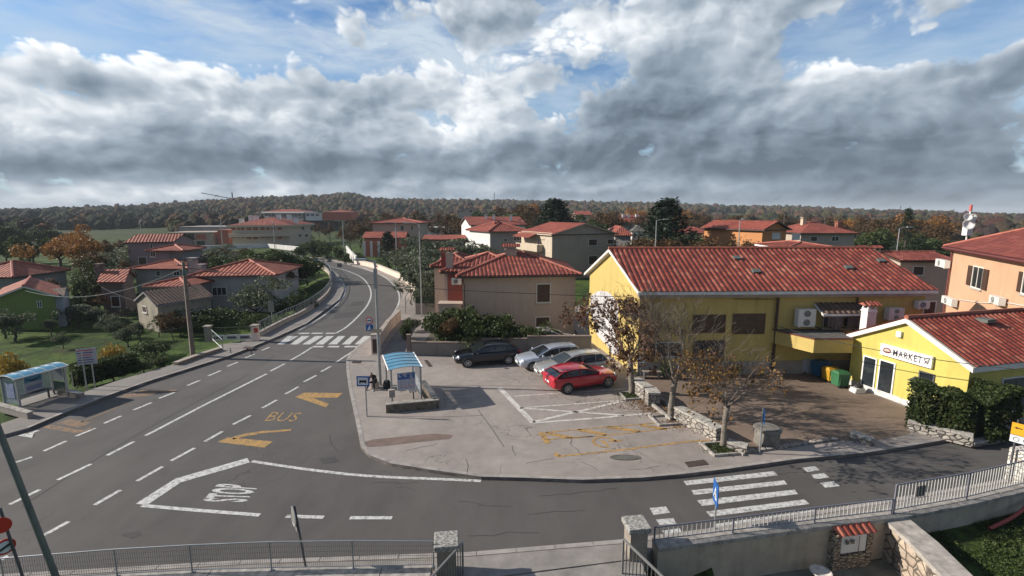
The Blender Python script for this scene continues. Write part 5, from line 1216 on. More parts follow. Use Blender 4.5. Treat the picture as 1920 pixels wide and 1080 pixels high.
def proto(kind, seed=0):
    key = (kind, seed)
    if key in PR: return PR[key]
    rr = random.Random(hash(kind) % 1000 * 0 + seed * 13 + len(kind)); t = thing(kind, 'x', 'tree'); T_ = dict(o=t, h=1.0, used=False)
    def rl(n, R0, zc, rz, sz=.55):
        return [((rr.gauss(0, R0 * .45), rr.gauss(0, R0 * .45), zc + rr.gauss(0, rz * .4)), (R0 * rr.uniform(sz * .7, sz * 1.2), R0 * rr.uniform(sz * .7, sz * 1.2), rz * rr.uniform(.45, .8))) for _ in range(n)]
    if kind == 'olive_tree':
        trunk_simple(t, 1.0, .13, .15, seed=seed, limbs=5); leaf_mesh('crown', lobes_pts(rl(11, 1.5, 1.9, .8), 2600, seed + 5, .25, 1.6), .085, OLIVE, seed, t, elong=1.3); T_['h'] = 2.8
    elif kind == 'garden_bush':
        leaf_mesh('crown', lobes_pts(rl(10, .9, .6, .55, .6), 2000, seed + 5, .2, 2), .065, DGREEN, seed, t); trunk_simple(t, .5, .06, seed=seed, limbs=3, spread=.4, lh=.3, name='stem'); T_['h'] = 1.3
    elif kind == 'autumn_tree':
        trunk_simple(t, 2.5, .25, .3, seed=seed, limbs=6, spread=2, lh=1.6); leaf_mesh('crown', lobes_pts(rl(16, 3.0, 4.6, 2.2, .5), 4200, seed + 5, .4, .7), .20, AUTUMN, seed, t); T_['h'] = 7.6
    elif kind == 'olive_green_tree':
        trunk_simple(t, 2.2, .22, .3, seed=seed, limbs=6, spread=2, lh=1.6); leaf_mesh('crown', lobes_pts(rl(14, 2.7, 4.2, 2.0, .5), 3600, seed + 5, .4, .7), .19, MGREEN, seed, t); T_['h'] = 6.6
    elif kind == 'dark_tree':
        trunk_simple(t, 2.0, .22, .2, seed=seed, limbs=6, spread=1.8, lh=1.4); leaf_mesh('crown', lobes_pts(rl(14, 2.3, 3.8, 2.2, .5), 3600, seed + 5, .35, .8), .17, DGREEN, seed, t); T_['h'] = 6.4
    elif kind == 'brown_tree':
        mb = MB(); tips = []; grow(mb, V3(0, 0, -.3), V3(0, 0, 1), 2.2, .17, 4, rr, tips, .6, .15, minr=.02, sides=4); build('trunk', mb, BARKD, t)
        pts = [tuple(p + Vector((rr.gauss(0, .28), rr.gauss(0, .28), rr.gauss(0, .28)))) for p in tips for _ in range(max(2, int(2400 / len(tips))))]
        leaf_mesh('crown', pts, .13, BROWNL, seed, t); T_['h'] = max(p.z for p in tips) + .3
    elif kind == 'conifer':
        mb = MB(); mb.tube([V3(0, 0, -.3), V3(.05, 0, 5), V3(0, 0, 10)], [.32, .2, .04], 8); build('trunk', mb, BARKD, t)
        pts = []; 
        for k in range(150):
            z = .8 + 9.0 * (k / 150) ** .92; R0 = (3.5 * (1 - (z / 10.2)) ** .62 + .15) * rr.uniform(.72, 1.12); a = k * 2.4 + rr.random() * .6
            for j in range(44):
                q = rr.random() ** .65; w = .30 * (1.1 - q * .6); pts.append((cos(a) * R0 * q + rr.gauss(0, w), sin(a) * R0 * q + rr.gauss(0, w), z + .28 * q * R0 * .5 - .5 * q * q + rr.gauss(0, .13)))
        leaf_mesh('crown', pts, .12, NEEDLE, seed, t, flat=.4, elong=1.3); T_['h'] = 10.0
    elif kind == 'spruce':
        mb = MB(); mb.tube([V3(0, 0, -.3), V3(.0, 0, 5), V3(0, 0, 10.3)], [.22, .14, .02], 8); build('trunk', mb, BARKD, t)
        pts = []
        for k in range(64):
            z = .8 + 9.2 * (k / 64); R0 = (3.4 * (1 - z / 10.4) ** 1.0 + .12) * rr.uniform(.6, 1.15); a = k * 2.4 + rr.random()
            for j in range(62):
                q = rr.random() ** .7; w = .10 + .2 * (1 - q); pts.append((cos(a) * R0 * q + rr.gauss(0, w), sin(a) * R0 * q + rr.gauss(0, w), z - .26 * q * R0 + rr.gauss(0, .09)))
        leaf_mesh('crown', pts, .085, NEEDLE, seed, t, flat=.4, elong=1.4); T_['h'] = 10.3
    elif kind == 'golden_shrub':
        leaf_mesh('crown', lobes_pts(rl(9, .62, .95, .45, .6), 1500, seed + 5, .1, 2), .05, GOLD, seed, t); trunk_simple(t, .7, .05, seed=seed, limbs=4, spread=.35, lh=.3); T_['h'] = 1.5
    PR[key] = T_; return T_
LBL = {'olive_tree': ('grey-green olive trees standing in the left garden', 'tree', 'olive trees in the garden valley'), }
cnt = {}
def tree(kind, px, y, top=None, h=None, label=None, group=None, wx=1.0, seed=None, cat='tree'):
    cnt[kind] = cnt.get(kind, 0) + 1; sd = (cnt[kind] % 3) if seed is None else seed
    T_ = proto(kind, sd); x = X(px, y, H(X(px, y), y)); z0 = H(x, y)
    if x > -8 and 22 < y < 46 and x < 40: z0 = .12
    if h is None: h = ZH(y, top) - z0
    s = h / T_['h']; o = place(T_['o'], (x, y, z0), RND.uniform(0, 6.28) if kind not in () else 0, (s * wx, s * wx, s), first=not T_['used']); T_['used'] = True
    if label: o['label'] = label
    o['category'] = cat
    if group: o['group'] = group
    elif 'group' in o: del o['group']
    return o
def tgroup(kind, lst, label, group, cat='tree', wx=1.0):
    for q in lst: tree(kind, q[0], q[1], top=q[2], label=label, group=group, wx=q[3] if len(q) > 3 else wx, cat=cat)
# left garden
tgroup('olive_tree', [(30, 38, 584, .85), (8, 39, 590, .8), (150, 42.5, 570, .95), (128, 44, 574, .9), (172, 43, 578, .9), (96, 40, 598, .7), (205, 41, 588, .8), (216, 39, 602, .7), (240, 36, 614, .75), (240, 47, 575), (118, 36, 628, .7), (262, 38, 604, .8), (188, 50, 548)],
       'grey-green olive tree in the sunken garden left of the road', 'olive trees in the sunken garden')
tree('olive_tree', 484, 44, top=534, label='olive tree on the lawn before the bungalow', wx=.9)
tree('garden_bush', 494, 41.5, top=582, label='low round bush under the lawn olive tree', cat='bush'); tree('garden_bush', 562, 45, top=545, label='dark clipped bush on the lawn next to the curved railing', cat='bush', wx=1.1)
tree('garden_bush', 400, 43, top=572, label='brownish clipped hedge bush in front of the bungalow wall', cat='bush', wx=1.6)
tree('golden_shrub', 212, 27.5, top=641, label='golden leaved standard shrub behind the road sign board', cat='shrub', wx=.62); tree('golden_shrub', 36, 25.5, top=664, label='golden leaved shrub rising above the left bus shelter roof', cat='shrub', wx=.6)
tgroup('brown_tree', [(180, 46, 552), (298, 39.5, 590), (326, 38.5, 596), (340, 40, 582), (232, 50, 540), (205, 52, 530), (90, 50, 520)], 'bare brown fruit tree among the garden sheds', 'bare fruit trees in the garden valley')
tree('dark_tree', 172, 50, top=508, label='dark evergreen between the green house and red roofed cottage', wx=.9)
tree('garden_bush', 290, 33, top=640, label='round evergreen bush at the foot of the utility pole', cat='bush'); tree('garden_bush', 305, 28.0, top=664, label='leafy laurel bush on the pavement edge beyond the hedge', cat='bush'); tree('garden_bush', 270, 26.8, top=676, label='laurel bush joined to the end of the dark hedge', cat='bush')
tree('autumn_tree', 118, 80, top=436, label='large orange autumn tree beside the left field', wx=1.25); tree('autumn_tree', 152, 86, top=433, label='orange-brown tree behind the large orange one', wx=1.1); tree('autumn_tree', 170, 78, top=448, label='small orange tree right of the large orange one')
tgroup('olive_green_tree', [(62, 84, 441), (40, 88, 446), (12, 86, 450), (-15, 90, 446)], 'olive-brown broad tree at the far left of the fields', 'olive-brown trees far left', wx=1.0)
tgroup('dark_tree', [(20, 130, 420), (45, 135, 430), (75, 130, 432), (100, 133, 428), (2, 128, 432), (-20, 135, 428), (60, 140, 436), (90, 150, 434)], 'dark evergreen tree below the distant white villa', 'dark evergreens below the white villa', wx=1.3)
tgroup('olive_green_tree', [(500, 60, 470, 1.5), (530, 62, 468, 1.5), (556, 63, 472, 1.3), (470, 63, 474, 1.3), (575, 66, 480, 1.0), (440, 66, 478, 1.2), (485, 70, 468, 1.4), (520, 72, 466, 1.4)], 'low spreading grey-green tree behind the bungalow', 'spreading trees behind the bungalow')
tgroup('brown_tree', [(520, 55, 505, 1.1), (540, 57, 508, 1)], 'brownish shrub tree at the right end of the bungalow', 'brown shrubs at the bungalow end')
tgroup('dark_tree', [(590, 95, 452, 1.2), (612, 94, 455, 1.2), (570, 100, 456, 1.2), (636, 90, 462, .9), (560, 96, 462, 1), (600, 100, 450, 1.2), (650, 84, 474, .7)], 'dark scrub tree on the verge where the road bends away', 'scrub trees on the far verge')
tgroup('brown_tree', [(660, 118, 425), (675, 125, 420), (640, 140, 424), (620, 150, 420), (655, 160, 412), (700, 150, 408), (600, 175, 418), (720, 170, 400), (800, 180, 395), (820, 140, 412), (845, 130, 405), (860, 125, 402), (835, 160, 398), (875, 118, 412), (740, 180, 402), (770, 170, 404)], 'bare brown tree between the villas', 'bare trees between the villas')
tree('conifer', 729, 78, top=433, label='small dense dark conifer before the hip roofed villa', wx=1.15)
tgroup('brown_tree', [(195, 62, 478), (210, 70, 470), (222, 64, 486), (200, 82, 458), (215, 95, 450), (190, 100, 448), (378, 78, 468), (405, 80, 466), (430, 84, 464), (460, 82, 466)], 'bare bush tree on the field side behind the valley houses', 'bare bush trees on the field side', wx=1.1)
tgroup('olive_tree', [(205, 60, 500, 1.2), (190, 56, 512, 1.2), (218, 74, 474, 1.2), (372, 68, 482, 1.3), (395, 72, 478, 1.4), (420, 74, 477, 1.4), (448, 78, 474, 1.5), (385, 88, 466, 1.3), (415, 95, 462, 1.4), (350, 90, 462, 1.2)], 'low grey-green scrub tree on the field behind the valley houses', 'scrub trees on the field behind the valley houses')
# shrubby valley right of the curve
tgroup('olive_tree', [(790, 60, 474, 1.1), (802, 56, 480, 1.1), (815, 50, 488, 1.2), (797, 50, 502, .95), (802, 45, 520, .85), (812, 46, 505, 1.2), (806, 43, 540, 1.0), (778, 64, 472, 1.0), (765, 68, 466, 1.1), (830, 54, 476, 1.3), (780, 72, 455, 1.4), (815, 70, 452, 1.4), (845, 66, 456, 1.4), (870, 70, 458, 1.3), (788, 43.5, 552, .7), (825, 44, 530, 1.0)],
       'dusty green scrub tree in the hollow right of the road bend', 'scrub trees in the hollow right of the bend')
tgroup('brown_tree', [(768, 72, 464), (760, 76, 462), (797, 58, 478)], 'bare shrub tree poking out of the roadside scrub', 'bare shrubs in the roadside scrub')
# garden bushes in front of the cream house
tgroup('garden_bush', [(845, 30.9, 582, .75), (868, 31.2, 574, .8), (893, 31.1, 580, .8), (918, 31, 588, .8), (942, 30.8, 598, .75), (970, 30.8, 604, .8), (995, 30.8, 604, .8), (1020, 30.8, 607, .8), (857, 32.5, 572, .8), (905, 32.5, 580, .8)], 'tall evergreen garden bush between the cream house and grey lot wall', 'bushes before the cream house', cat='bush')
tree('brown_tree', 848, 30.3, top=590, label='reddish bare shrub at the left end of the lot wall', cat='shrub', wx=.9)
for (px, y, tp) in ((763, 33.5, 603), (768, 35.5, 594)): tree('garden_bush', px, y, top=tp, wx=.6, label='potted looking bush beside the lane wall', group='bushes along the lane wall', cat='bush')
# conifers
tree('conifer', 1038, 82, top=370, label='big dark cedar behind the gabled house', wx=1.5); tree('conifer', 1243, 62, top=369, label='great dark fir rising over the yellow building roof', wx=1.5)
tree('spruce', 1689, 66, top=386, label='slender spruce with a bare leaning top behind the annex', wx=1.0)
tgroup('dark_tree', [(1285, 66, 436), (1310, 68, 437), (1335, 66, 442), (1270, 62, 440), (1255, 60, 446)], 'low dark evergreen beside the great fir', 'low evergreens beside the great fir', wx=1.1)
tgroup('brown_tree', [(1196, 60, 450), (1215, 58, 448), (1280, 55, 450), (1300, 56, 452), (1320, 54, 454), (1350, 56, 452), (1165, 70, 446), (1260, 54, 452), (1395, 54, 452), (1420, 52, 456), (1235, 54, 452)], 'grey-brown bare shrub tree just over the yellow roof ridge', 'bare shrubs over the yellow roof ridge', wx=1.3)
tgroup('brown_tree', [(940, 150, 388), (960, 160, 384), (985, 140, 386), (1000, 150, 384), (1010, 130, 390), (1075, 120, 402), (1095, 130, 398), (1120, 140, 396), (1140, 120, 402), (1225, 130, 404), (1150, 160, 394), (1290, 160, 400), (1320, 150, 404), (1350, 150, 408), (1390, 170, 404), (1560, 110, 408), (1590, 110, 410), (1620, 100, 412), (1640, 96, 416), (1720, 100, 418), (1740, 90, 424), (1750, 110, 412), (1600, 130, 404), (1660, 130, 408), (1480, 140, 402), (1520, 140, 404)], 'bare autumn tree behind the second row of houses', 'bare trees behind the second row', wx=1.25)
tgroup('autumn_tree', [(985, 160, 392), (995, 150, 394), (1188, 210, 394), (1205, 220, 392), (1275, 170, 402), (1290, 175, 400), (1180, 215, 396), (1700, 120, 412), (1735, 130, 410), (1580, 140, 408)], 'rust coloured tree behind the houses', 'rust coloured trees behind the houses', wx=1.3)
tgroup('olive_green_tree', [(920, 150, 396), (935, 140, 398), (965, 140, 394), (1060, 130, 402), (1110, 110, 412), (1340, 120, 416), (1370, 110, 420), (1640, 84, 428), (1715, 70, 446), (1745, 66, 450), (1730, 80, 440)], 'mid green tree among the second row of houses', 'green trees among the second row', wx=1.2)
# ---------------------------------------------------------------- hedges
def hedge(name, label, pts, w, h, z0, n, m, size=.06, seed=1, core=True, cat='hedge', rough=.12):
    pts = [V3(p[0], p[1]) for p in pts]; c = sum(pts, Vector()) / len(pts); c.z = z0
    t = thing(name, label, cat, c); rr = random.Random(seed); P_ = []
    seg = [(a, b, (b - a).length) for a, b in zip(pts, pts[1:])]; tot = sum(s[2] for s in seg)
    while len(P_) < n:
        q = rr.random() * tot; 
        for a, b, l in seg:
            if q <= l: break
            q -= l
        d = (b - a).normalized(); nn = V3(-d.y, d.x); p = a + d * min(q, l)
        hh = h * (1 + .18 * noise.noise(Vector((p.x * .9, p.y * .9, 1)))); 
        side = rr.random()
        if side < .4: o, z = rr.uniform(-.5, .5) * w, hh - abs(rr.gauss(0, .07))
        else: o, z = (rr.choice((-1, 1)) * (.5 - abs(rr.gauss(0, .05)))) * w, rr.uniform(0, hh)
        bulge = rough * noise.noise(Vector((p.x * 1.4, p.y * 1.4, z * 1.6)))
        o += bulge * (1 if o > 0 else -1); p = p + nn * o + V3(rr.gauss(0, .03), rr.gauss(0, .03), z0 + z + bulge)
        P_.append(tuple(p))
    leaf_mesh('foliage', P_, size, m, seed, t, world=True)
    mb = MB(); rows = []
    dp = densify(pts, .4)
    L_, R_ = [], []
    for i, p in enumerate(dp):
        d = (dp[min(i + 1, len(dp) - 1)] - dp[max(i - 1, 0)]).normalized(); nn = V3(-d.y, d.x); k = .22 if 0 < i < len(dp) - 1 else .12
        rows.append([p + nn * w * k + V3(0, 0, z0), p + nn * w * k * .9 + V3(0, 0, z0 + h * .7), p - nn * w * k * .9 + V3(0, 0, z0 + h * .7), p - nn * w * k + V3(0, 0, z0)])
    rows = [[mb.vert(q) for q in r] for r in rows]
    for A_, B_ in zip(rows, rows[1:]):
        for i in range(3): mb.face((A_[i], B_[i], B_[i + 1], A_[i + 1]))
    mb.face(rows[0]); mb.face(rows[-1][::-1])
    build('hedge_core', mb, mat('hedge_inside', (.012, .016, .008), .95, .2), t, world=True)  # solid near-black core: the hedge's inner shade is put into its colour
    return t
h0, h1 = P(128, 728, -.1), P(260, 695, -.1)
hedge('hedge', 'long dark laurel hedge behind the left pavement and sign board', [h0 + V3(-.2, .5), (h0 + h1) / 2 + V3(-.2, .4), h1 + V3(-.3, .3)], .8, 1.15, -.2, 5200, DGREEN, .06, 3)
hedge('hedge', 'big bushy evergreen hedge in front of the market side wall', [(16.9, 19.4), (17.45, 18.75), (18.35, 18.1), (19.4, 18.3), (20.0, 18.8)], 1.15, 1.8, .12, 20000, LM('hedge_leaf', ((.022, .036, .012), (.04, .06, .018), (.075, .085, .025))), .06, 5, rough=.3)
hedge('hedge', 'low trimmed hedge on the bungalow lawn edge', [P(520, 590, .0) + V3(-1, .5), P(556, 580, 0) + V3(-1, .5)], .6, .7, -.2, 1500, DGREEN, .06, 8)
# ---------------------------------------------------------------- foreground plane trees
def plane_tree(label, px, py, H_, lean, seed, nleaf, leafm, crown_r=.62, trunk_h=1.6, r=.16, lf=.075, depth=6, LF=.36, sp=.5, lowbias=0.0, keep=None):
    p = P(px, py, .12); t = thing('plane_tree', label, 'tree', p); rr = random.Random(seed)
    mb = MB(); tips = []
    pts = [V3(0, 0, -.2), V3(.02, 0, .3), V3(lean * .3, .03, trunk_h * .5), V3(lean * .7, 0, trunk_h * .85), V3(lean, .02, trunk_h)]
    mb.tube(pts, [r * 1.25, r * 1.05, r * .9, r * .92, r * 1.05], 10)
    mb.tube([V3(lean * .5, 0, trunk_h * .62), V3(lean * .5 + .2, -.05, trunk_h * .7), V3(lean * .5 + .27, -.06, trunk_h * .69)], [r * .5, r * .38, r * .36], 8)
    build('trunk', mb, BARK, t, smooth=True)
    mb = MB()
    for k in range(6):
        a = 2 * pi * k / 6 + rr.random() * .8; d = Vector((cos(a) * crown_r - .05, sin(a) * crown_r, .8)).normalized()
        grow(mb, V3(lean, .02, trunk_h - .08), d, (H_ - trunk_h) * LF, r * .42, depth - 1, rr, tips, sp, .06, (2, 3), .76, 3, .0045, 5)
    build('branch', mb, TWIG, t, smooth=False)
    P_ = []; tl = [q for q in tips if (keep is None or keep(q))] or tips
    cl = [tl[rr.randrange(len(tl))] for _ in range(max(20, nleaf // 14))]
    for _ in range(nleaf):
        q = cl[rr.randrange(len(cl))] if rr.random() < .7 else tl[rr.randrange(len(tl))]; P_.append(tuple(q + Vector((rr.gauss(0, .10), rr.gauss(0, .10), rr.gauss(0, .12) - .05))))
    leaf_mesh('foliage', P_, lf, leafm, seed, t)
    return t
PLANE_D = LM('plane_leaf_dark', ((.07, .035, .03), (.12, .055, .035), (.20, .12, .04)))
plane_tree('leafy plane tree against the sunlit yellow gable', 1184, 738, 6.0, -.16, 11, 3000, PLANE_D, .75, 1.8, .15, .085, 6, .30, .5, keep=lambda q: q.z < 4.6 and q.x < .75)
plane_tree('nearly bare plane tree with a cut stub, middle of the three along the stone walls', 1257, 783, 5.7, .10, 22, 650, PLANE, 0.62, 1.6, .13, .06, 6, .33, .46, keep=lambda q: q.z < 3.4)
plane_tree('plane tree with ragged brown leaves, the one closest to the road', 1355, 838, 4.4, .06, 33, 1100, PLANE, .85, 1.65, .11, .065, 6, .31, .5, keep=lambda q: q.z < 3.6)
# fallen leaves round the trees
rr = random.Random(5); P_ = []
for (px, py, sx, sy, n) in ((1205, 755, .9, .5, 600), (1228, 768, .8, .5, 700), (1268, 792, .5, .35, 350), (1290, 800, .8, .4, 150), (1360, 842, .7, .3, 150), (1150, 762, 1.6, .7, 180)):
    c = P(px, py, .12)
    for _ in range(n): P_.append((c.x + rr.gauss(0, sx * .6), c.y + rr.gauss(0, sy * .7), .132 + rr.random() * .012))
lv = leaf_mesh('fallen_leaves', P_, .028, PLANE, 4, flat=.92); tag(lv, 'dry brown leaves scattered on the lot under the plane trees', 'fallen leaves', kind='stuff')
# grass tufts on the near lawn and at the tree pits
P_ = []
for _ in range(26000):
    x = rr.uniform(11.6, 20); y = rr.uniform(9.2, 14.2)
    if y > lerp_tab(NEARW, x) - .45: continue
    if noise.noise(Vector((x * .8, y * .8, 0))) < -.25: continue
    P_.append((x, y, -.30 + rr.random() * .05))
for (px, py) in ((1187, 742), (1355, 841)):
    c = P(px, py, .12)
    for _ in range(900): P_.append((c.x + rr.gauss(0, .32), c.y + rr.gauss(0, .2), .13 + rr.random() * .06))
gt = leaf_mesh('grass', P_, .035, MGREEN, 9, flat=0.0, elong=1.2); tag(gt, 'short grass on the small lawn and in the tree pits', 'grass', kind='stuff')
# ---------------------------------------------------------------- far wood
def forest():
    rs = np.random.RandomState(12); rr = random.Random(12)
    import bmesh
    variants = []
    for lvl in (1, 2):
        L_ = []
        for k in range(8):
            bm = bmesh.new(); bmesh.ops.create_icosphere(bm, subdivisions=lvl + 1, radius=1.0)
            vs = []
            for v in bm.verts:
                q = 1 + .42 * noise.noise(v.co * 1.7 + Vector((k * 7, 0, 0))) + .38 * noise.noise(v.co * 4.2 + Vector((0, k * 5, 0)))
                vs.append(tuple(v.co * q))
            fs = [tuple(w.index for w in f.verts) for f in bm.faces]; bm.free(); L_.append((np.array(vs), np.array(fs)))
        variants.append(L_)
    V, Fc, Cc = [], [], []; base = 0; n = 0
    pal = [(.085, .064, .042), (.10, .070, .042), (.125, .078, .04), (.062, .056, .036), (.036, .042, .027), (.024, .032, .024), (.085, .066, .042), (.078, .062, .046)]
    def clear(x, y, r):
        if y <= 5: return True
        px = 960 + 900 * x / y
        if 95 < px < 330 and 150 < r < 330: return True     # the green field
        if 330 < px < 700 and r < 215: return True
        if 470 < px < 670 and 215 < r < 262: return True
        if 845 < px < 915 and 232 < r < 258: return True
        if r < 215: return True
        if 45 < px < 105 and 330 < r < 440: return True
        if 1325 < px < 1400 and 430 < r < 600: return True
        return False
    tries = 0
    while n < 12500 and tries < 90000:
        tries += 1
        r = 205 + (980 - 205) * rr.random() ** .9; a = rr.uniform(-.92, .92); x, y = r * sin(a), r * cos(a)
        if clear(x, y, r): continue
        px = 960 + 900 * x / y
        dark = max(0, min(1, (420 - px) / 300)) * .75
        big = noise.noise(Vector((x / 60, y / 60, 0)))
        q = rr.random()
        if q < dark: c = pal[rr.choice((4, 5, 5, 3))]
        elif big > .22: c = pal[rr.choice((2, 1, 1, 6))]
        elif big < -.25: c = pal[rr.choice((4, 3, 5, 6))]
        else: c = pal[rr.choice((0, 0, 1, 3, 6, 7, 2 if rr.random() < .3 else 0))]
        c = tuple(w * rr.uniform(.75, 1.25) for w in c)
        vs, fs = variants[1 if r < 420 else 0][rr.randrange(8)]
        w = rr.uniform(1.6, 3.9) * (.85 if r < 450 else 1.0); hh = w * rr.uniform(.95, 1.35) * (1.0 if r < 850 else rr.uniform(.8, 1.25)); z = H(x, y)
        th = rr.random() * 6.28; M = np.array([[cos(th) * w, -sin(th) * w, 0], [sin(th) * w, cos(th) * w, 0], [0, 0, hh]])
        V.append(vs @ M.T + np.array([x, y, z + hh * .85])); Fc.append(fs + base); base += len(vs); n += 1
        Cc.append(np.tile(np.array(c + (1.0,)), (len(vs), 1)))
    V = np.concatenate(V); Fc = np.concatenate(Fc); Cc = np.concatenate(Cc)
    me = bpy.data.meshes.new('forest'); nf = len(Fc)
    me.vertices.add(len(V)); me.loops.add(nf * 3); me.polygons.add(nf)
    me.vertices.foreach_set('co', V.ravel()); me.loops.foreach_set('vertex_index', Fc.astype(np.int32).ravel())
    me.polygons.foreach_set('loop_start', np.arange(0, nf * 3, 3, dtype=np.int32)); me.polygons.foreach_set('loop_total', np.full(nf, 3, dtype=np.int32))
    ca = me.color_attributes.new('kindcol', 'FLOAT_COLOR', 'POINT'); ca.data.foreach_set('color', Cc.astype(np.float32).ravel())
    me.update()
    def fn(t, b):
        at = t.new('ShaderNodeVertexColor', layer_name='kindcol'); p = gpos(t)
        f = t.rng(t.noise(p, .9, 5, .75), .3, .7, .6, 1.4); c = t.mix(1.0, at.outputs[0], t.comb(f, f, f), 'MULTIPLY')
        t.put(b.inputs['Base Color'], c); b.inputs['Roughness'].default_value = .95; b.inputs['Specular IOR Level'].default_value = .1
        t.put(b.inputs['Normal'], t.bump(t.noise(p, 1.1, 6, .8), 1.0, 1.6))
    me.materials.append(mat_custom('wood_foliage', fn))
    o = link(bpy.data.objects.new('forest', me)); tag(o, 'autumn wood of brown, rust and dark green crowns over the low hills', 'forest', kind='stuff')
forest()
# ================================================================ WALLS, RAILINGS, FURNITURE
WALLC = mat('stained_wall_render', (.43, .36, .28), .92, .2, .9, stain=.9, bump=.008, bsc=20)
WALLG = mat('grey_block_wall', (.25, .22, .195), .92, .15, .8, stain=.5, bump=.006, bsc=30)
WALLW = mat('pale_road_wall', (.68, .56, .47), .9, .14, 1.2, stain=.35, bump=.006, bsc=25)
RAILM = mat('blue_grey_rail', (.20, .20, .235), .5, .15, 3, metal=.3)
RAILW = mat('pale_rail', (.50, .49, .47), .5, .12, 3, metal=.2)
def wall(name, label, cat, pts, w, z0, z1, side, m, cap=None, capm=None, step=.6, caplap=.05, blocks=None):
    pts = densify([V3(p[0], p[1]) for p in pts], step); c = Vector(pts[len(pts) // 2]); c.z = z0
    t = thing(name, label, cat, c); mb = MB(); strip(mb, pts, w, z0, z1, side); build('wall_body', mb, m, t, world=True)
    if cap:
        q = []
        for i, p in enumerate(pts):
            d = (pts[min(i + 1, len(pts) - 1)] - pts[max(i - 1, 0)]).normalized(); q.append(p - V3(-d.y, d.x) * caplap * side)
        mb = MB()
        if blocks:
            k = 0; n = max(1, int(blocks / step))
            while k < len(q) - 1:
                s = q[k:k + n + 1]
                if len(s) > 1:
                    s = [Vector(v) for v in s]; s[-1] = s[-1] + (s[-2] - s[-1]).normalized() * .018
                    strip(mb, s, w + 2 * caplap, z1 + .002, z1 + cap + .006 * ((k * 7) % 3), side)
                k += n
        else: strip(mb, q, w + 2 * caplap, z1 + .002, z1 + cap, side)
        build('coping', mb, capm or CAP, t, world=True)
    return t
# near retaining wall, left and right of the driveway
nl = [(-14, 9.7), (-11.8, 9.96), (-9.2, 10.28), (-7.7, 10.4), (-5.6, 10.5), (-1.95, 10.6)]
wall('retaining_wall', 'lichen-spotted retaining wall under the wire mesh fence in the foreground', 'wall', nl, .32, -1.45, .36, -1, WALLC, .08, CAP, step=.4, blocks=2.0)
nr = [(3.75, 11.65), (6, 12.05), (8.5, 12.5), (11.1, 12.95), (13.8, 13.6), (16.5, 14.4), (20, 15.2)]
wall('retaining_wall', 'streaked rendered retaining wall carrying the barred railing in the foreground', 'wall', nr, .34, -1.45, .30, -1, WALLC, .1, CAP, step=.45, blocks=1.8)
def pillar(label, c, w, z0, z1):
    t = thing('gate_pillar', label, 'gate pillar', (c[0], c[1], z0)); mb = MB(); mb.box((c[0], c[1], (z0 + z1) / 2), (w, w, z1 - z0), .12); build('shaft', mb, mat('pillar_stone', (.27, .23, .19), .92, .3, 3, stain=.6, bump=.01, bsc=20), t, world=True)
    mb = MB(); mb.box((c[0], c[1], z1 + .08), (w + .14, w + .14, .15), .12); o = build('pillar_cap', mb, mat('speckled_cap', (.27, .255, .235), .95, .8, 16, bump=.012, bsc=25), t, world=True)
    bv = o.modifiers.new('b', 'BEVEL'); bv.width = .025; bv.segments = 2
pillar('stone gate pillar with speckled cap at the end of the mesh fence', (-1.62, 10.75), .46, -.2, .92)
pillar('stone gate pillar with speckled cap where the barred railing begins', (3.25, 11.45), .46, -.2, .88)
# mesh fence on the left wall
ft = [PD(-60, 1054, 9.75), PD(0, 1047, 9.96 + .05), PD(213, 1030, 10.26), PD(355, 1022, 10.38), PD(505, 1016, 10.45), PD(660, 1014, 10.5), PD(812, 1015, 10.55)]
mf = thing('mesh_fence', 'low wire mesh fence with slim posts on the left retaining wall', 'fence', (-6, 10.4, .44))
mb = MB(); mb.tube(ft, .016, 8); mb.tube([V3(p.x, p.y, .52) for p in ft], .010, 6); build('rail', mb, STEEL, mf, world=True)
for p in ft[1:]:
    mb = MB(); mb.tube([V3(p.x, p.y, .36), V3(p.x, p.y, p.z)], .018, 8); mb.box((p.x, p.y, .45), (.08, .08, .02)); build('post', mb, STEEL, mf, world=True)
for a, b in zip(ft, ft[1:]):
    n = int((b - a).length / .05); mb = MB()
    for i in range(1, n): 
        p = a.lerp(b, i / n); mb.beam((p.x, p.y, .52), (p.x, p.y, p.z), .0045, .0045)
    for k in range(1, 5): mb.beam(V3(a.x, a.y, .52 + (a.z - .52) * k / 5), V3(b.x, b.y, .52 + (b.z - .52) * k / 5), .005, .005)
    build('wire_mesh', mb, mat('wire', (.16, .16, .155), .5, 0, metal=.4), mf, world=True)
# barred railing on the right wall
def bar_rail(name, label, pts, z0, z1, gap, m, post=1.6, r=.012, pz=None):
    pts = [V3(p[0], p[1], p[2] if len(p) > 2 else 0) for p in pts]; c = sum(pts, Vector()) / len(pts)
    t = thing(name, label, 'railing', (c.x, c.y, z0)); zb = lambda p: z0 + p.z; zt = lambda p: z1 + p.z
    mb = MB(); mb.tube([V3(p.x, p.y, zt(p)) for p in pts], .022, 8); mb.tube([V3(p.x, p.y, zb(p) + .08) for p in pts], .016, 6); build('rail', mb, m, t, world=True)
    d = densify(pts, gap); mb = MB()
    for p in d: mb.beam((p.x, p.y, zb(p) + .08), (p.x, p.y, zt(p)), r * 1.6, r * 1.6)
    build('bars', mb, RAILW if m is RAILM else m, t, world=True)
    for p in densify(pts, post):
        mb = MB(); mb.beam((p.x, p.y, zb(p) - .02), (p.x, p.y, zt(p)), .04, .04); build('post', mb, m, t, world=True)
    return t
off = lambda p, d: (p[0] + .0, p[1] - d)
r1 = [off(p, .17) for p in [(3.75, 11.65), (6, 12.05), (8.5, 12.5), (11.0, 12.93)]]
bar_rail('railing', 'low barred steel railing with dark posts beside the gate pillar', r1, .42, .86, .13, RAILM, 1.55)
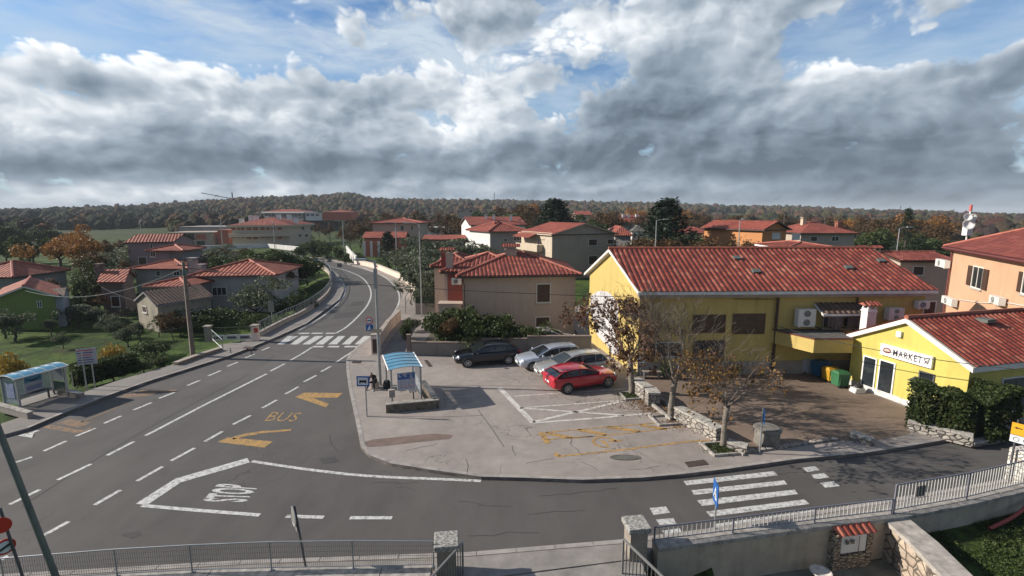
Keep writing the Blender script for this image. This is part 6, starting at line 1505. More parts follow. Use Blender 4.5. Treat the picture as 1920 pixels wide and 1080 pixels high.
r2 = [off(p, .17) for p in [(11.08, 12.95), (13.8, 13.6), (16.5, 14.4), (18.6, 14.9)]]
bar_rail('railing', 'taller barred steel railing stepping up towards the road signs', r2, .42, 1.28, .12, RAILM, 1.5)
mb = MB(); c = V3(12.0, 13.02, .95); mb.box(c, (.32, .03, .34), .22); t = thing('notice_plate', 'small dark plate fixed on the tall barred railing', 'sign', c); build('plate', mb, mat('plate_dark', (.10, .08, .08), .5, .1), t, world=True)
# open driveway gates
def gate(label, a, b, z0, z1, n):
    t = thing('gate', label, 'gate', (a[0], a[1], z0)); a, b = V3(a[0], a[1]), V3(b[0], b[1]); U3 = V3(0, 0, 1)
    mb = MB()
    for z in (z0, z1): mb.beam(a + U3 * z, b + U3 * z, .04, .045)
    mb.beam(a + U3 * z0, a + U3 * z1, .045, .045); mb.beam(b + U3 * z0, b + U3 * z1, .045, .045); build('gate_frame', mb, mat('gate_paint', (.22, .215, .205), .5, .15, 3, metal=.3), t, world=True)
    mb = MB()
    for i in range(1, n): p = a.lerp(b, i / n); mb.beam(p + U3 * z0, p + U3 * z1, .022, .022)
    build('bars', mb, mat('gate_bars', (.15, .145, .14), .5, .2, 3, metal=.3), t, world=True)
gate('open barred gate leaf swung inwards from the pillar at the mesh fence', (-1.22, 10.72), (-1.95, 9.3), -.1, .98, 15)
gate('open barred gate leaf swung inwards from the pillar at the barred railing', (2.78, 10.85), (3.6, 9.1), -.1, .98, 15)
# meter cabinet in its stone niche
mc = V3(9.5, 12.28, -.88); t = thing('meter_cabinet', 'white utility cabinet in a rough stone niche under red roof tiles', 'cabinet', mc)
u = V3(1, .18).normalized(); n = V3(.18, -1).normalized()
def wp(s, o, z): return mc + u * s + n * (o * .75) + V3(0, 0, z * .80)
an = atan2(u.y, u.x)
mb = MB(); mb.box(wp(-.52, .05, .68), (.2, .26, 1.09), an); mb.box(wp(.52, .05, .68), (.2, .26, 1.09), an); mb.box(wp(0, .05, .28), (.84, .26, .45), an); build('stone_surround', mb, STONE_S, t, world=True)
mb = MB(); mb.box(wp(0, .14, .98), (.8, .1, .53), an); cbn = build('cabinet_door', mb, mat('cabinet_white', (.62, .62, .60), .5, .06), t, world=True)
for s in (-.25, -.08):
    mb = MB(); mb.box(wp(s, .262, 1.1), (.1, .01, .13), an); build('meter_window', mb, GLASS, cbn, world=True)
mb = MB(); mb.box(wp(.13, .262, .98), (.012, .012, .5), an); build('door_gap', mb, STEEL_D, cbn, world=True)
mb = MB()
tile_sheet(mb, [wp(-.62, .34, 1.37), wp(.62, .34, 1.37), wp(.62, -.02, 1.56), wp(-.62, -.02, 1.56)], seg=8, period=.2, amp=.05); build('tile_roof', mb, TILE_O if 0 else TILE, t, world=True, smooth=True)
# diagonal rubble wall and lawn edge
dg = [(11.35, 12.72), (11.3, 11.6), (11.05, 10.2), (10.7, 8.4)]
wall('stone_wall', 'thick rubble stone wall with wide concrete coping running to the bottom edge', 'wall', dg, .62, -1.4, .22, -1, STONE_W, .12, mat('wide_coping', (.36, .32, .285), .92, .4, 4, stain=.4, bump=.012, bsc=15), step=.5, caplap=.06)
mb = MB(); mb.tube(smooth_line([V3(14.2, 13.0, -.26), V3(15.2, 13.3, -.1), V3(16.3, 13.8, .12), V3(18.5, 14.4, .2)]), .05, 8); tag(build('hose', mb, mat('red_hose', (.30, .045, .035), .6, .1)), 'thick dark red hose lying along the inner side of the wall', 'hose')
bb = P(1540, 1066, -.45); t = thing('birdbath', 'small stone basin on a stump in the sunken yard', 'birdbath', (bb.x, bb.y, -.9))
mb = MB(); mb.lathe([(.2, 0), (.15, .08), (.12, .25), (.17, .33)], (bb.x, bb.y, -.95), 14); build('pedestal', mb, mat('old_wood', (.14, .10, .07), .9, .3, 5), t, world=True)
mb = MB(); mb.lathe([(.06, .33), (.24, .36), (.28, .41), (.26, .42), (.2, .385), (.02, .38)], (bb.x, bb.y, -.95), 18); build('basin', mb, mat('pale_basin', (.58, .52, .46), .9, .3, 8), t, world=True, smooth=True)
yard = MB(); yard.prism([(5.5, 11.7), (11.4, 12.6), (11.4, 9), (5, 9)], -.95, -.865); struct('yard_paving', yard, mat('yard_concrete', (.17, .17, .14), .92, .4, 1.5, stain=.6))
# white pillar at the far end of the railing
q = P(1908, 925, .1); t = thing('stone_pillar', 'bright white stone pier at the end of the tall railing', 'pier', (17.1, 14.95, .1)); mb = MB(); mb.box((17.1, 14.95, .58), (.62, .5, 1.3), .2); build('pier_body', mb, mat_custom('white_stone', stone_fn((.72, .68, .62), (.60, .55, .49), (.35, .31, .27), 6, 1.2)), t, world=True)
# lot wall in three rising sections
for i, (x0, x1, h, lab) in enumerate(((-6.35, -2.45, .92, 'lowest section of the grey concrete lot wall, next to the lane'), (-2.43, .95, 1.16, 'middle section of the grey concrete lot wall, behind the black car'), (.97, 5.0, 1.32, 'tallest section of the grey concrete lot wall, ending at the yellow gable'))):
    wall('garden_wall', lab, 'wall', [(x0, 29.3 + i * .02), (x1, 29.3 + i * .02)], .2, .1, h, 1, WALLG, .07, mat('wall_cap_brown', (.20, .15, .125), .9, .2, 3), step=1.0)
t = thing('fence_post', 'brown square post at the lane end of the lot wall', 'post', (-6.5, 29.3, .12)); mb = MB(); mb.box((-6.5, 29.35, .78), (.24, .24, 1.35)); mb.box((-6.5, 29.35, 1.47), (.3, .3, .05)); build('post_body', mb, MATS['wall_cap_brown'], t, world=True)
# lane wall
lw = PW([(752, 600), (731, 622), (707, 661)], .12)
wall('lane_wall', 'cream low wall with coping between the pavement and the lane', 'wall', [V3(p.x, p.y) for p in lw], .2, .05, .95, -1, WALLW, .07, CONCB, step=.8)
lp_ = P(706, 663, .12); t = thing('wall_pier', 'tall cream and dark pier ending the lane wall', 'pier', lp_); mb = MB(); mb.box((lp_.x, lp_.y, .72), (.5, .45, 1.25)); build('pier_body', mb, WALLW, t, world=True); mb = MB(); mb.box((lp_.x, lp_.y, 1.38), (.58, .52, .07)); build('pier_cap', mb, CONCB, t, world=True); mb = MB(); mb.box((lp_.x + .02, lp_.y - .24, .68), (.34, .03, .9)); build('dark_panel', mb, BROWN, t, world=True)
# white curved wall outside the bend
rw = smooth_line([V3(p.x, p.y) for p in RW[2:8]], 2)
wall('curved_wall', 'long pale wall sweeping round the outside of the bend', 'wall', rw, .25, .0, .85, 1, WALLW, .07, mat('pale_cap', (.55, .46, .38), .9, .2, 2), step=1.2)
fw = [P(649, 473, 0), P(656, 483, 0), P(667, 496, 0)]
wall('garden_wall', 'white wall climbing away from the bend to the meadow', 'wall', fw, .3, -.1, 1.5, 1, mat('white_wall', (.60, .58, .56), .9, .15, 1, stain=.3), step=2)
wall('garden_wall', 'long low white wall along the field before the apartment block', 'wall', [P(345, 470, 0), P(430, 466, 0), P(500, 464, 0), P(560, 470, 0)], .4, -.3, 1.0, 1, MATS['white_wall'], step=8)
# metal frame gate on the outer pavement and gate panel at the lane end
t = thing('pavement_barrier', 'dark metal frame barrier against the curved wall end', 'barrier', P(767, 586, .12)); mb = MB(); a = P(761, 588, .12); b = P(771, 566, .12)
for p in (a, b): mb.tube([p, p + V3(0, 0, 1.5)], .03, 6)
mb.tube([a + V3(0, 0, 1.5), b + V3(0, 0, 1.5)], .03, 6); mb.tube([a + V3(0, 0, .8), b + V3(0, 0, .8)], .02, 6); build('frame', mb, STEEL_D, t, world=True)
a = P(779, 590, .12); b = P(819, 590, .12); t = thing('lane_gate', 'low beige sliding gate closing the end of the lane', 'gate', (a + b) / 2); mb = MB(); mb.box((a + b) / 2 + V3(0, .1, .5), ((b - a).length, .08, .95)); build('panel', mb, WALLG, t, world=True); mb = MB(); mb.box((a + b) / 2 + V3(0, .25, 1.05), ((b - a).length, .06, 1.2)); build('green_mesh', mb, mat('dark_net', (.03, .045, .03), .9, .2), t, world=True)
# left: curved wall with railing, driveway gate, low retaining wall
cw = smooth_line([V3(p.x, p.y) for p in PW([(489, 634), (540, 606), (562, 597), (594, 577), (616, 556), (623, 540), (623, 524), (617, 509), (598, 499)])], 2)
wall('curved_wall', 'low cream wall under the railing along the inside of the bend', 'wall', cw, .22, -.2, .42, 1, mat('cream_low_wall', (.42, .36, .30), .9, .2, 1.2, stain=.5), .05, CONCB, step=1.0)
cr = [(p.x - .1, p.y) for p in cw]
bar_rail('railing', 'pale barred railing on the curved wall beside the bungalow lawn', cr, .46, 1.2, .22, STEEL, 2.4, r=.014)
def gpier(label, px, py, h, m, w=.4):
    p = P(px, py, .12); t = thing('gate_pier', label, 'gate pier', p); mb = MB(); mb.box(p + V3(0, 0, h / 2), (w, w, h)); build('pier_body', mb, m, t, world=True); mb = MB(); mb.box(p + V3(0, 0, h + .04), (w + .1, w + .1, .08)); build('pier_cap', mb, CONCB, t, world=True); return p, t
p1_, t1_ = gpier('cream gate pier with a red letter box at the start of the curved wall', 480, 638, 1.05, WALLW)
mb = MB(); mb.box(p1_ + V3(.18, -.22, .78), (.24, .1, .3)); build('letter_box', mb, mat('post_red', (.40, .035, .025), .5, 0), t1_, world=True)
p2_, t2_ = gpier('grey gate pier at the far end of the white driveway gate', 392, 640, 1.05, WALLG, .36)
t = thing('driveway_gate', 'white driveway gate with three lower panels and green upper mesh', 'gate', (p1_ + p2_) / 2)
d_ = (p1_ - p2_); L_ = d_.length; d_.normalize()
for k in range(3):
    a = p2_ + d_ * (.25 + k * (L_ - .5) / 3); b = p2_ + d_ * (.2 + (k + 1) * (L_ - .5) / 3); mb = MB(); U3 = V3(0, 0, 1)
    mb.beam(a + U3 * .25, b + U3 * .25, .05, .38); pn = build('lower_panel', mb, mat('gate_white', (.55, .54, .52), .6, .1), t, world=True)
    mb = MB(); c = (a + b) / 2 + V3(.0, -.035, .25); mb.box(c, ((b - a).length * .72, .02, .16), atan2(d_.y, d_.x)); build('panel_slot', mb, STEEL_D, pn, world=True)
    mb = MB(); mb.beam(a + U3 * .98, b + U3 * .98, .03, .03); mb.beam(a + U3 * .45, a + U3 * 1.0, .04, .04)
    for i in range(8): q = a.lerp(b, i / 8); mb.beam(q + U3 * .45, q + U3 * .98, .01, .01)
    build('upper_bars', mb, mat('green_wire', (.10, .12, .06), .7, .1), t, world=True)
lw = [V3(p.x, p.y) for p in PW([(333, 690), (370, 676), (417, 661)], .0)]
wall('retaining_wall', 'short rough stone retaining wall by the utility pole', 'wall', [v + V3(-.05, .12) for v in lw], .25, -1.2, .26, 1, STONE_S, .06, CONCB, step=1)
br_ = [(P(372, 659, .3).x, P(372, 659, .3).y + .4), (P(418, 659, .3).x - .2, P(418, 659, .3).y + .35)]
bar_rail('railing', 'short double-rail grey railing dropping beside the utility pole', [(br_[0][0], br_[0][1] + 1.1, .35), (br_[1][0], br_[1][1], 0)], .3, 1.0, .5, STEEL, 1.1)
# stone walls round the market square
def swall(label, a, b, w, z, m=STONE, name='stone_wall'):
    a, b = V3(a[0], a[1]), V3(b[0], b[1]); return wall(name, label, 'wall', [a, b], w, .08, z, 1, m, .07, mat('rough_coping', (.36, .335, .30), .95, .5, 7, bump=.02, bsc=14), step=.5, caplap=.02, blocks=.5)
sw = lambda *q: [P(x, y, .12) for x, y in q]
a, b = sw((1263, 786), (1342, 830)); swall('longest rubble stone wall between the middle and nearest plane trees', a, b, .42, .62)
a, b = sw((1362, 842), (1400, 852)); swall('low stone kerb wall right of the nearest plane tree', a, b, .35, .34)
a, b = sw((1183, 735), (1206, 752)); swall('short stone wall stub beside the leafy plane tree', a, b, .5, .74)
a, b = sw((1207, 750), (1215, 762)); swall('small square stone pier next to the wall stub', a, b, .55, .70)
a, b = sw((1592, 822), (1632, 838)); swall('tumbled low stone wall alone at the pavement edge', a, b, .28, .34)
a, b = sw((1703, 812), (1790, 822)); swall('stone wall wrapping the foot of the big hedge', (16.35, 18.75), (17.75, 17.35), .32, .46); swall('stone footing below the hedge along the pavement', (17.8, 17.35), (20.6, 18.1), .25, .20)
a, b = sw((1215, 757), (1256, 789)); wall('planter_kerb', 'pale stone kerb of the empty planting strip between two plane trees', 'kerb', [a, b], .12, .1, .26, 1, CAP, step=1)
a, b = sw((1222, 742), (1262, 770)); wall('planter_kerb', 'upper pale kerb of the planting strip towards the square', 'kerb', [a, b], .12, .1, .30, 1, CAP, step=1)
a, b = sw((1402, 851), (1572, 826)); wall('stone_edging', 'thin pale stone edging between square and pavement', 'kerb', [a, b], .18, .1, .2, 1, STONE, step=1)
for (px, py, lab) in ((1187, 743, 'the leafy plane tree'), (1250, 789, 'the bare plane tree'), (1352, 843, 'the nearest plane tree')):
    c = P(px, py, .12); mb = MB(); 
    for s in (-1, 1): mb.box(c + V3(.55 * s, 0, .04), (.08, 1.0, .1), .15); mb.box(c + V3(0, .46 * s, .04), (1.02, .08, .1), .15)
    tag(build('tree_pit_kerb', mb, CAP, loc=c), 'square stone pit kerb around ' + lab, 'kerb')
# wellhead
c = P(1437, 831, .12); t = thing('stone_wellhead', 'round grey stone wellhead with a flat lid on the market square', 'wellhead', c); SG = mat('well_stone', (.17, .155, .135), .9, .35, 4, stain=.5, bump=.01, bsc=14)
mb = MB(); mb.lathe([(.46, 0), (.47, .1), (.44, .18), (.45, .5), (.41, .56)], c, 24); build('drum', mb, SG, t, world=True, smooth=True, auto=40)
mb = MB(); mb.lathe([(.42, .562), (.50, .58), (.50, .64), (.47, .66), (.40, .665), (.40, .69), (.02, .70)], c, 24); build('lid', mb, SG, t, world=True)
for s in (-1, 1): mb = MB(); mb.tube([c + V3(.49 * s, 0, .62), c + V3(.56 * s, 0, .60), c + V3(.55 * s, 0, .5)], .02, 6); build('handle', mb, STEEL_D, t, world=True)
# ---------------------------------------------------------------- bus shelters
ROOFB = mat('blue_polycarbonate', (.06, .22, .34), .18, .12, 1.5, spec=.7)
POLY = mat('clear_panel', (.30, .36, .42), .1, .1, 2, alpha=.45)
BLUEP = mat('poster_blue', (.03, .10, .30), .5, .2, 6); PALEP = mat('poster_pale', (.50, .48, .50), .5, .12, 8); REDP = mat('poster_red', (.45, .10, .10), .5, .1); SKYP = mat('poster_skyblue', (.08, .30, .45), .5, .15, 5)
def shelter(label, loc, rz, L, Wd, Hh, kind):
    t = thing('bus_shelter', label, 'bus shelter', loc, rz)       # local: x away from the road, y along it
    def arc(s): return V3((-.12 if Wd > 0 else .1) + (Wd + (.2 if Wd > 0 else -.2)) * s, 0, Hh - .02 + .15 * sin(pi * (0.12 + .8 * s)))
    mb = MB(); n = 12
    for k in range(n):
        a, b = arc(k / n), arc((k + 1) / n)
        for z in (0, -.012): mb.poly([a + V3(0, -.12, z), b + V3(0, -.12, z), b + V3(0, L + .12, z), a + V3(0, L + .12, z)])
    rf = build('roof', mb, ROOFB, t, smooth=False)
    for i in range(6): y = -.12 + (L + .24) * i / 5; mb = MB(); mb.tube([arc(k / n) + V3(0, y, .012) for k in range(n + 1)], .014, 6); build('roof_rib', mb, STEEL if 0 < i < 5 else RAILW, rf)
    for s in (0, 1): mb = MB(); p = arc(s); mb.tube([p + V3(0, -.14, 0), p + V3(0, L + .14, 0)], .035, 8); build('eave_tube', mb, WHITE, rf)
    for x in (0, Wd):
        for y in (0, L): mb = MB(); mb.box((x, y, Hh / 2), (.08, .08, Hh)); mb.box((x, y, .01), (.16, .16, .02)); build('post', mb, STEEL, t)
    q_ = Hh / 2.05; mb = MB(); mb.box((Wd, L / 2, 1.2 * q_), (.012, L - .1, 1.7 * q_)); build('back_glass', mb, POLY, t)
    mb = MB(); mb.box((Wd - .02, L / 2, .33 * q_), (.05, L - .1, .05)); build('bottom_rail', mb, STEEL, t); mb = MB(); mb.box((Wd - .02, L / 2, 2.0 * q_), (.05, L - .1, .05)); build('top_rail', mb, STEEL, t)
    mb = MB()
    for k in range(3): mb.box((Wd - (.2 + .12 * k) * (1 if Wd > 0 else -1), L / 2, .46), (.09, L * .7, .03))
    for y in (L * .2, L * .8): mb.box((Wd - .3 * (1 if Wd > 0 else -1), y, .22), (.06, .06, .45))
    build('bench', mb, STEEL_D, t)
    if kind == 'B':
        mb = MB(); mb.box((Wd * .5, .0, 1.3), (Wd * .62, .05, 1.0)); ps = build('poster_case', mb, PALEP, t)
        mb = MB(); mb.box((Wd * .5, -.03, 1.6), (Wd * .58, .012, .34)); build('poster_sky', mb, BLUEP, ps)
        rr = random.Random(4); mb = MB(); m2 = MB()
        for k in range(9):
            for j in range(10): 
                (mb if k in (5, 6) else m2).box((Wd * .5 - Wd * .26 + Wd * .056 * j + rr.uniform(-.02, .02), -.028, 1.36 - k * .055), (rr.uniform(.02, .06), .008, .022))
        build('poster_text', m2, BLUEP, ps); build('poster_heading', mb, REDP, ps)
        mb = MB()
        for k in range(12): mb.box((Wd * .25 + Wd * .5 * rr.random(), -.042, 1.45 + .3 * rr.random()), (.09, .012, .05), 0, Matrix.Rotation(rr.uniform(-.6, .6), 4, 'Y'))
        build('poster_picture', mb, PALEP, ps)
        mb = MB(); mb.box((-.02, -.14, .78), (.28, .2, .42)); build('litter_bin', mb, mat('bin_concrete', (.33, .29, .26), .9, .3, 6), t)
    else:
        mb = MB(); mb.box((Wd + .03, L * .60, .92), (.03, .72, .95)); ps = build('poster_case', mb, PALEP, t)
        mb = MB(); mb.box((Wd + .052, L * .60, 1.14), (.012, .66, .44)); build('poster_sea', mb, SKYP, ps)
        mb = MB(); mb.tube([V3(Wd + .07, L * .60 - .28 + .56 * k / 8, 1.0 + .10 * (k / 4 - 1) ** 2) for k in range(9)], [.01, .02, .03, .035, .035, .03, .02, .015, .01], 6); build('poster_swoosh', mb, BLACK, ps)
        mb = MB(); 
        for k in range(3): mb.box((Wd + .052, L * .60, .58 + k * .07), (.012, .58, .032))
        build('poster_text', mb, BLUEP, ps)
        mb = MB(); mb.box((Wd * .5, L, 1.08), (abs(Wd) * .7, .02, .62)); build('side_panel', mb, mat('panel_white', (.42, .44, .46), .5, .05), t)
        mb = MB(); mb.box((Wd * .5, L + .002, .45), (abs(Wd) * .8, .016, .52)); build('lower_glass', mb, mat('green_glass', (.03, .07, .06), .2, .1), t)
        mb = MB(); mb.box((Wd * .5, 0, .88), (abs(Wd) * .9, .014, 1.2)); build('end_glass', mb, POLY, t)
        mb = MB(); mb.box((Wd * .45, -.02, .92), (abs(Wd) * .5, .012, .68)); build('end_poster', mb, mat('poster_lilac', (.24, .27, .42), .5, .3, 5), t)
    return t
a = P(735, 788, .12); b = P(790, 765, .12); bk = P(719, 733, .12)
# right shelter: near end faces the camera
shb = shelter('blue roofed bus shelter on the lot side with a poster panel facing the camera', (-5.6, 21.35, .12), .36, 2.3, 1.36, 2.05, 'B'); shb.scale = (1, 1, .84)
f0, f1 = P(32, 712, 1.62), P(127, 687, 1.62); dv = V3(f1.x - f0.x, f1.y - f0.y); ang = atan2(dv.y, dv.x)
# left shelter: x axis (away from the road) is 90 degrees left of the road direction; mirror by using the road direction as +y
shelter('blue roofed bus shelter beyond the road with sea-blue poster', (f0.x - .12, f0.y + .05, .12), ang - pi / 2 + pi * 0, dv.length * .95, -1.0, 1.5, 'A')
def lowwall(label, pts, h, w=.2, m=None): return wall('low_wall', label, 'wall', [P(x, y, .12) for x, y in pts], w, .08, .12 + h, 1, m or WALLG, .04, CAP, step=.8, caplap=.02)
lowwall('dark mossy low wall before the near end of the lot side shelter', [(724, 775), (823, 766)], .38, .25, mat('mossy_wall', (.13, .11, .085), .95, .6, 6, stain=.5))
lowwall('peeling low wall behind the lot side shelter', [(824, 763), (797, 727)], .38, .25, mat('peeling_wall', (.36, .29, .23), .95, .6, 6, stain=.6))
lowwall('low slanted kerb wall right of the roadside shelter pad', [(98, 736), (150, 748)], .22); lowwall('low kerb wall at the left end of the roadside shelter pad', [(-10, 768), (52, 786)], .25)
# ---------------------------------------------------------------- signs
SB = mat('sign_blue', (.015, .10, .34), .4, .03); SW = mat('sign_face_white', (.66, .68, .70), .4, .03); SR = mat('sign_red', (.55, .03, .02), .4, .03); SY = mat('sign_yellow', (.75, .36, .02), .4, .04); SK = mat('sign_black', (.02, .02, .02), .5, 0); SGR = mat('sign_back', (.20, .19, .18), .6, .15, 5)
def sgn(name, label, base, ztop, cat='sign', r=.032, z0=None):
    t = thing(name, label, cat, base); mb = MB(); mb.tube([V3(base[0], base[1], base[2] - .05), V3(base[0], base[1], ztop)], r, 8); build('post', mb, STEEL, t, world=True); return t
def plate(t, c, d, w, h, m, name='plate', th=.02, label=None):
    mb = MB(); mb.box(c, (w, th, h), atan2(d[1], d[0])); return build(name, mb, m, t, world=True, label=label)
def disc(t, c, n, r, m, name='disc', th=.015):
    mb = MB(); mb.lathe([(r, 0), (r, th), (.001, th)], c, 28, n); return build(name, mb, m, t, world=True)
# bus stop sign
b_ = P(688, 781, .12); zt = ZH(b_.y, 705); t = sgn('bus_stop_sign', 'square blue framed bus stop sign on a thin post at the kerb', b_, zt)
cz = (zt + ZH(b_.y, 723)) / 2; n = V3(-.05, -1, 0); ww = .56; c = V3(b_.x - .08, b_.y - .05, cz)
o = plate(t, c, (1, -.05), ww, .46, SB); plate(o, c + n * .014, (1, -.05), ww * .8, .34, SW, 'face', .008) if 0 else None
mb = MB(); mb.box(c + n * .015, (ww * .8, .01, .33), -.05); build('face', mb, SW, o, world=True); mb = MB(); mb.box(c + n * .023, (ww * .56, .008, .1), -.05)
for s in (-.16, .15): mb.lathe([(.035, 0), (.035, .01), (.001, .01)], c + n * .02 + V3(s * .8, 0, -.055), 10, n)
build('bus_pictogram', mb, SK, o, world=True)
# street lamp with sign cluster
b_ = P(713, 722, .12); zt = ZH(b_.y, 490)
def lamp(label, b, zt, arm, r=.07, group=None, head=.55):
    t = thing('street_lamp', label, 'street lamp', b, 0, group); b = Vector(b); mb = MB(); mb.tube([b - V3(0, 0, .3), b + V3(0, 0, (zt - b.z) * .5), V3(b.x, b.y, zt)], [r, r * .85, r * .65], 10); build('pole', mb, STEEL, t, world=True)
    mb = MB(); mb.tube([V3(b.x, b.y, zt - .03), V3(b.x + arm[0] * .5, b.y + arm[1] * .5, zt + .08), V3(b.x + arm[0], b.y + arm[1], zt + .1)], r * .45, 6); build('arm', mb, STEEL, t, world=True)
    mb = MB(); e = V3(b.x + arm[0] * 1.25, b.y + arm[1] * 1.25, zt + .1); mb.box(e, (head, .2, .09), atan2(arm[1], arm[0])); o = build('lamp_head', mb, mat('lamp_casing', (.40, .41, .42), .4, .05, metal=.3), t, world=True)
    mb = MB(); mb.box(e - V3(0, 0, .05), (head * .7, .14, .015), atan2(arm[1], arm[0])); build('lamp_glass', mb, mat('lamp_glass', (.5, .5, .48), .2, 0), o, world=True); return t
tl = lamp('grey street lamp carrying round and blue signs beside the bus shelter', b_, zt, (-.55, -.1), .085)
mb = MB(); mb.box((b_.x + .0, b_.y, 5.75), (.14, .2, 1.0)); build('cable_box', mb, STEEL, tl, world=True)
z1 = ZH(b_.y, 600); z2 = ZH(b_.y, 613.5); z3 = ZH(b_.y, 619)
cl = thing('sign_cluster', 'round red-rimmed sign, blue pedestrian sign and beige arrow board on the lamp post', 'sign', (b_.x - .3, b_.y - .1, z2 - .3))
n = V3(-.1, -1, 0).normalized(); c = V3(b_.x - .38, b_.y - .12, z1)
disc(cl, c, n, .19, SR, 'red_rim'); disc(cl, c + n * .016, n, .14, SW, 'face'); mb = MB(); mb.box(c + n * .035, (.2, .01, .05), -.1); build('vehicle_symbol', mb, SK, cl, world=True)
c2 = V3(b_.x - .38, b_.y - .12, z2); plate(cl, c2, (1, -.1), .38, .34, SB, 'blue_plate'); mb = MB(); mb.poly([c2 + n * .014 + V3(-.13, 0, -.12), c2 + n * .014 + V3(.13, 0, -.12), c2 + n * .014 + V3(0, 0, .13)]); build('white_triangle', mb, SW, cl, world=True)
c3 = V3(b_.x - .02, b_.y - .16, z3); plate(cl, c3, (1, -.1), .55, .2, mat('beige_board', (.42, .33, .24), .6, .1), 'arrow_board')
# other lamps
for (px, y, top, arm, lab) in ((646, 92, 415, (-1.0, 0), 'street lamp on the verge where the road bends away'), (745, 72, 418, (-1.0, 0), 'street lamp standing in scrub just outside the bend'), (791, 41, 420, (-.9, .1), 'tall thin lamp post between the lane and scrub hollow'),
                               (1224, 48, 413, (.75, 0), 'street lamp in front of the great dark fir'), (1376, 46, 413, (.4, .4), 'plain pale pole in front of the orange house'), (1667, 42.5, 428, (.7, 0), 'street lamp above the right end of the long red roof')):
    x = X(px, y); lamp(lab, (x, y, .0), ZH(y, top), arm, .06 if y < 50 else .1, head=.5)
for (px, y, top) in ((516, 110, 418), (351 + 67, 126, 404), (267, 150, 415)):
    x = X(px, y); lamp('thin far street pole near the apartment blocks', (x, y, -.1), ZH(y, top), (.3, 0), .1, 'thin poles near the apartment blocks')
# small signs along the curved railing
for (px, py, top, lab) in ((516, 612, 566, 'grey sign back on a post at the curved railing'), ):
    p = P(px, py, .0); t = sgn('road_sign', lab, (p.x - .3, p.y + .2, 0), ZH(p.y, top)); plate(t, V3(p.x - .3, p.y + .15, ZH(p.y, top + 10)), (1, 0), .5, .85, SGR)
for (px, py, top, lab) in ((619, 503, 497, 'small grey sign seen from behind at the far bend'), (638, 514, 507, 'second small dark sign beyond the inner bend'), (593, 503, 497, 'small blue-white chevron board at the far end of the curved railing')):
    p = P(px, py, .0); t = sgn('road_sign', lab, (p.x, p.y, 0), 1.6); plate(t, V3(p.x, p.y - .06, 1.35), (1, 0), .7, .6, SGR if 'blue' not in lab else SB)
# sign board by the left hedge
p0 = P(163, 731, .1); p1 = P(178, 724, .1); d = (p1 - p0).normalized()
t = thing('road_sign_board', 'white municipal board with red and blue text lines on two posts', 'sign', (p0 + p1) / 2); zt = ZH(p0.y, 656)
for p in (p0, p1): mb = MB(); mb.tube([p - V3(0, 0, .3), V3(p.x, p.y, zt - .1)], .03, 8); build('post', mb, STEEL, t, world=True)
c = (p0 + p1) / 2; c.z = (zt + ZH(p0.y, 686)) / 2; n = V3(d.y, -d.x, 0); hh = zt - ZH(p0.y, 686)
dd_ = V3(1, .42).normalized(); n = V3(dd_.y, -dd_.x, 0); o = plate(t, c, dd_, .82, hh, mat('board_white', (.40, .40, .42), .5, .05), 'board')
mb = MB(); m2 = MB(); rr = random.Random(2)
for k in range(6):
    z = c.z + hh * (.38 - .15 * k); (mb if k in (0, 2) else m2).box(V3(c.x, c.y, z) + n * .013 - dd_ * .04, (rr.uniform(.5, .68), .006, hh * .055), atan2(dd_.y, dd_.x))
build('red_text', mb, SR, o, world=True); build('dark_text', m2, mat('text_violet', (.10, .07, .16), .5, 0), o, world=True)
# pedestrian sign in the foreground (nearly edge on)
y_ = 12.45; x_ = X(1341, y_, .5); zt = ZH(y_, 905); t = sgn('pedestrian_sign', 'blue pedestrian crossing sign seen nearly edge-on above the railing', (x_, y_, .11), zt, r=.026)
d = V3(.17, 1, 0).normalized(); n = V3(-1, .17, 0).normalized(); c = V3(x_, y_, (zt + ZH(y_, 944)) / 2) + n * .03; hh = zt - ZH(y_, 944)
o = plate(t, c, d, .52, hh, SB); q = c + n * .0135; mb = MB(); mb.poly([q - d * .18 - V3(0, 0, .17), q + d * .18 - V3(0, 0, .17), q + V3(0, 0, .2)]); build('white_triangle', mb, SW, o, world=True)
mb = MB(); q = c + n * .016; mb.tube([q + V3(0, 0, .06), q - V3(0, 0, .04), q + d * .06 - V3(0, 0, .13)], .014, 5); mb.tube([q - V3(0, 0, .04), q - d * .05 - V3(0, 0, .13)], .014, 5); build('walking_figure', mb, SK, o, world=True)
# sign before the wellhead
b_ = P(1424, 850, .12); zt = ZH(b_.y, 766); t = sgn('road_sign', 'narrow blue sign seen edge-on on a post before the wellhead', b_, zt, r=.03)
d = V3(.40, 1, 0).normalized(); plate(t, V3(b_.x + .02, b_.y - .06, zt - .27), d, .45, .5, SB)
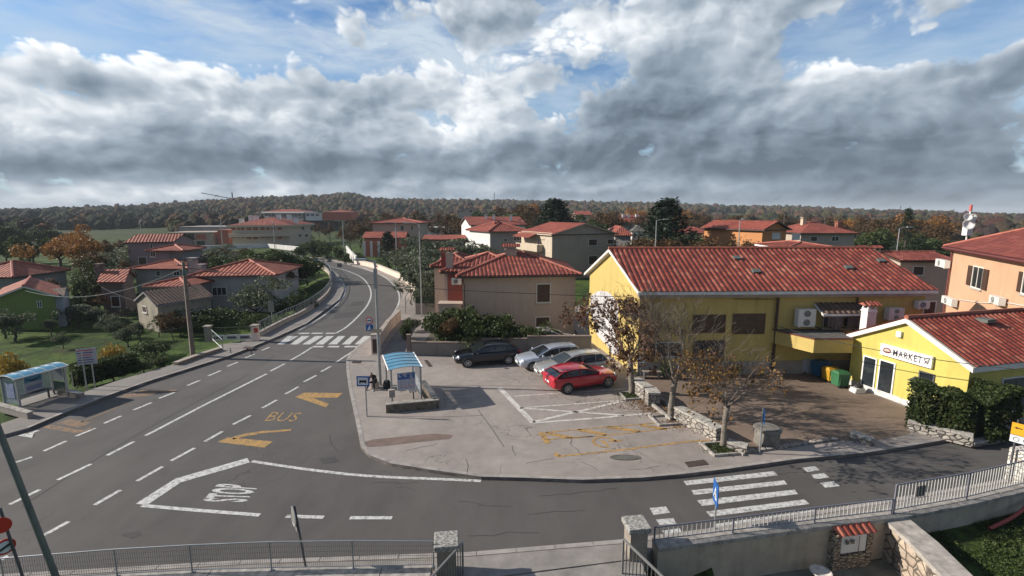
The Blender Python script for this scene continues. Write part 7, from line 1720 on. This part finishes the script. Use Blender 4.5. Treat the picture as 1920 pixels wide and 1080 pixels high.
# direction signs at the right edge
bx_, by_ = 16.35, 14.75; t = thing('direction_sign', 'yellow and white direction boards with place names on slanting posts', 'sign', (bx_, by_, .1))
A_ = V3(X(1893, 15.0, 1.6), 15.0); d = V3(.55, -.83, 0).normalized(); n = V3(-.83, -.55, 0)
zy1 = ZH(15.0, 791); zy0 = ZH(15.0, 813); zw0 = ZH(15.0, 826)
for s in (.12, .95): mb = MB(); q = A_ + d * s - n * .06; mb.tube([V3(q.x, q.y, 0), V3(q.x, q.y, zy1 + .1)], .03, 8); build('post', mb, STEEL_D, t, world=True)
L_ = 1.15
for (z0, z1, m, nm) in ((zy0 + .012, zy1, SY, 'yellow_board'), (zw0, zy0 - .012, SW, 'white_board')):
    mb = MB(); c = A_ + d * L_ / 2; c.z = (z0 + z1) / 2; mb.box(c, (L_, .03, z1 - z0), atan2(d.y, d.x)); o = build(nm, mb, m, t, world=True)
    F_ = lambda s, h: V3(0, 0, z0 + (z1 - z0) * h) + A_ + d * (L_ * s) + n * .018
    mb = MB()
    if m is SY:
        text_quad(mb, 'Pazin', F_(.30, .55), F_(.72, .55), F_(.30, .88), F_(.72, .88)); text_quad(mb, 'Žminj', F_(.30, .1), F_(.72, .1), F_(.30, .43), F_(.72, .43)); mb.beam(F_(.08, .6), F_(.22, .6), .02, .025); mb.poly([F_(.05, .6), F_(.12, .5), F_(.12, .7)])
    else: text_quad(mb, 'Centar', F_(.27, .25), F_(.70, .25), F_(.27, .8), F_(.70, .8)); mb.tube([F_(.13 + .06 * cos(k), .5 + .3 * sin(k)) for k in [2 * pi * i / 14 for i in range(14)]], .008, 4, close=True); mb.poly([F_(.95, .5), F_(.86, .25), F_(.86, .75)])
    build('lettering', mb, SK, o, world=True)
# foreground poles at the lower left
def slant(px0, py0, px1, py1, y): return PD(px0, py0, y), PD(px1, py1, y)
a, b = slant(112, 1100, 0, 812, 9.55); dpp = (b - a).normalized(); t = thing('utility_pole', 'leaning grey steel pole crossing the lower left corner', 'pole', a - dpp * 2.6)
mb = MB(); mb.tube([a - dpp * 2.6, a, b, b + dpp * 2.5], [.07, .065, .058, .05], 12); build('shaft', mb, mat('green_grey_pole', (.12, .135, .12), .6, .2, 3, metal=.2), t, world=True)
a, b = slant(52, 1110, 2, 960, 9.3); dpp = (b - a).normalized(); t = thing('round_sign_post', 'red disc and red-rimmed round sign on a leaning post, lower left corner', 'sign', a - dpp * 1.2); mb = MB(); mb.tube([a - dpp * 1.2, b + dpp * .1], .028, 8); build('post', mb, STEEL_D, t, world=True)
n = V3(.55, -.8, .05).normalized(); c = PD(2, 985, 9.25); disc(t, c, n, .17, SR, 'red_disc'); c = PD(9, 1025, 9.25); disc(t, c, V3(.8, -.55, 0), .17, SR, 'red_rim'); disc(t, c + V3(.8, -.55, 0).normalized() * .016, V3(.8, -.55, 0), .125, SW, 'face'); mb = MB(); q = c + V3(.8, -.55, 0).normalized() * .036; mb.beam(q - V3(.05, .07, .04), q + V3(.05, .07, .04), .01, .05); build('symbol', mb, SK, t, world=True)
a, b = slant(582, 1110, 553, 955, 10.9); dpp = (b - a).normalized(); t = thing('round_sign_post', 'brown-grey round sign seen edge-on from behind, middle of the mesh fence', 'sign', a - dpp * .9); mb = MB(); mb.tube([a - dpp * .9, b + dpp * .1], .028, 8); build('post', mb, STEEL_D, t, world=True)
n = V3(-.80, -.62, 0).normalized(); c = PD(551, 968, 10.86); disc(t, c, n, .24, SGR, 'disc'); mb = MB(); mb.tube([c + V3(n.y, -n.x, 0) * (.235 * cos(k)) + V3(0, 0, .235 * sin(k)) + n * .015 for k in [2 * pi * i / 24 for i in range(24)]], .012, 5, close=True); build('rim', mb, STEEL, t, world=True)
c = PD(556, 989, 10.85); disc(t, c, n, .10, SGR, 'small_plate')
# utility pole by the garden, wires
up = P(362, 668, .12); zt = ZH(up.y, 490); t = thing('utility_pole', 'square concrete utility pole between garden and left pavement', 'pole', (up.x, up.y, -.3))
mb = MB(); mb.tube([V3(up.x, up.y, -.6), V3(up.x, up.y, zt)], [.19, .10], 4); build('shaft', mb, WOODP, t, world=True)
mb = MB(); mb.box((up.x, up.y, zt - .25), (.7, .06, .06)); 
for s in (-.3, 0, .3): mb.lathe([(.03, 0), (.045, .05), (.02, .1)], (up.x + s, up.y, zt - .22), 8)
build('crossarm', mb, STEEL_D, t, world=True)
mb = MB(); mb.box((up.x + .12, up.y - .1, zt - .7), (.2, .15, .3)); build('junction_box', mb, mat('box_teal', (.08, .13, .12), .5, .1), t, world=True)
def cable(name, label, a, b, sag, r=.018, m=BLACK):
    pts = [Vector(a).lerp(Vector(b), i / 24) - V3(0, 0, sag * 4 * (i / 24) * (1 - i / 24)) for i in range(25)]
    mb = MB(); mb.tube(pts, r, 5); tag(build(name, mb, m), label, 'cable')
tp = V3(up.x, up.y, zt - .4)
cable('overhead_cable', 'long black cable spanning from the utility pole over the lot to the yellow building', tp, PD(1452, 561, yb['w'][0].y - .05), .45)
cable('overhead_cable', 'black cable running from the yellow wall past the MARKET sign', PD(1460, 612, 25.6), PD(2000, 700, 15.6), .35, .016)
cable('overhead_cable', 'grey cable from the utility pole down to the green house', tp, PD(47, 545, 41.6), 1.1, .014, STEEL)
cable('overhead_cable', 'thin cable between the stone shed and the red roofed cottage', PD(190, 538, 47.2), PD(262, 566, 43.5), .15, .010, BLACK)
# tower crane far away
cy_ = 700; cb_ = V3(X(436, cy_, 30), cy_, H(X(436, cy_), cy_)); t = thing('tower_crane', 'distant tower crane with slanted jib above the wooded ridge', 'crane', cb_)
mb = MB(); ztc = ZH(cy_, 361); mb.beam((cb_.x, cy_, cb_.z), (cb_.x, cy_, ztc), 1.3, 1.3); build('mast', mb, STEEL_D, t, world=True)
mb = MB(); a = V3(cb_.x, cy_, ZH(cy_, 373)); b = PD(377, 361.5, cy_ - 20); mb.beam(a, b, 1.2, 1.0); build('jib', mb, STEEL_D, t, world=True); mb = MB(); q = a.lerp(b, .52); mb.box(q, (4, 2, 1.6)); build('counterweight', mb, STEEL_D, t, world=True)
for (px, py, yy) in ((927, 361, 950), (1690, 386, 940), (1790, 392, 940)):
    x = X(px, yy, 30); z0 = H(x, yy); t = thing('radio_mast', 'thin lattice mast on the wooded horizon', 'mast', (x, yy, z0), 0, 'thin masts on the horizon'); mb = MB(); mb.beam((x, yy, z0), (x, yy, ZH(yy, py)), .9, .9); mb.beam((x - 1.8, yy, ZH(yy, py + 3)), (x + 1.8, yy, ZH(yy, py + 3)), .5, .5); build('lattice', mb, STEEL_D, t, world=True)
# ================================================================ CARS
SQ = []
def car(name, label, col, c, heading, L=4.15, Wd=1.7, Hh=1.45, kind='hatch', metal=.3, plate_=True):
    rz = atan2(heading[1], heading[0]); t = thing(name, label, 'car', (c[0], c[1], .125), rz); SQ.append(t)
    pm = mat(name + '_paint_' + kind + str(round(col[0] * 100)), col, .28, .03, 1, metal=metal, coat=.8, obj=True)
    h = L / 2; w = Wd / 2; k = L / 4.2
    st = [(2.1, .36, .60, .62), (2.05, .24, .70, .76), (1.85, .20, .79, .88), (1.45, .19, .86, .97), (1.0, .19, .92, 1.0), (.72, .19, .955, 1.0), (.2, .19, .96, 1.0), (-.6, .19, .97, 1.0), (-1.25, .20, .985, .99), (-1.7, .22, .99, .96), (-1.98, .26, .97, .88), (-2.08, .36, .86, .78)]
    mb = MB(); rows = []
    for (x, zb, zt, f) in st:
        W_ = w * f; x *= k
        half = [(0, zb), (W_ * .82, zb), (W_ * .96, zb + .09), (W_, zb + .26), (W_ * .985, (zb + zt) / 2 + .06), (W_ * .96, zt - .10), (W_ * .88, zt - .02), (W_ * .55, zt + .015), (0, zt + .03)]
        ring = [mb.vert((x, y, z)) for y, z in half] + [mb.vert((x, -y, z)) for y, z in half[-2:0:-1]]
        rows.append(ring)
    n = len(rows[0])
    for A_, B_ in zip(rows, rows[1:]):
        for i in range(n): j = (i + 1) % n; mb.face((A_[i], A_[j], B_[j], B_[i]))
    mb.face(rows[0][::-1]); mb.face(rows[-1])
    o = build('body', mb, pm, t, smooth=True); sb = o.modifiers.new('s', 'SUBSURF'); sb.levels = sb.render_levels = 2
    # greenhouse: (x, z, half width) at roof edge; base on the belt line
    if kind == 'wagon': roof = [(.18, 1.36), (-.35, 1.44), (-1.1, 1.44), (-1.72, 1.38)]; rb = -2.0
    else: roof = [(.12, 1.36), (-.35, 1.43), (-.95, 1.42), (-1.42, 1.35)]; rb = -1.93
    sc = Hh / 1.45
    bw = w * .90; tw = w * .70; zb0 = .95
    P3 = lambda x, y, z: V3(x * k, y, z * sc if z > 1 else z)
    fb = (.98, zb0 - .02); 
    # glass bands
    mb = MB(); mb.poly([P3(fb[0], -bw * .92, fb[1]), P3(fb[0], bw * .92, fb[1]), P3(roof[0][0], tw * .97, roof[0][1] - .01), P3(roof[0][0], -tw * .97, roof[0][1] - .01)][::-1]); build('windscreen', mb, GLASS_CAR, t)
    mb = MB(); mb.poly([P3(rb, -bw * .88, zb0 + .05), P3(rb, bw * .88, zb0 + .05), P3(roof[-1][0], tw * .95, roof[-1][1] - .02), P3(roof[-1][0], -tw * .95, roof[-1][1] - .02)]); build('rear_window', mb, GLASS_CAR, t)
    xs = [fb[0] - .05] + [r_[0] for r_ in roof] + [rb + .03]
    for s in (-1, 1):
        top = [P3(x, tw * s, z - .05) for x, z in roof]; a0 = P3(fb[0] - .06, bw * s, zb0); a1 = P3(rb + .05, bw * s, zb0 + .03)
        mb = MB(); mb.poly(([a0] + top + [a1]) if s < 0 else ([a0] + top + [a1])[::-1]); build('side_window', mb, GLASS_CAR, t)
        mb = MB()
        def pil(x, q=.055):
            # interpolate top height
            zt_ = roof[0][1]
            for (x0, z0), (x1, z1) in zip(roof, roof[1:]):
                if x1 <= x <= x0: zt_ = z0 + (z1 - z0) * (x - x0) / (x1 - x0)
            mb.beam(P3(x, bw * s * 1.005, zb0), P3(x - .03, tw * s * 1.01, zt_ - .04), q, .03, (1, 0, 0))
        pil(-.42); pil(-1.22, .07)
        if kind == 'wagon': pil(-1.66, .05)
        mb.tube([P3(fb[0], bw * .96 * s, zb0 - .03)] + [P3(x, tw * s, z - .02) for x, z in roof] + [P3(rb, bw * .93 * s, zb0 + .03)], .036, 6)
        build('pillars', mb, pm, t)
    mb = MB(); rr_ = []
    for x, z in roof: rr_.append([mb.vert(P3(x, y * tw, z - dz)) for y, dz in ((-1.02, .045), (-.85, .0), (-.4, -.022), (0, -.03), (.4, -.022), (.85, .0), (1.02, .045))])
    for A_, B_ in zip(rr_, rr_[1:]):
        for i in range(6): mb.face((A_[i], A_[i + 1], B_[i + 1], B_[i])[::-1])
    rf = build('roof', mb, pm, t, smooth=True)
    if kind == 'wagon':
        for s in (-1, 1): mb = MB(); mb.tube([P3(.05, tw * .93 * s, 1.40), P3(-.4, tw * .93 * s, 1.485), P3(-1.3, tw * .93 * s, 1.485), P3(-1.65, tw * .93 * s, 1.42)], .018, 6); build('roof_rail', mb, BLACK, rf)
    else: mb = MB(); mb.box(P3(roof[-1][0] - .06, 0, roof[-1][1] + .01), (.2, tw * 1.8, .035)); build('spoiler', mb, pm, rf)
    for x in (1.32, -1.28):
        for s in (-1, 1):
            y = w * (1.0 if x < 1 else .995)
            mb = MB(); mb.lathe([(.345, -.1), (.345, .006), (.30, .012), (.001, .012)], (x * k, s * (y - .012), .335), 26, (0, s, 0)); build('wheel_arch', mb, BLACK, t)
            mb = MB(); mb.lathe([(.2, -.1), (.30, -.09), (.315, -.03), (.305, .03), (.21, .035), (.20, .02), (.001, .02)], (x * k, s * (y - .01), .315), 26, (0, s, 0)); wh = build('wheel', mb, BLACK, t)
            mb = MB(); c_ = V3(x * k, s * (y + .024), .315); U_ = V3(1, 0, 0); V_ = V3(0, 0, 1)
            mb.tube([c_ + (U_ * cos(a) + V_ * sin(a)) * .195 for a in [2 * pi * i / 20 for i in range(20)]], .016, 5, close=True)
            for i in range(7): a = 2 * pi * i / 7; mb.beam(c_ + (U_ * cos(a) + V_ * sin(a)) * .03, c_ + (U_ * cos(a) + V_ * sin(a)) * .19, .04, .02, (0, 1, 0))
            mb.lathe([(.05, 0), (.05, .012), (.001, .012)], c_, 10, (0, s, 0)); build('rim', mb, mat('alloy', (.45, .45, .46), .35, 0, metal=.7), wh)
    for s in (-1, 1):
        mb = MB(); q = V3(1.90 * k, s * w * .70, .66); mb.lathe([(.15, -.02), (.14, .02), (.08, .05), (.001, .055)], q, 14, (.85, .42 * s, .28)); o = build('headlight', mb, mat('headlight_glass', (.55, .58, .62), .1, 0, spec=.9), t, smooth=True)
        mb = MB(); q = V3(-2.0 * k, s * w * .80, .84); mb.box(q, (.12, .2, .17), .35 * s); o = build('tail_light', mb, mat('tail_red', (.35, .01, .015), .15, 0), t); b_ = o.modifiers.new('b', 'BEVEL'); b_.width = .03; b_.segments = 2
        mb = MB(); q = V3(.72 * k, s * (w + .09), 1.0); mb.box(q, (.12, .18, .13), 0); o = build('mirror', mb, pm, t); b_ = o.modifiers.new('b', 'BEVEL'); b_.width = .035; b_.segments = 2
        mb = MB()
        for x in (.80, -.42, -1.2): mb.beam(V3(x * k, s * (w * .994), .35), V3(x * k, s * (w * .975), .90), .008, .008)
        mb.beam(V3(.8 * k, s * w * 1.002, .30), V3(-1.0 * k, s * w * 1.002, .30), .012, .03)
        build('door_seam', mb, BLACK, t)
        for x in (-.25, -1.05): mb = MB(); mb.box((x * k, s * w * .995, .80), (.16, .03, .028)); build('door_handle', mb, pm, t)
    mb = MB(); mb.box((2.07 * k, 0, .48), (.06, .9, .12)); mb.box((2.055 * k, 0, .64), (.05, .55, .07)); build('grille', mb, BLACK, t)
    for x in (2.115, -2.10): mb = MB(); mb.box((x * k, 0, .50 if x > 0 else .62), (.015, .44, .11)); build('number_plate', mb, SW, t)
    return t
car('parked_car', 'glossy black hatchback parked nose-out by the grey lot wall', (.003, .003, .007), (-1.55, 27.95), (-.97, -.24), 4.1, 1.66, 1.42, 'hatch')
car('parked_car', 'white-silver estate car parked second beside the black hatchback', (.50, .53, .60), (2.15, 27.35), (-.955, -.30), 4.1, 1.62, 1.40, 'wagon', .5)
car('parked_car', 'champagne silver estate car parked directly behind the red car', (.40, .39, .36), (3.25, 25.75), (-.95, -.31), 4.25, 1.64, 1.44, 'wagon', .5)
car('parked_car', 'bright red hatchback with its rear to the road', (.42, .008, .022), (3.55, 23.95), (.925, .38), 4.0, 1.66, 1.34, 'hatch', .1)
car('parked_car', 'white car mostly hidden behind the lot wall beside the garden bushes', (.5, .5, .5), (2.6, 31.4), (1, .05), 4.0, 1.6, 1.42, 'hatch')
for o_ in SQ: o_.scale = (.96, .98, .86)
# ================================================================ BINS and clutter
def bin4(label, c, rz, w, d, h, m, lidm, name='waste_container'):
    t = thing(name, label, 'waste container', c, rz); mb = MB(); z0 = .12
    a = [(-w / 2 * .88, -d / 2 * .85), (w / 2 * .88, -d / 2 * .85), (w / 2 * .88, d / 2 * .85), (-w / 2 * .88, d / 2 * .85)]; b = [(-w / 2, -d / 2), (w / 2, -d / 2), (w / 2, d / 2), (-w / 2, d / 2)]
    A_ = [mb.vert((x, y, z0)) for x, y in a]; B_ = [mb.vert((x, y, h * .82)) for x, y in b]
    for i in range(4): j = (i + 1) % 4; mb.face((A_[i], A_[j], B_[j], B_[i]))
    mb.face(A_[::-1]); mb.face(B_)
    for k in range(4): x = -w / 2 * .7 + w * .7 * k / 3; mb.box((x, -d / 2 * .95, h * .45), (.04, .05, h * .55))
    build('tub', mb, m, t)
    mb = MB(); mb.box((0, 0, h * .84), (w * 1.04, d * 1.06, .05)); 
    q = [mb.vert(v) for v in ((-w / 2, -d / 2, h * .86), (w / 2, -d / 2, h * .86), (w / 2, d / 2, h * .86), (-w / 2, d / 2, h * .86), (-w / 2 * .8, -d / 4, h), (w / 2 * .8, -d / 4, h), (w / 2 * .8, d / 3, h), (-w / 2 * .8, d / 3, h))]
    for f in ((4, 5, 6, 7), (0, 1, 5, 4), (1, 2, 6, 5), (2, 3, 7, 6), (3, 0, 4, 7)): mb.face([q[i] for i in f])
    build('lid', mb, lidm, t)
    for x in (-w * .35, w * .35):
        mb = MB(); mb.lathe([(.07, -.02), (.07, .02), (.001, .02)], (x, -d * .35, .07), 10, (1, 0, 0)); build('wheel', mb, BLACK, t)
    return t
CG = mat('bin_grey', (.40, .43, .45), .5, .1, 3); CB = mat('bin_blue', (.012, .09, .19), .45, .08, 3); CY = mat('bin_yellow', (.42, .24, .02), .5, .08, 3); CGN = mat('bin_green', (.035, .14, .06), .5, .1, 3); CGL = mat('bin_green_lid', (.025, .12, .045), .5, .1)
g = lambda px, py: (P(px, py, .126).x, P(px, py, .126).y, .126)
bin4('pale grey waste container deepest under the yellow canopy', g(1511, 698), .1, .78, .62, .85, CG, CG)
o = bin4('blue waste container with white label under the canopy', g(1538, 706), .1, .80, .62, .92, CB, CB)
mb = MB(); mb.box((-.1, -.33, .45), (.2, .02, .24)); build('label_sticker', mb, SW, o)
bin4('yellow waste container between the blue and green ones', g(1556, 715), .1, .62, .6, .80, CY, CY); bin4('green wheelie container standing in front at the market corner', g(1574, 725), .1, .66, .56, .86, CGN, CGL)
t = thing('crate_pile', 'white crates with a black bag beside the green container', 'crates', (17.35, 23.05, .126)); 
mb = MB(); mb.box((17.35, 23.05, .19), (.55, .4, .12), .1); mb.box((17.37, 23.05, .31), (.5, .38, .08), .1); build('crate', mb, WHITE, t, world=True); mb = MB(); mb.lathe([(.1, 0), (.2, .06), (.18, .16), (.05, .22), (.02, .26)], (17.38, 23.05, .35), 10); build('black_bag', mb, BLACK, t, world=True)
# bench and plants before the yellow wall
t = thing('bench', 'small slatted bench against the yellow wall near the leafy plane tree', 'bench', (7.6, 25.1, .126)); mb = MB()
for k in range(3): mb.box((7.6, 24.95 + k * .13, .52), (1.0, .1, .03))
build('seat', mb, mat('bench_wood', (.30, .25, .2), .8, .2, 4), t, world=True)
for x in (7.2, 8.0): mb = MB(); mb.box((x, 25.08, .31), (.06, .35, .38)); build('leg', mb, STEEL_D, t, world=True)
def pot(label, c, h, m, n=700):
    t = thing('potted_plant', label, 'potted plant', c); mb = MB(); mb.lathe([(.13, 0), (.18, .3), (.2, .32), (.16, .33), (.01, .3)], c, 14); build('pot', mb, mat('dark_pot', (.05, .045, .045), .7, .1), t, world=True)
    rr = random.Random(int(c[0] * 10)); pts = [(c[0] + rr.gauss(0, .14), c[1] + rr.gauss(0, .14), c[2] + .35 + abs(rr.gauss(0, h * .35))) for _ in range(n)]; leaf_mesh('foliage', pts, .045, m, 3, t, world=True)
pot('dark potted shrub beside the bench', (8.35, 25.0, .126), .7, DGREEN); pot('potted plant under the printed shop window', (10.1, 25.1, .126), .5, DGREEN, 400); pot('potted plant right of the glass double door', (12.3, 25.3, .126), .5, MGREEN, 400)
t = thing('display_stand', 'small blue-white notice stand at the yellow wall corner', 'stand', (7.05, 25.25, .126)); mb = MB(); mb.box((7.05, 25.25, 1.2), (.42, .05, .5)); build('board', mb, SW, t, world=True); mb = MB(); mb.tube([(7.05, 25.28, .12), (7.05, 25.28, 1.0)], .03, 6); build('post', mb, STEEL_D, t, world=True)
# ================================================================ PERSON seated beside the shelter
pc = P(702, 729, .12)
st = thing('stone_block', 'pale stone block serving as a seat beside the lamp post', 'stone block', (pc.x, pc.y + .12, .12)); mb = MB(); mb.box((pc.x, pc.y + .15, .33), (.42, .38, .42), .1); o = build('block', mb, mat('block_stone', (.50, .40, .31), .9, .25, 6), st, world=True); bv = o.modifiers.new('b', 'BEVEL'); bv.width = .03; bv.segments = 2
pt = thing('person', 'seated person in black jacket and trousers with white shoes, head bowed over folded arms', 'person', (pc.x, pc.y + .15, .12), -.35)
def skin(name, verts, edges, rad, m, parent, lv=2):
    me = bpy.data.meshes.new(name); me.from_pydata([tuple(v) for v in verts], edges, []); me.materials.append(m); o = link(bpy.data.objects.new(name, me)); o.parent = parent; BASE[o.name] = BASE[parent.name]
    md = o.modifiers.new('skin', 'SKIN'); md.use_smooth_shade = True
    sv = me.skin_vertices[0].data if me.skin_vertices else None
    if sv is None:
        me.skin_vertices.new() if hasattr(me.skin_vertices, 'new') else None
    sv = me.skin_vertices[0].data
    for i, r in enumerate(rad): sv[i].radius = (r, r) if not hasattr(r, '__len__') else r
    sv[0].use_root = True
    s = o.modifiers.new('sub', 'SUBSURF'); s.levels = s.render_levels = lv; return o
SKINM = mat('skin', (.42, .25, .18), .6, .05, 9); CLOTH = mat('black_cloth', (.012, .012, .016), .85, .3, 8); JEAN = mat('dark_trousers', (.018, .018, .026), .85, .3, 8); HAIR = mat('dark_hair', (.015, .011, .009), .7, .2, 12); SHOE = mat('white_shoe', (.60, .60, .60), .6, .08, 8)
# local: facing -Y, seat height .45 ; one continuous clothed body
V = [(0, 0, .50), (0, -.03, .66), (0, -.10, .82), (0, -.19, .96), (0, -.26, 1.04), (0, -.32, 1.08),           # pelvis .. neck, head base
     (.18, -.17, .95), (.25, -.26, .74), (.12, -.42, .66), (-.18, -.17, .95), (-.25, -.26, .74), (-.12, -.42, .66),  # arms folded on the knees
     (.10, -.04, .48), (.19, -.42, .52), (.22, -.40, .14), (.24, -.50, .05), (-.10, -.04, .48), (-.19, -.42, .52), (-.26, -.46, .14), (-.28, -.56, .05)]
E = [(0, 1), (1, 2), (2, 3), (3, 4), (4, 5), (3, 6), (6, 7), (7, 8), (3, 9), (9, 10), (10, 11), (0, 12), (12, 13), (13, 14), (14, 15), (0, 16), (16, 17), (17, 18), (18, 19)]
Rd = [.15, .15, .155, .13, .065, .06, .075, .055, .04, .075, .055, .04, .11, .08, .052, .045, .11, .08, .052, .045]
skin('body', V, E, Rd, CLOTH, pt)
skin('head', [(0, -.33, 1.08), (0, -.385, 1.13), (0, -.42, 1.19)], [(0, 1), (1, 2)], [.055, .085, .075], SKINM, pt)
skin('hair', [(0, -.31, 1.12), (0, -.35, 1.185), (0, -.40, 1.22)], [(0, 1), (1, 2)], [.072, .095, .075], HAIR, pt)
def mb_nose():
    mb = MB(); mb.lathe([(.016, 0), (.012, .02), (.002, .03)], (0, -.475, 1.12), 8, (0, -.9, -.45)); return mb
build('nose', mb_nose(), SKINM, pt, smooth=True)
for s in (-1, 1):
    mb = MB(); mb.lathe([(.012, 0), (.010, .006), (.001, .008)], (s * .032, -.468, 1.145), 8, (0, -.9, -.3)); build('eye', mb, BLACK, pt)
    mb = MB(); mb.lathe([(.02, 0), (.026, .01), (.012, .018)], (s * .088, -.385, 1.13), 8, (s, 0, 0)); build('ear', mb, SKINM, pt)
    # hand: palm with five separate fingers curled over the other forearm
    b0 = V3(.12 * s, -.42, .66); d = V3(-.75 * s, -.45, .05).normalized(); sd = V3(0, 0, 1).cross(d).normalized()
    hv = [b0, b0 + d * .04, b0 + d * .08]; he = [(0, 1), (1, 2)]; hr = [.026, .03, .026]
    skin('hand', hv, he, hr, SKINM, pt)
    for k in range(4):
        o_ = sd * (k - 1.5) * .017; f0_ = b0 + d * .085 + o_; L_ = (.058, .068, .064, .05)[k]
        skin('finger', [f0_, f0_ + d * L_ * .5 - V3(0, 0, .006), f0_ + d * L_ * .8 - V3(0, 0, .026)], [(0, 1), (1, 2)], [.009, .008, .007], SKINM, pt, 1)
    f0_ = b0 + d * .03 + sd * .03; skin('thumb', [f0_, f0_ + d * .03 + sd * .02, f0_ + d * .055 + sd * .022], [(0, 1), (1, 2)], [.011, .009, .008], SKINM, pt, 1)
for q in ((.24, -.50), (-.28, -.56)):
    skin('shoe', [(q[0], q[1] + .08, .045), (q[0], q[1] - .02, .05), (q[0], q[1] - .13, .035)], [(0, 1), (1, 2)], [.05, .052, .042], SHOE, pt)
pt.scale = (.78, .78, .72); st.scale = (.85, .85, .75)
bg = thing('backpack', 'dark bag on the ground between the seated person and shelter', 'bag', (pc.x + .62, pc.y + .1, .12)); mb = MB(); mb.lathe([(.16, 0), (.2, .1), (.19, .28), (.13, .4), (.04, .43)], (pc.x + .62, pc.y + .1, .125), 12); o = build('bag_body', mb, CLOTH, bg, world=True, smooth=True)
mb = MB(); mb.tube([(pc.x + .55, pc.y - .02, .5), (pc.x + .62, pc.y - .05, .62), (pc.x + .7, pc.y - .02, .5)], .014, 6); build('handle', mb, BLACK, bg, world=True)
# ================================================================ thin autumn haze over the valley
mb = MB(); mb.box((0, 0, 25), (11000, 11000, 70))
hz = build('haze', mb, mat_custom('haze_air', lambda t, b: None)); tag(hz, kind='stuff')
m = MATS['haze_air']; m.node_tree.nodes.clear(); pv = m.node_tree.nodes.new('ShaderNodeVolumePrincipled'); mo = m.node_tree.nodes.new('ShaderNodeOutputMaterial')
pv.inputs['Color'].default_value = (.75, .82, .9, 1); pv.inputs['Density'].default_value = .00024; m.node_tree.links.new(pv.outputs[0], mo.inputs['Volume'])
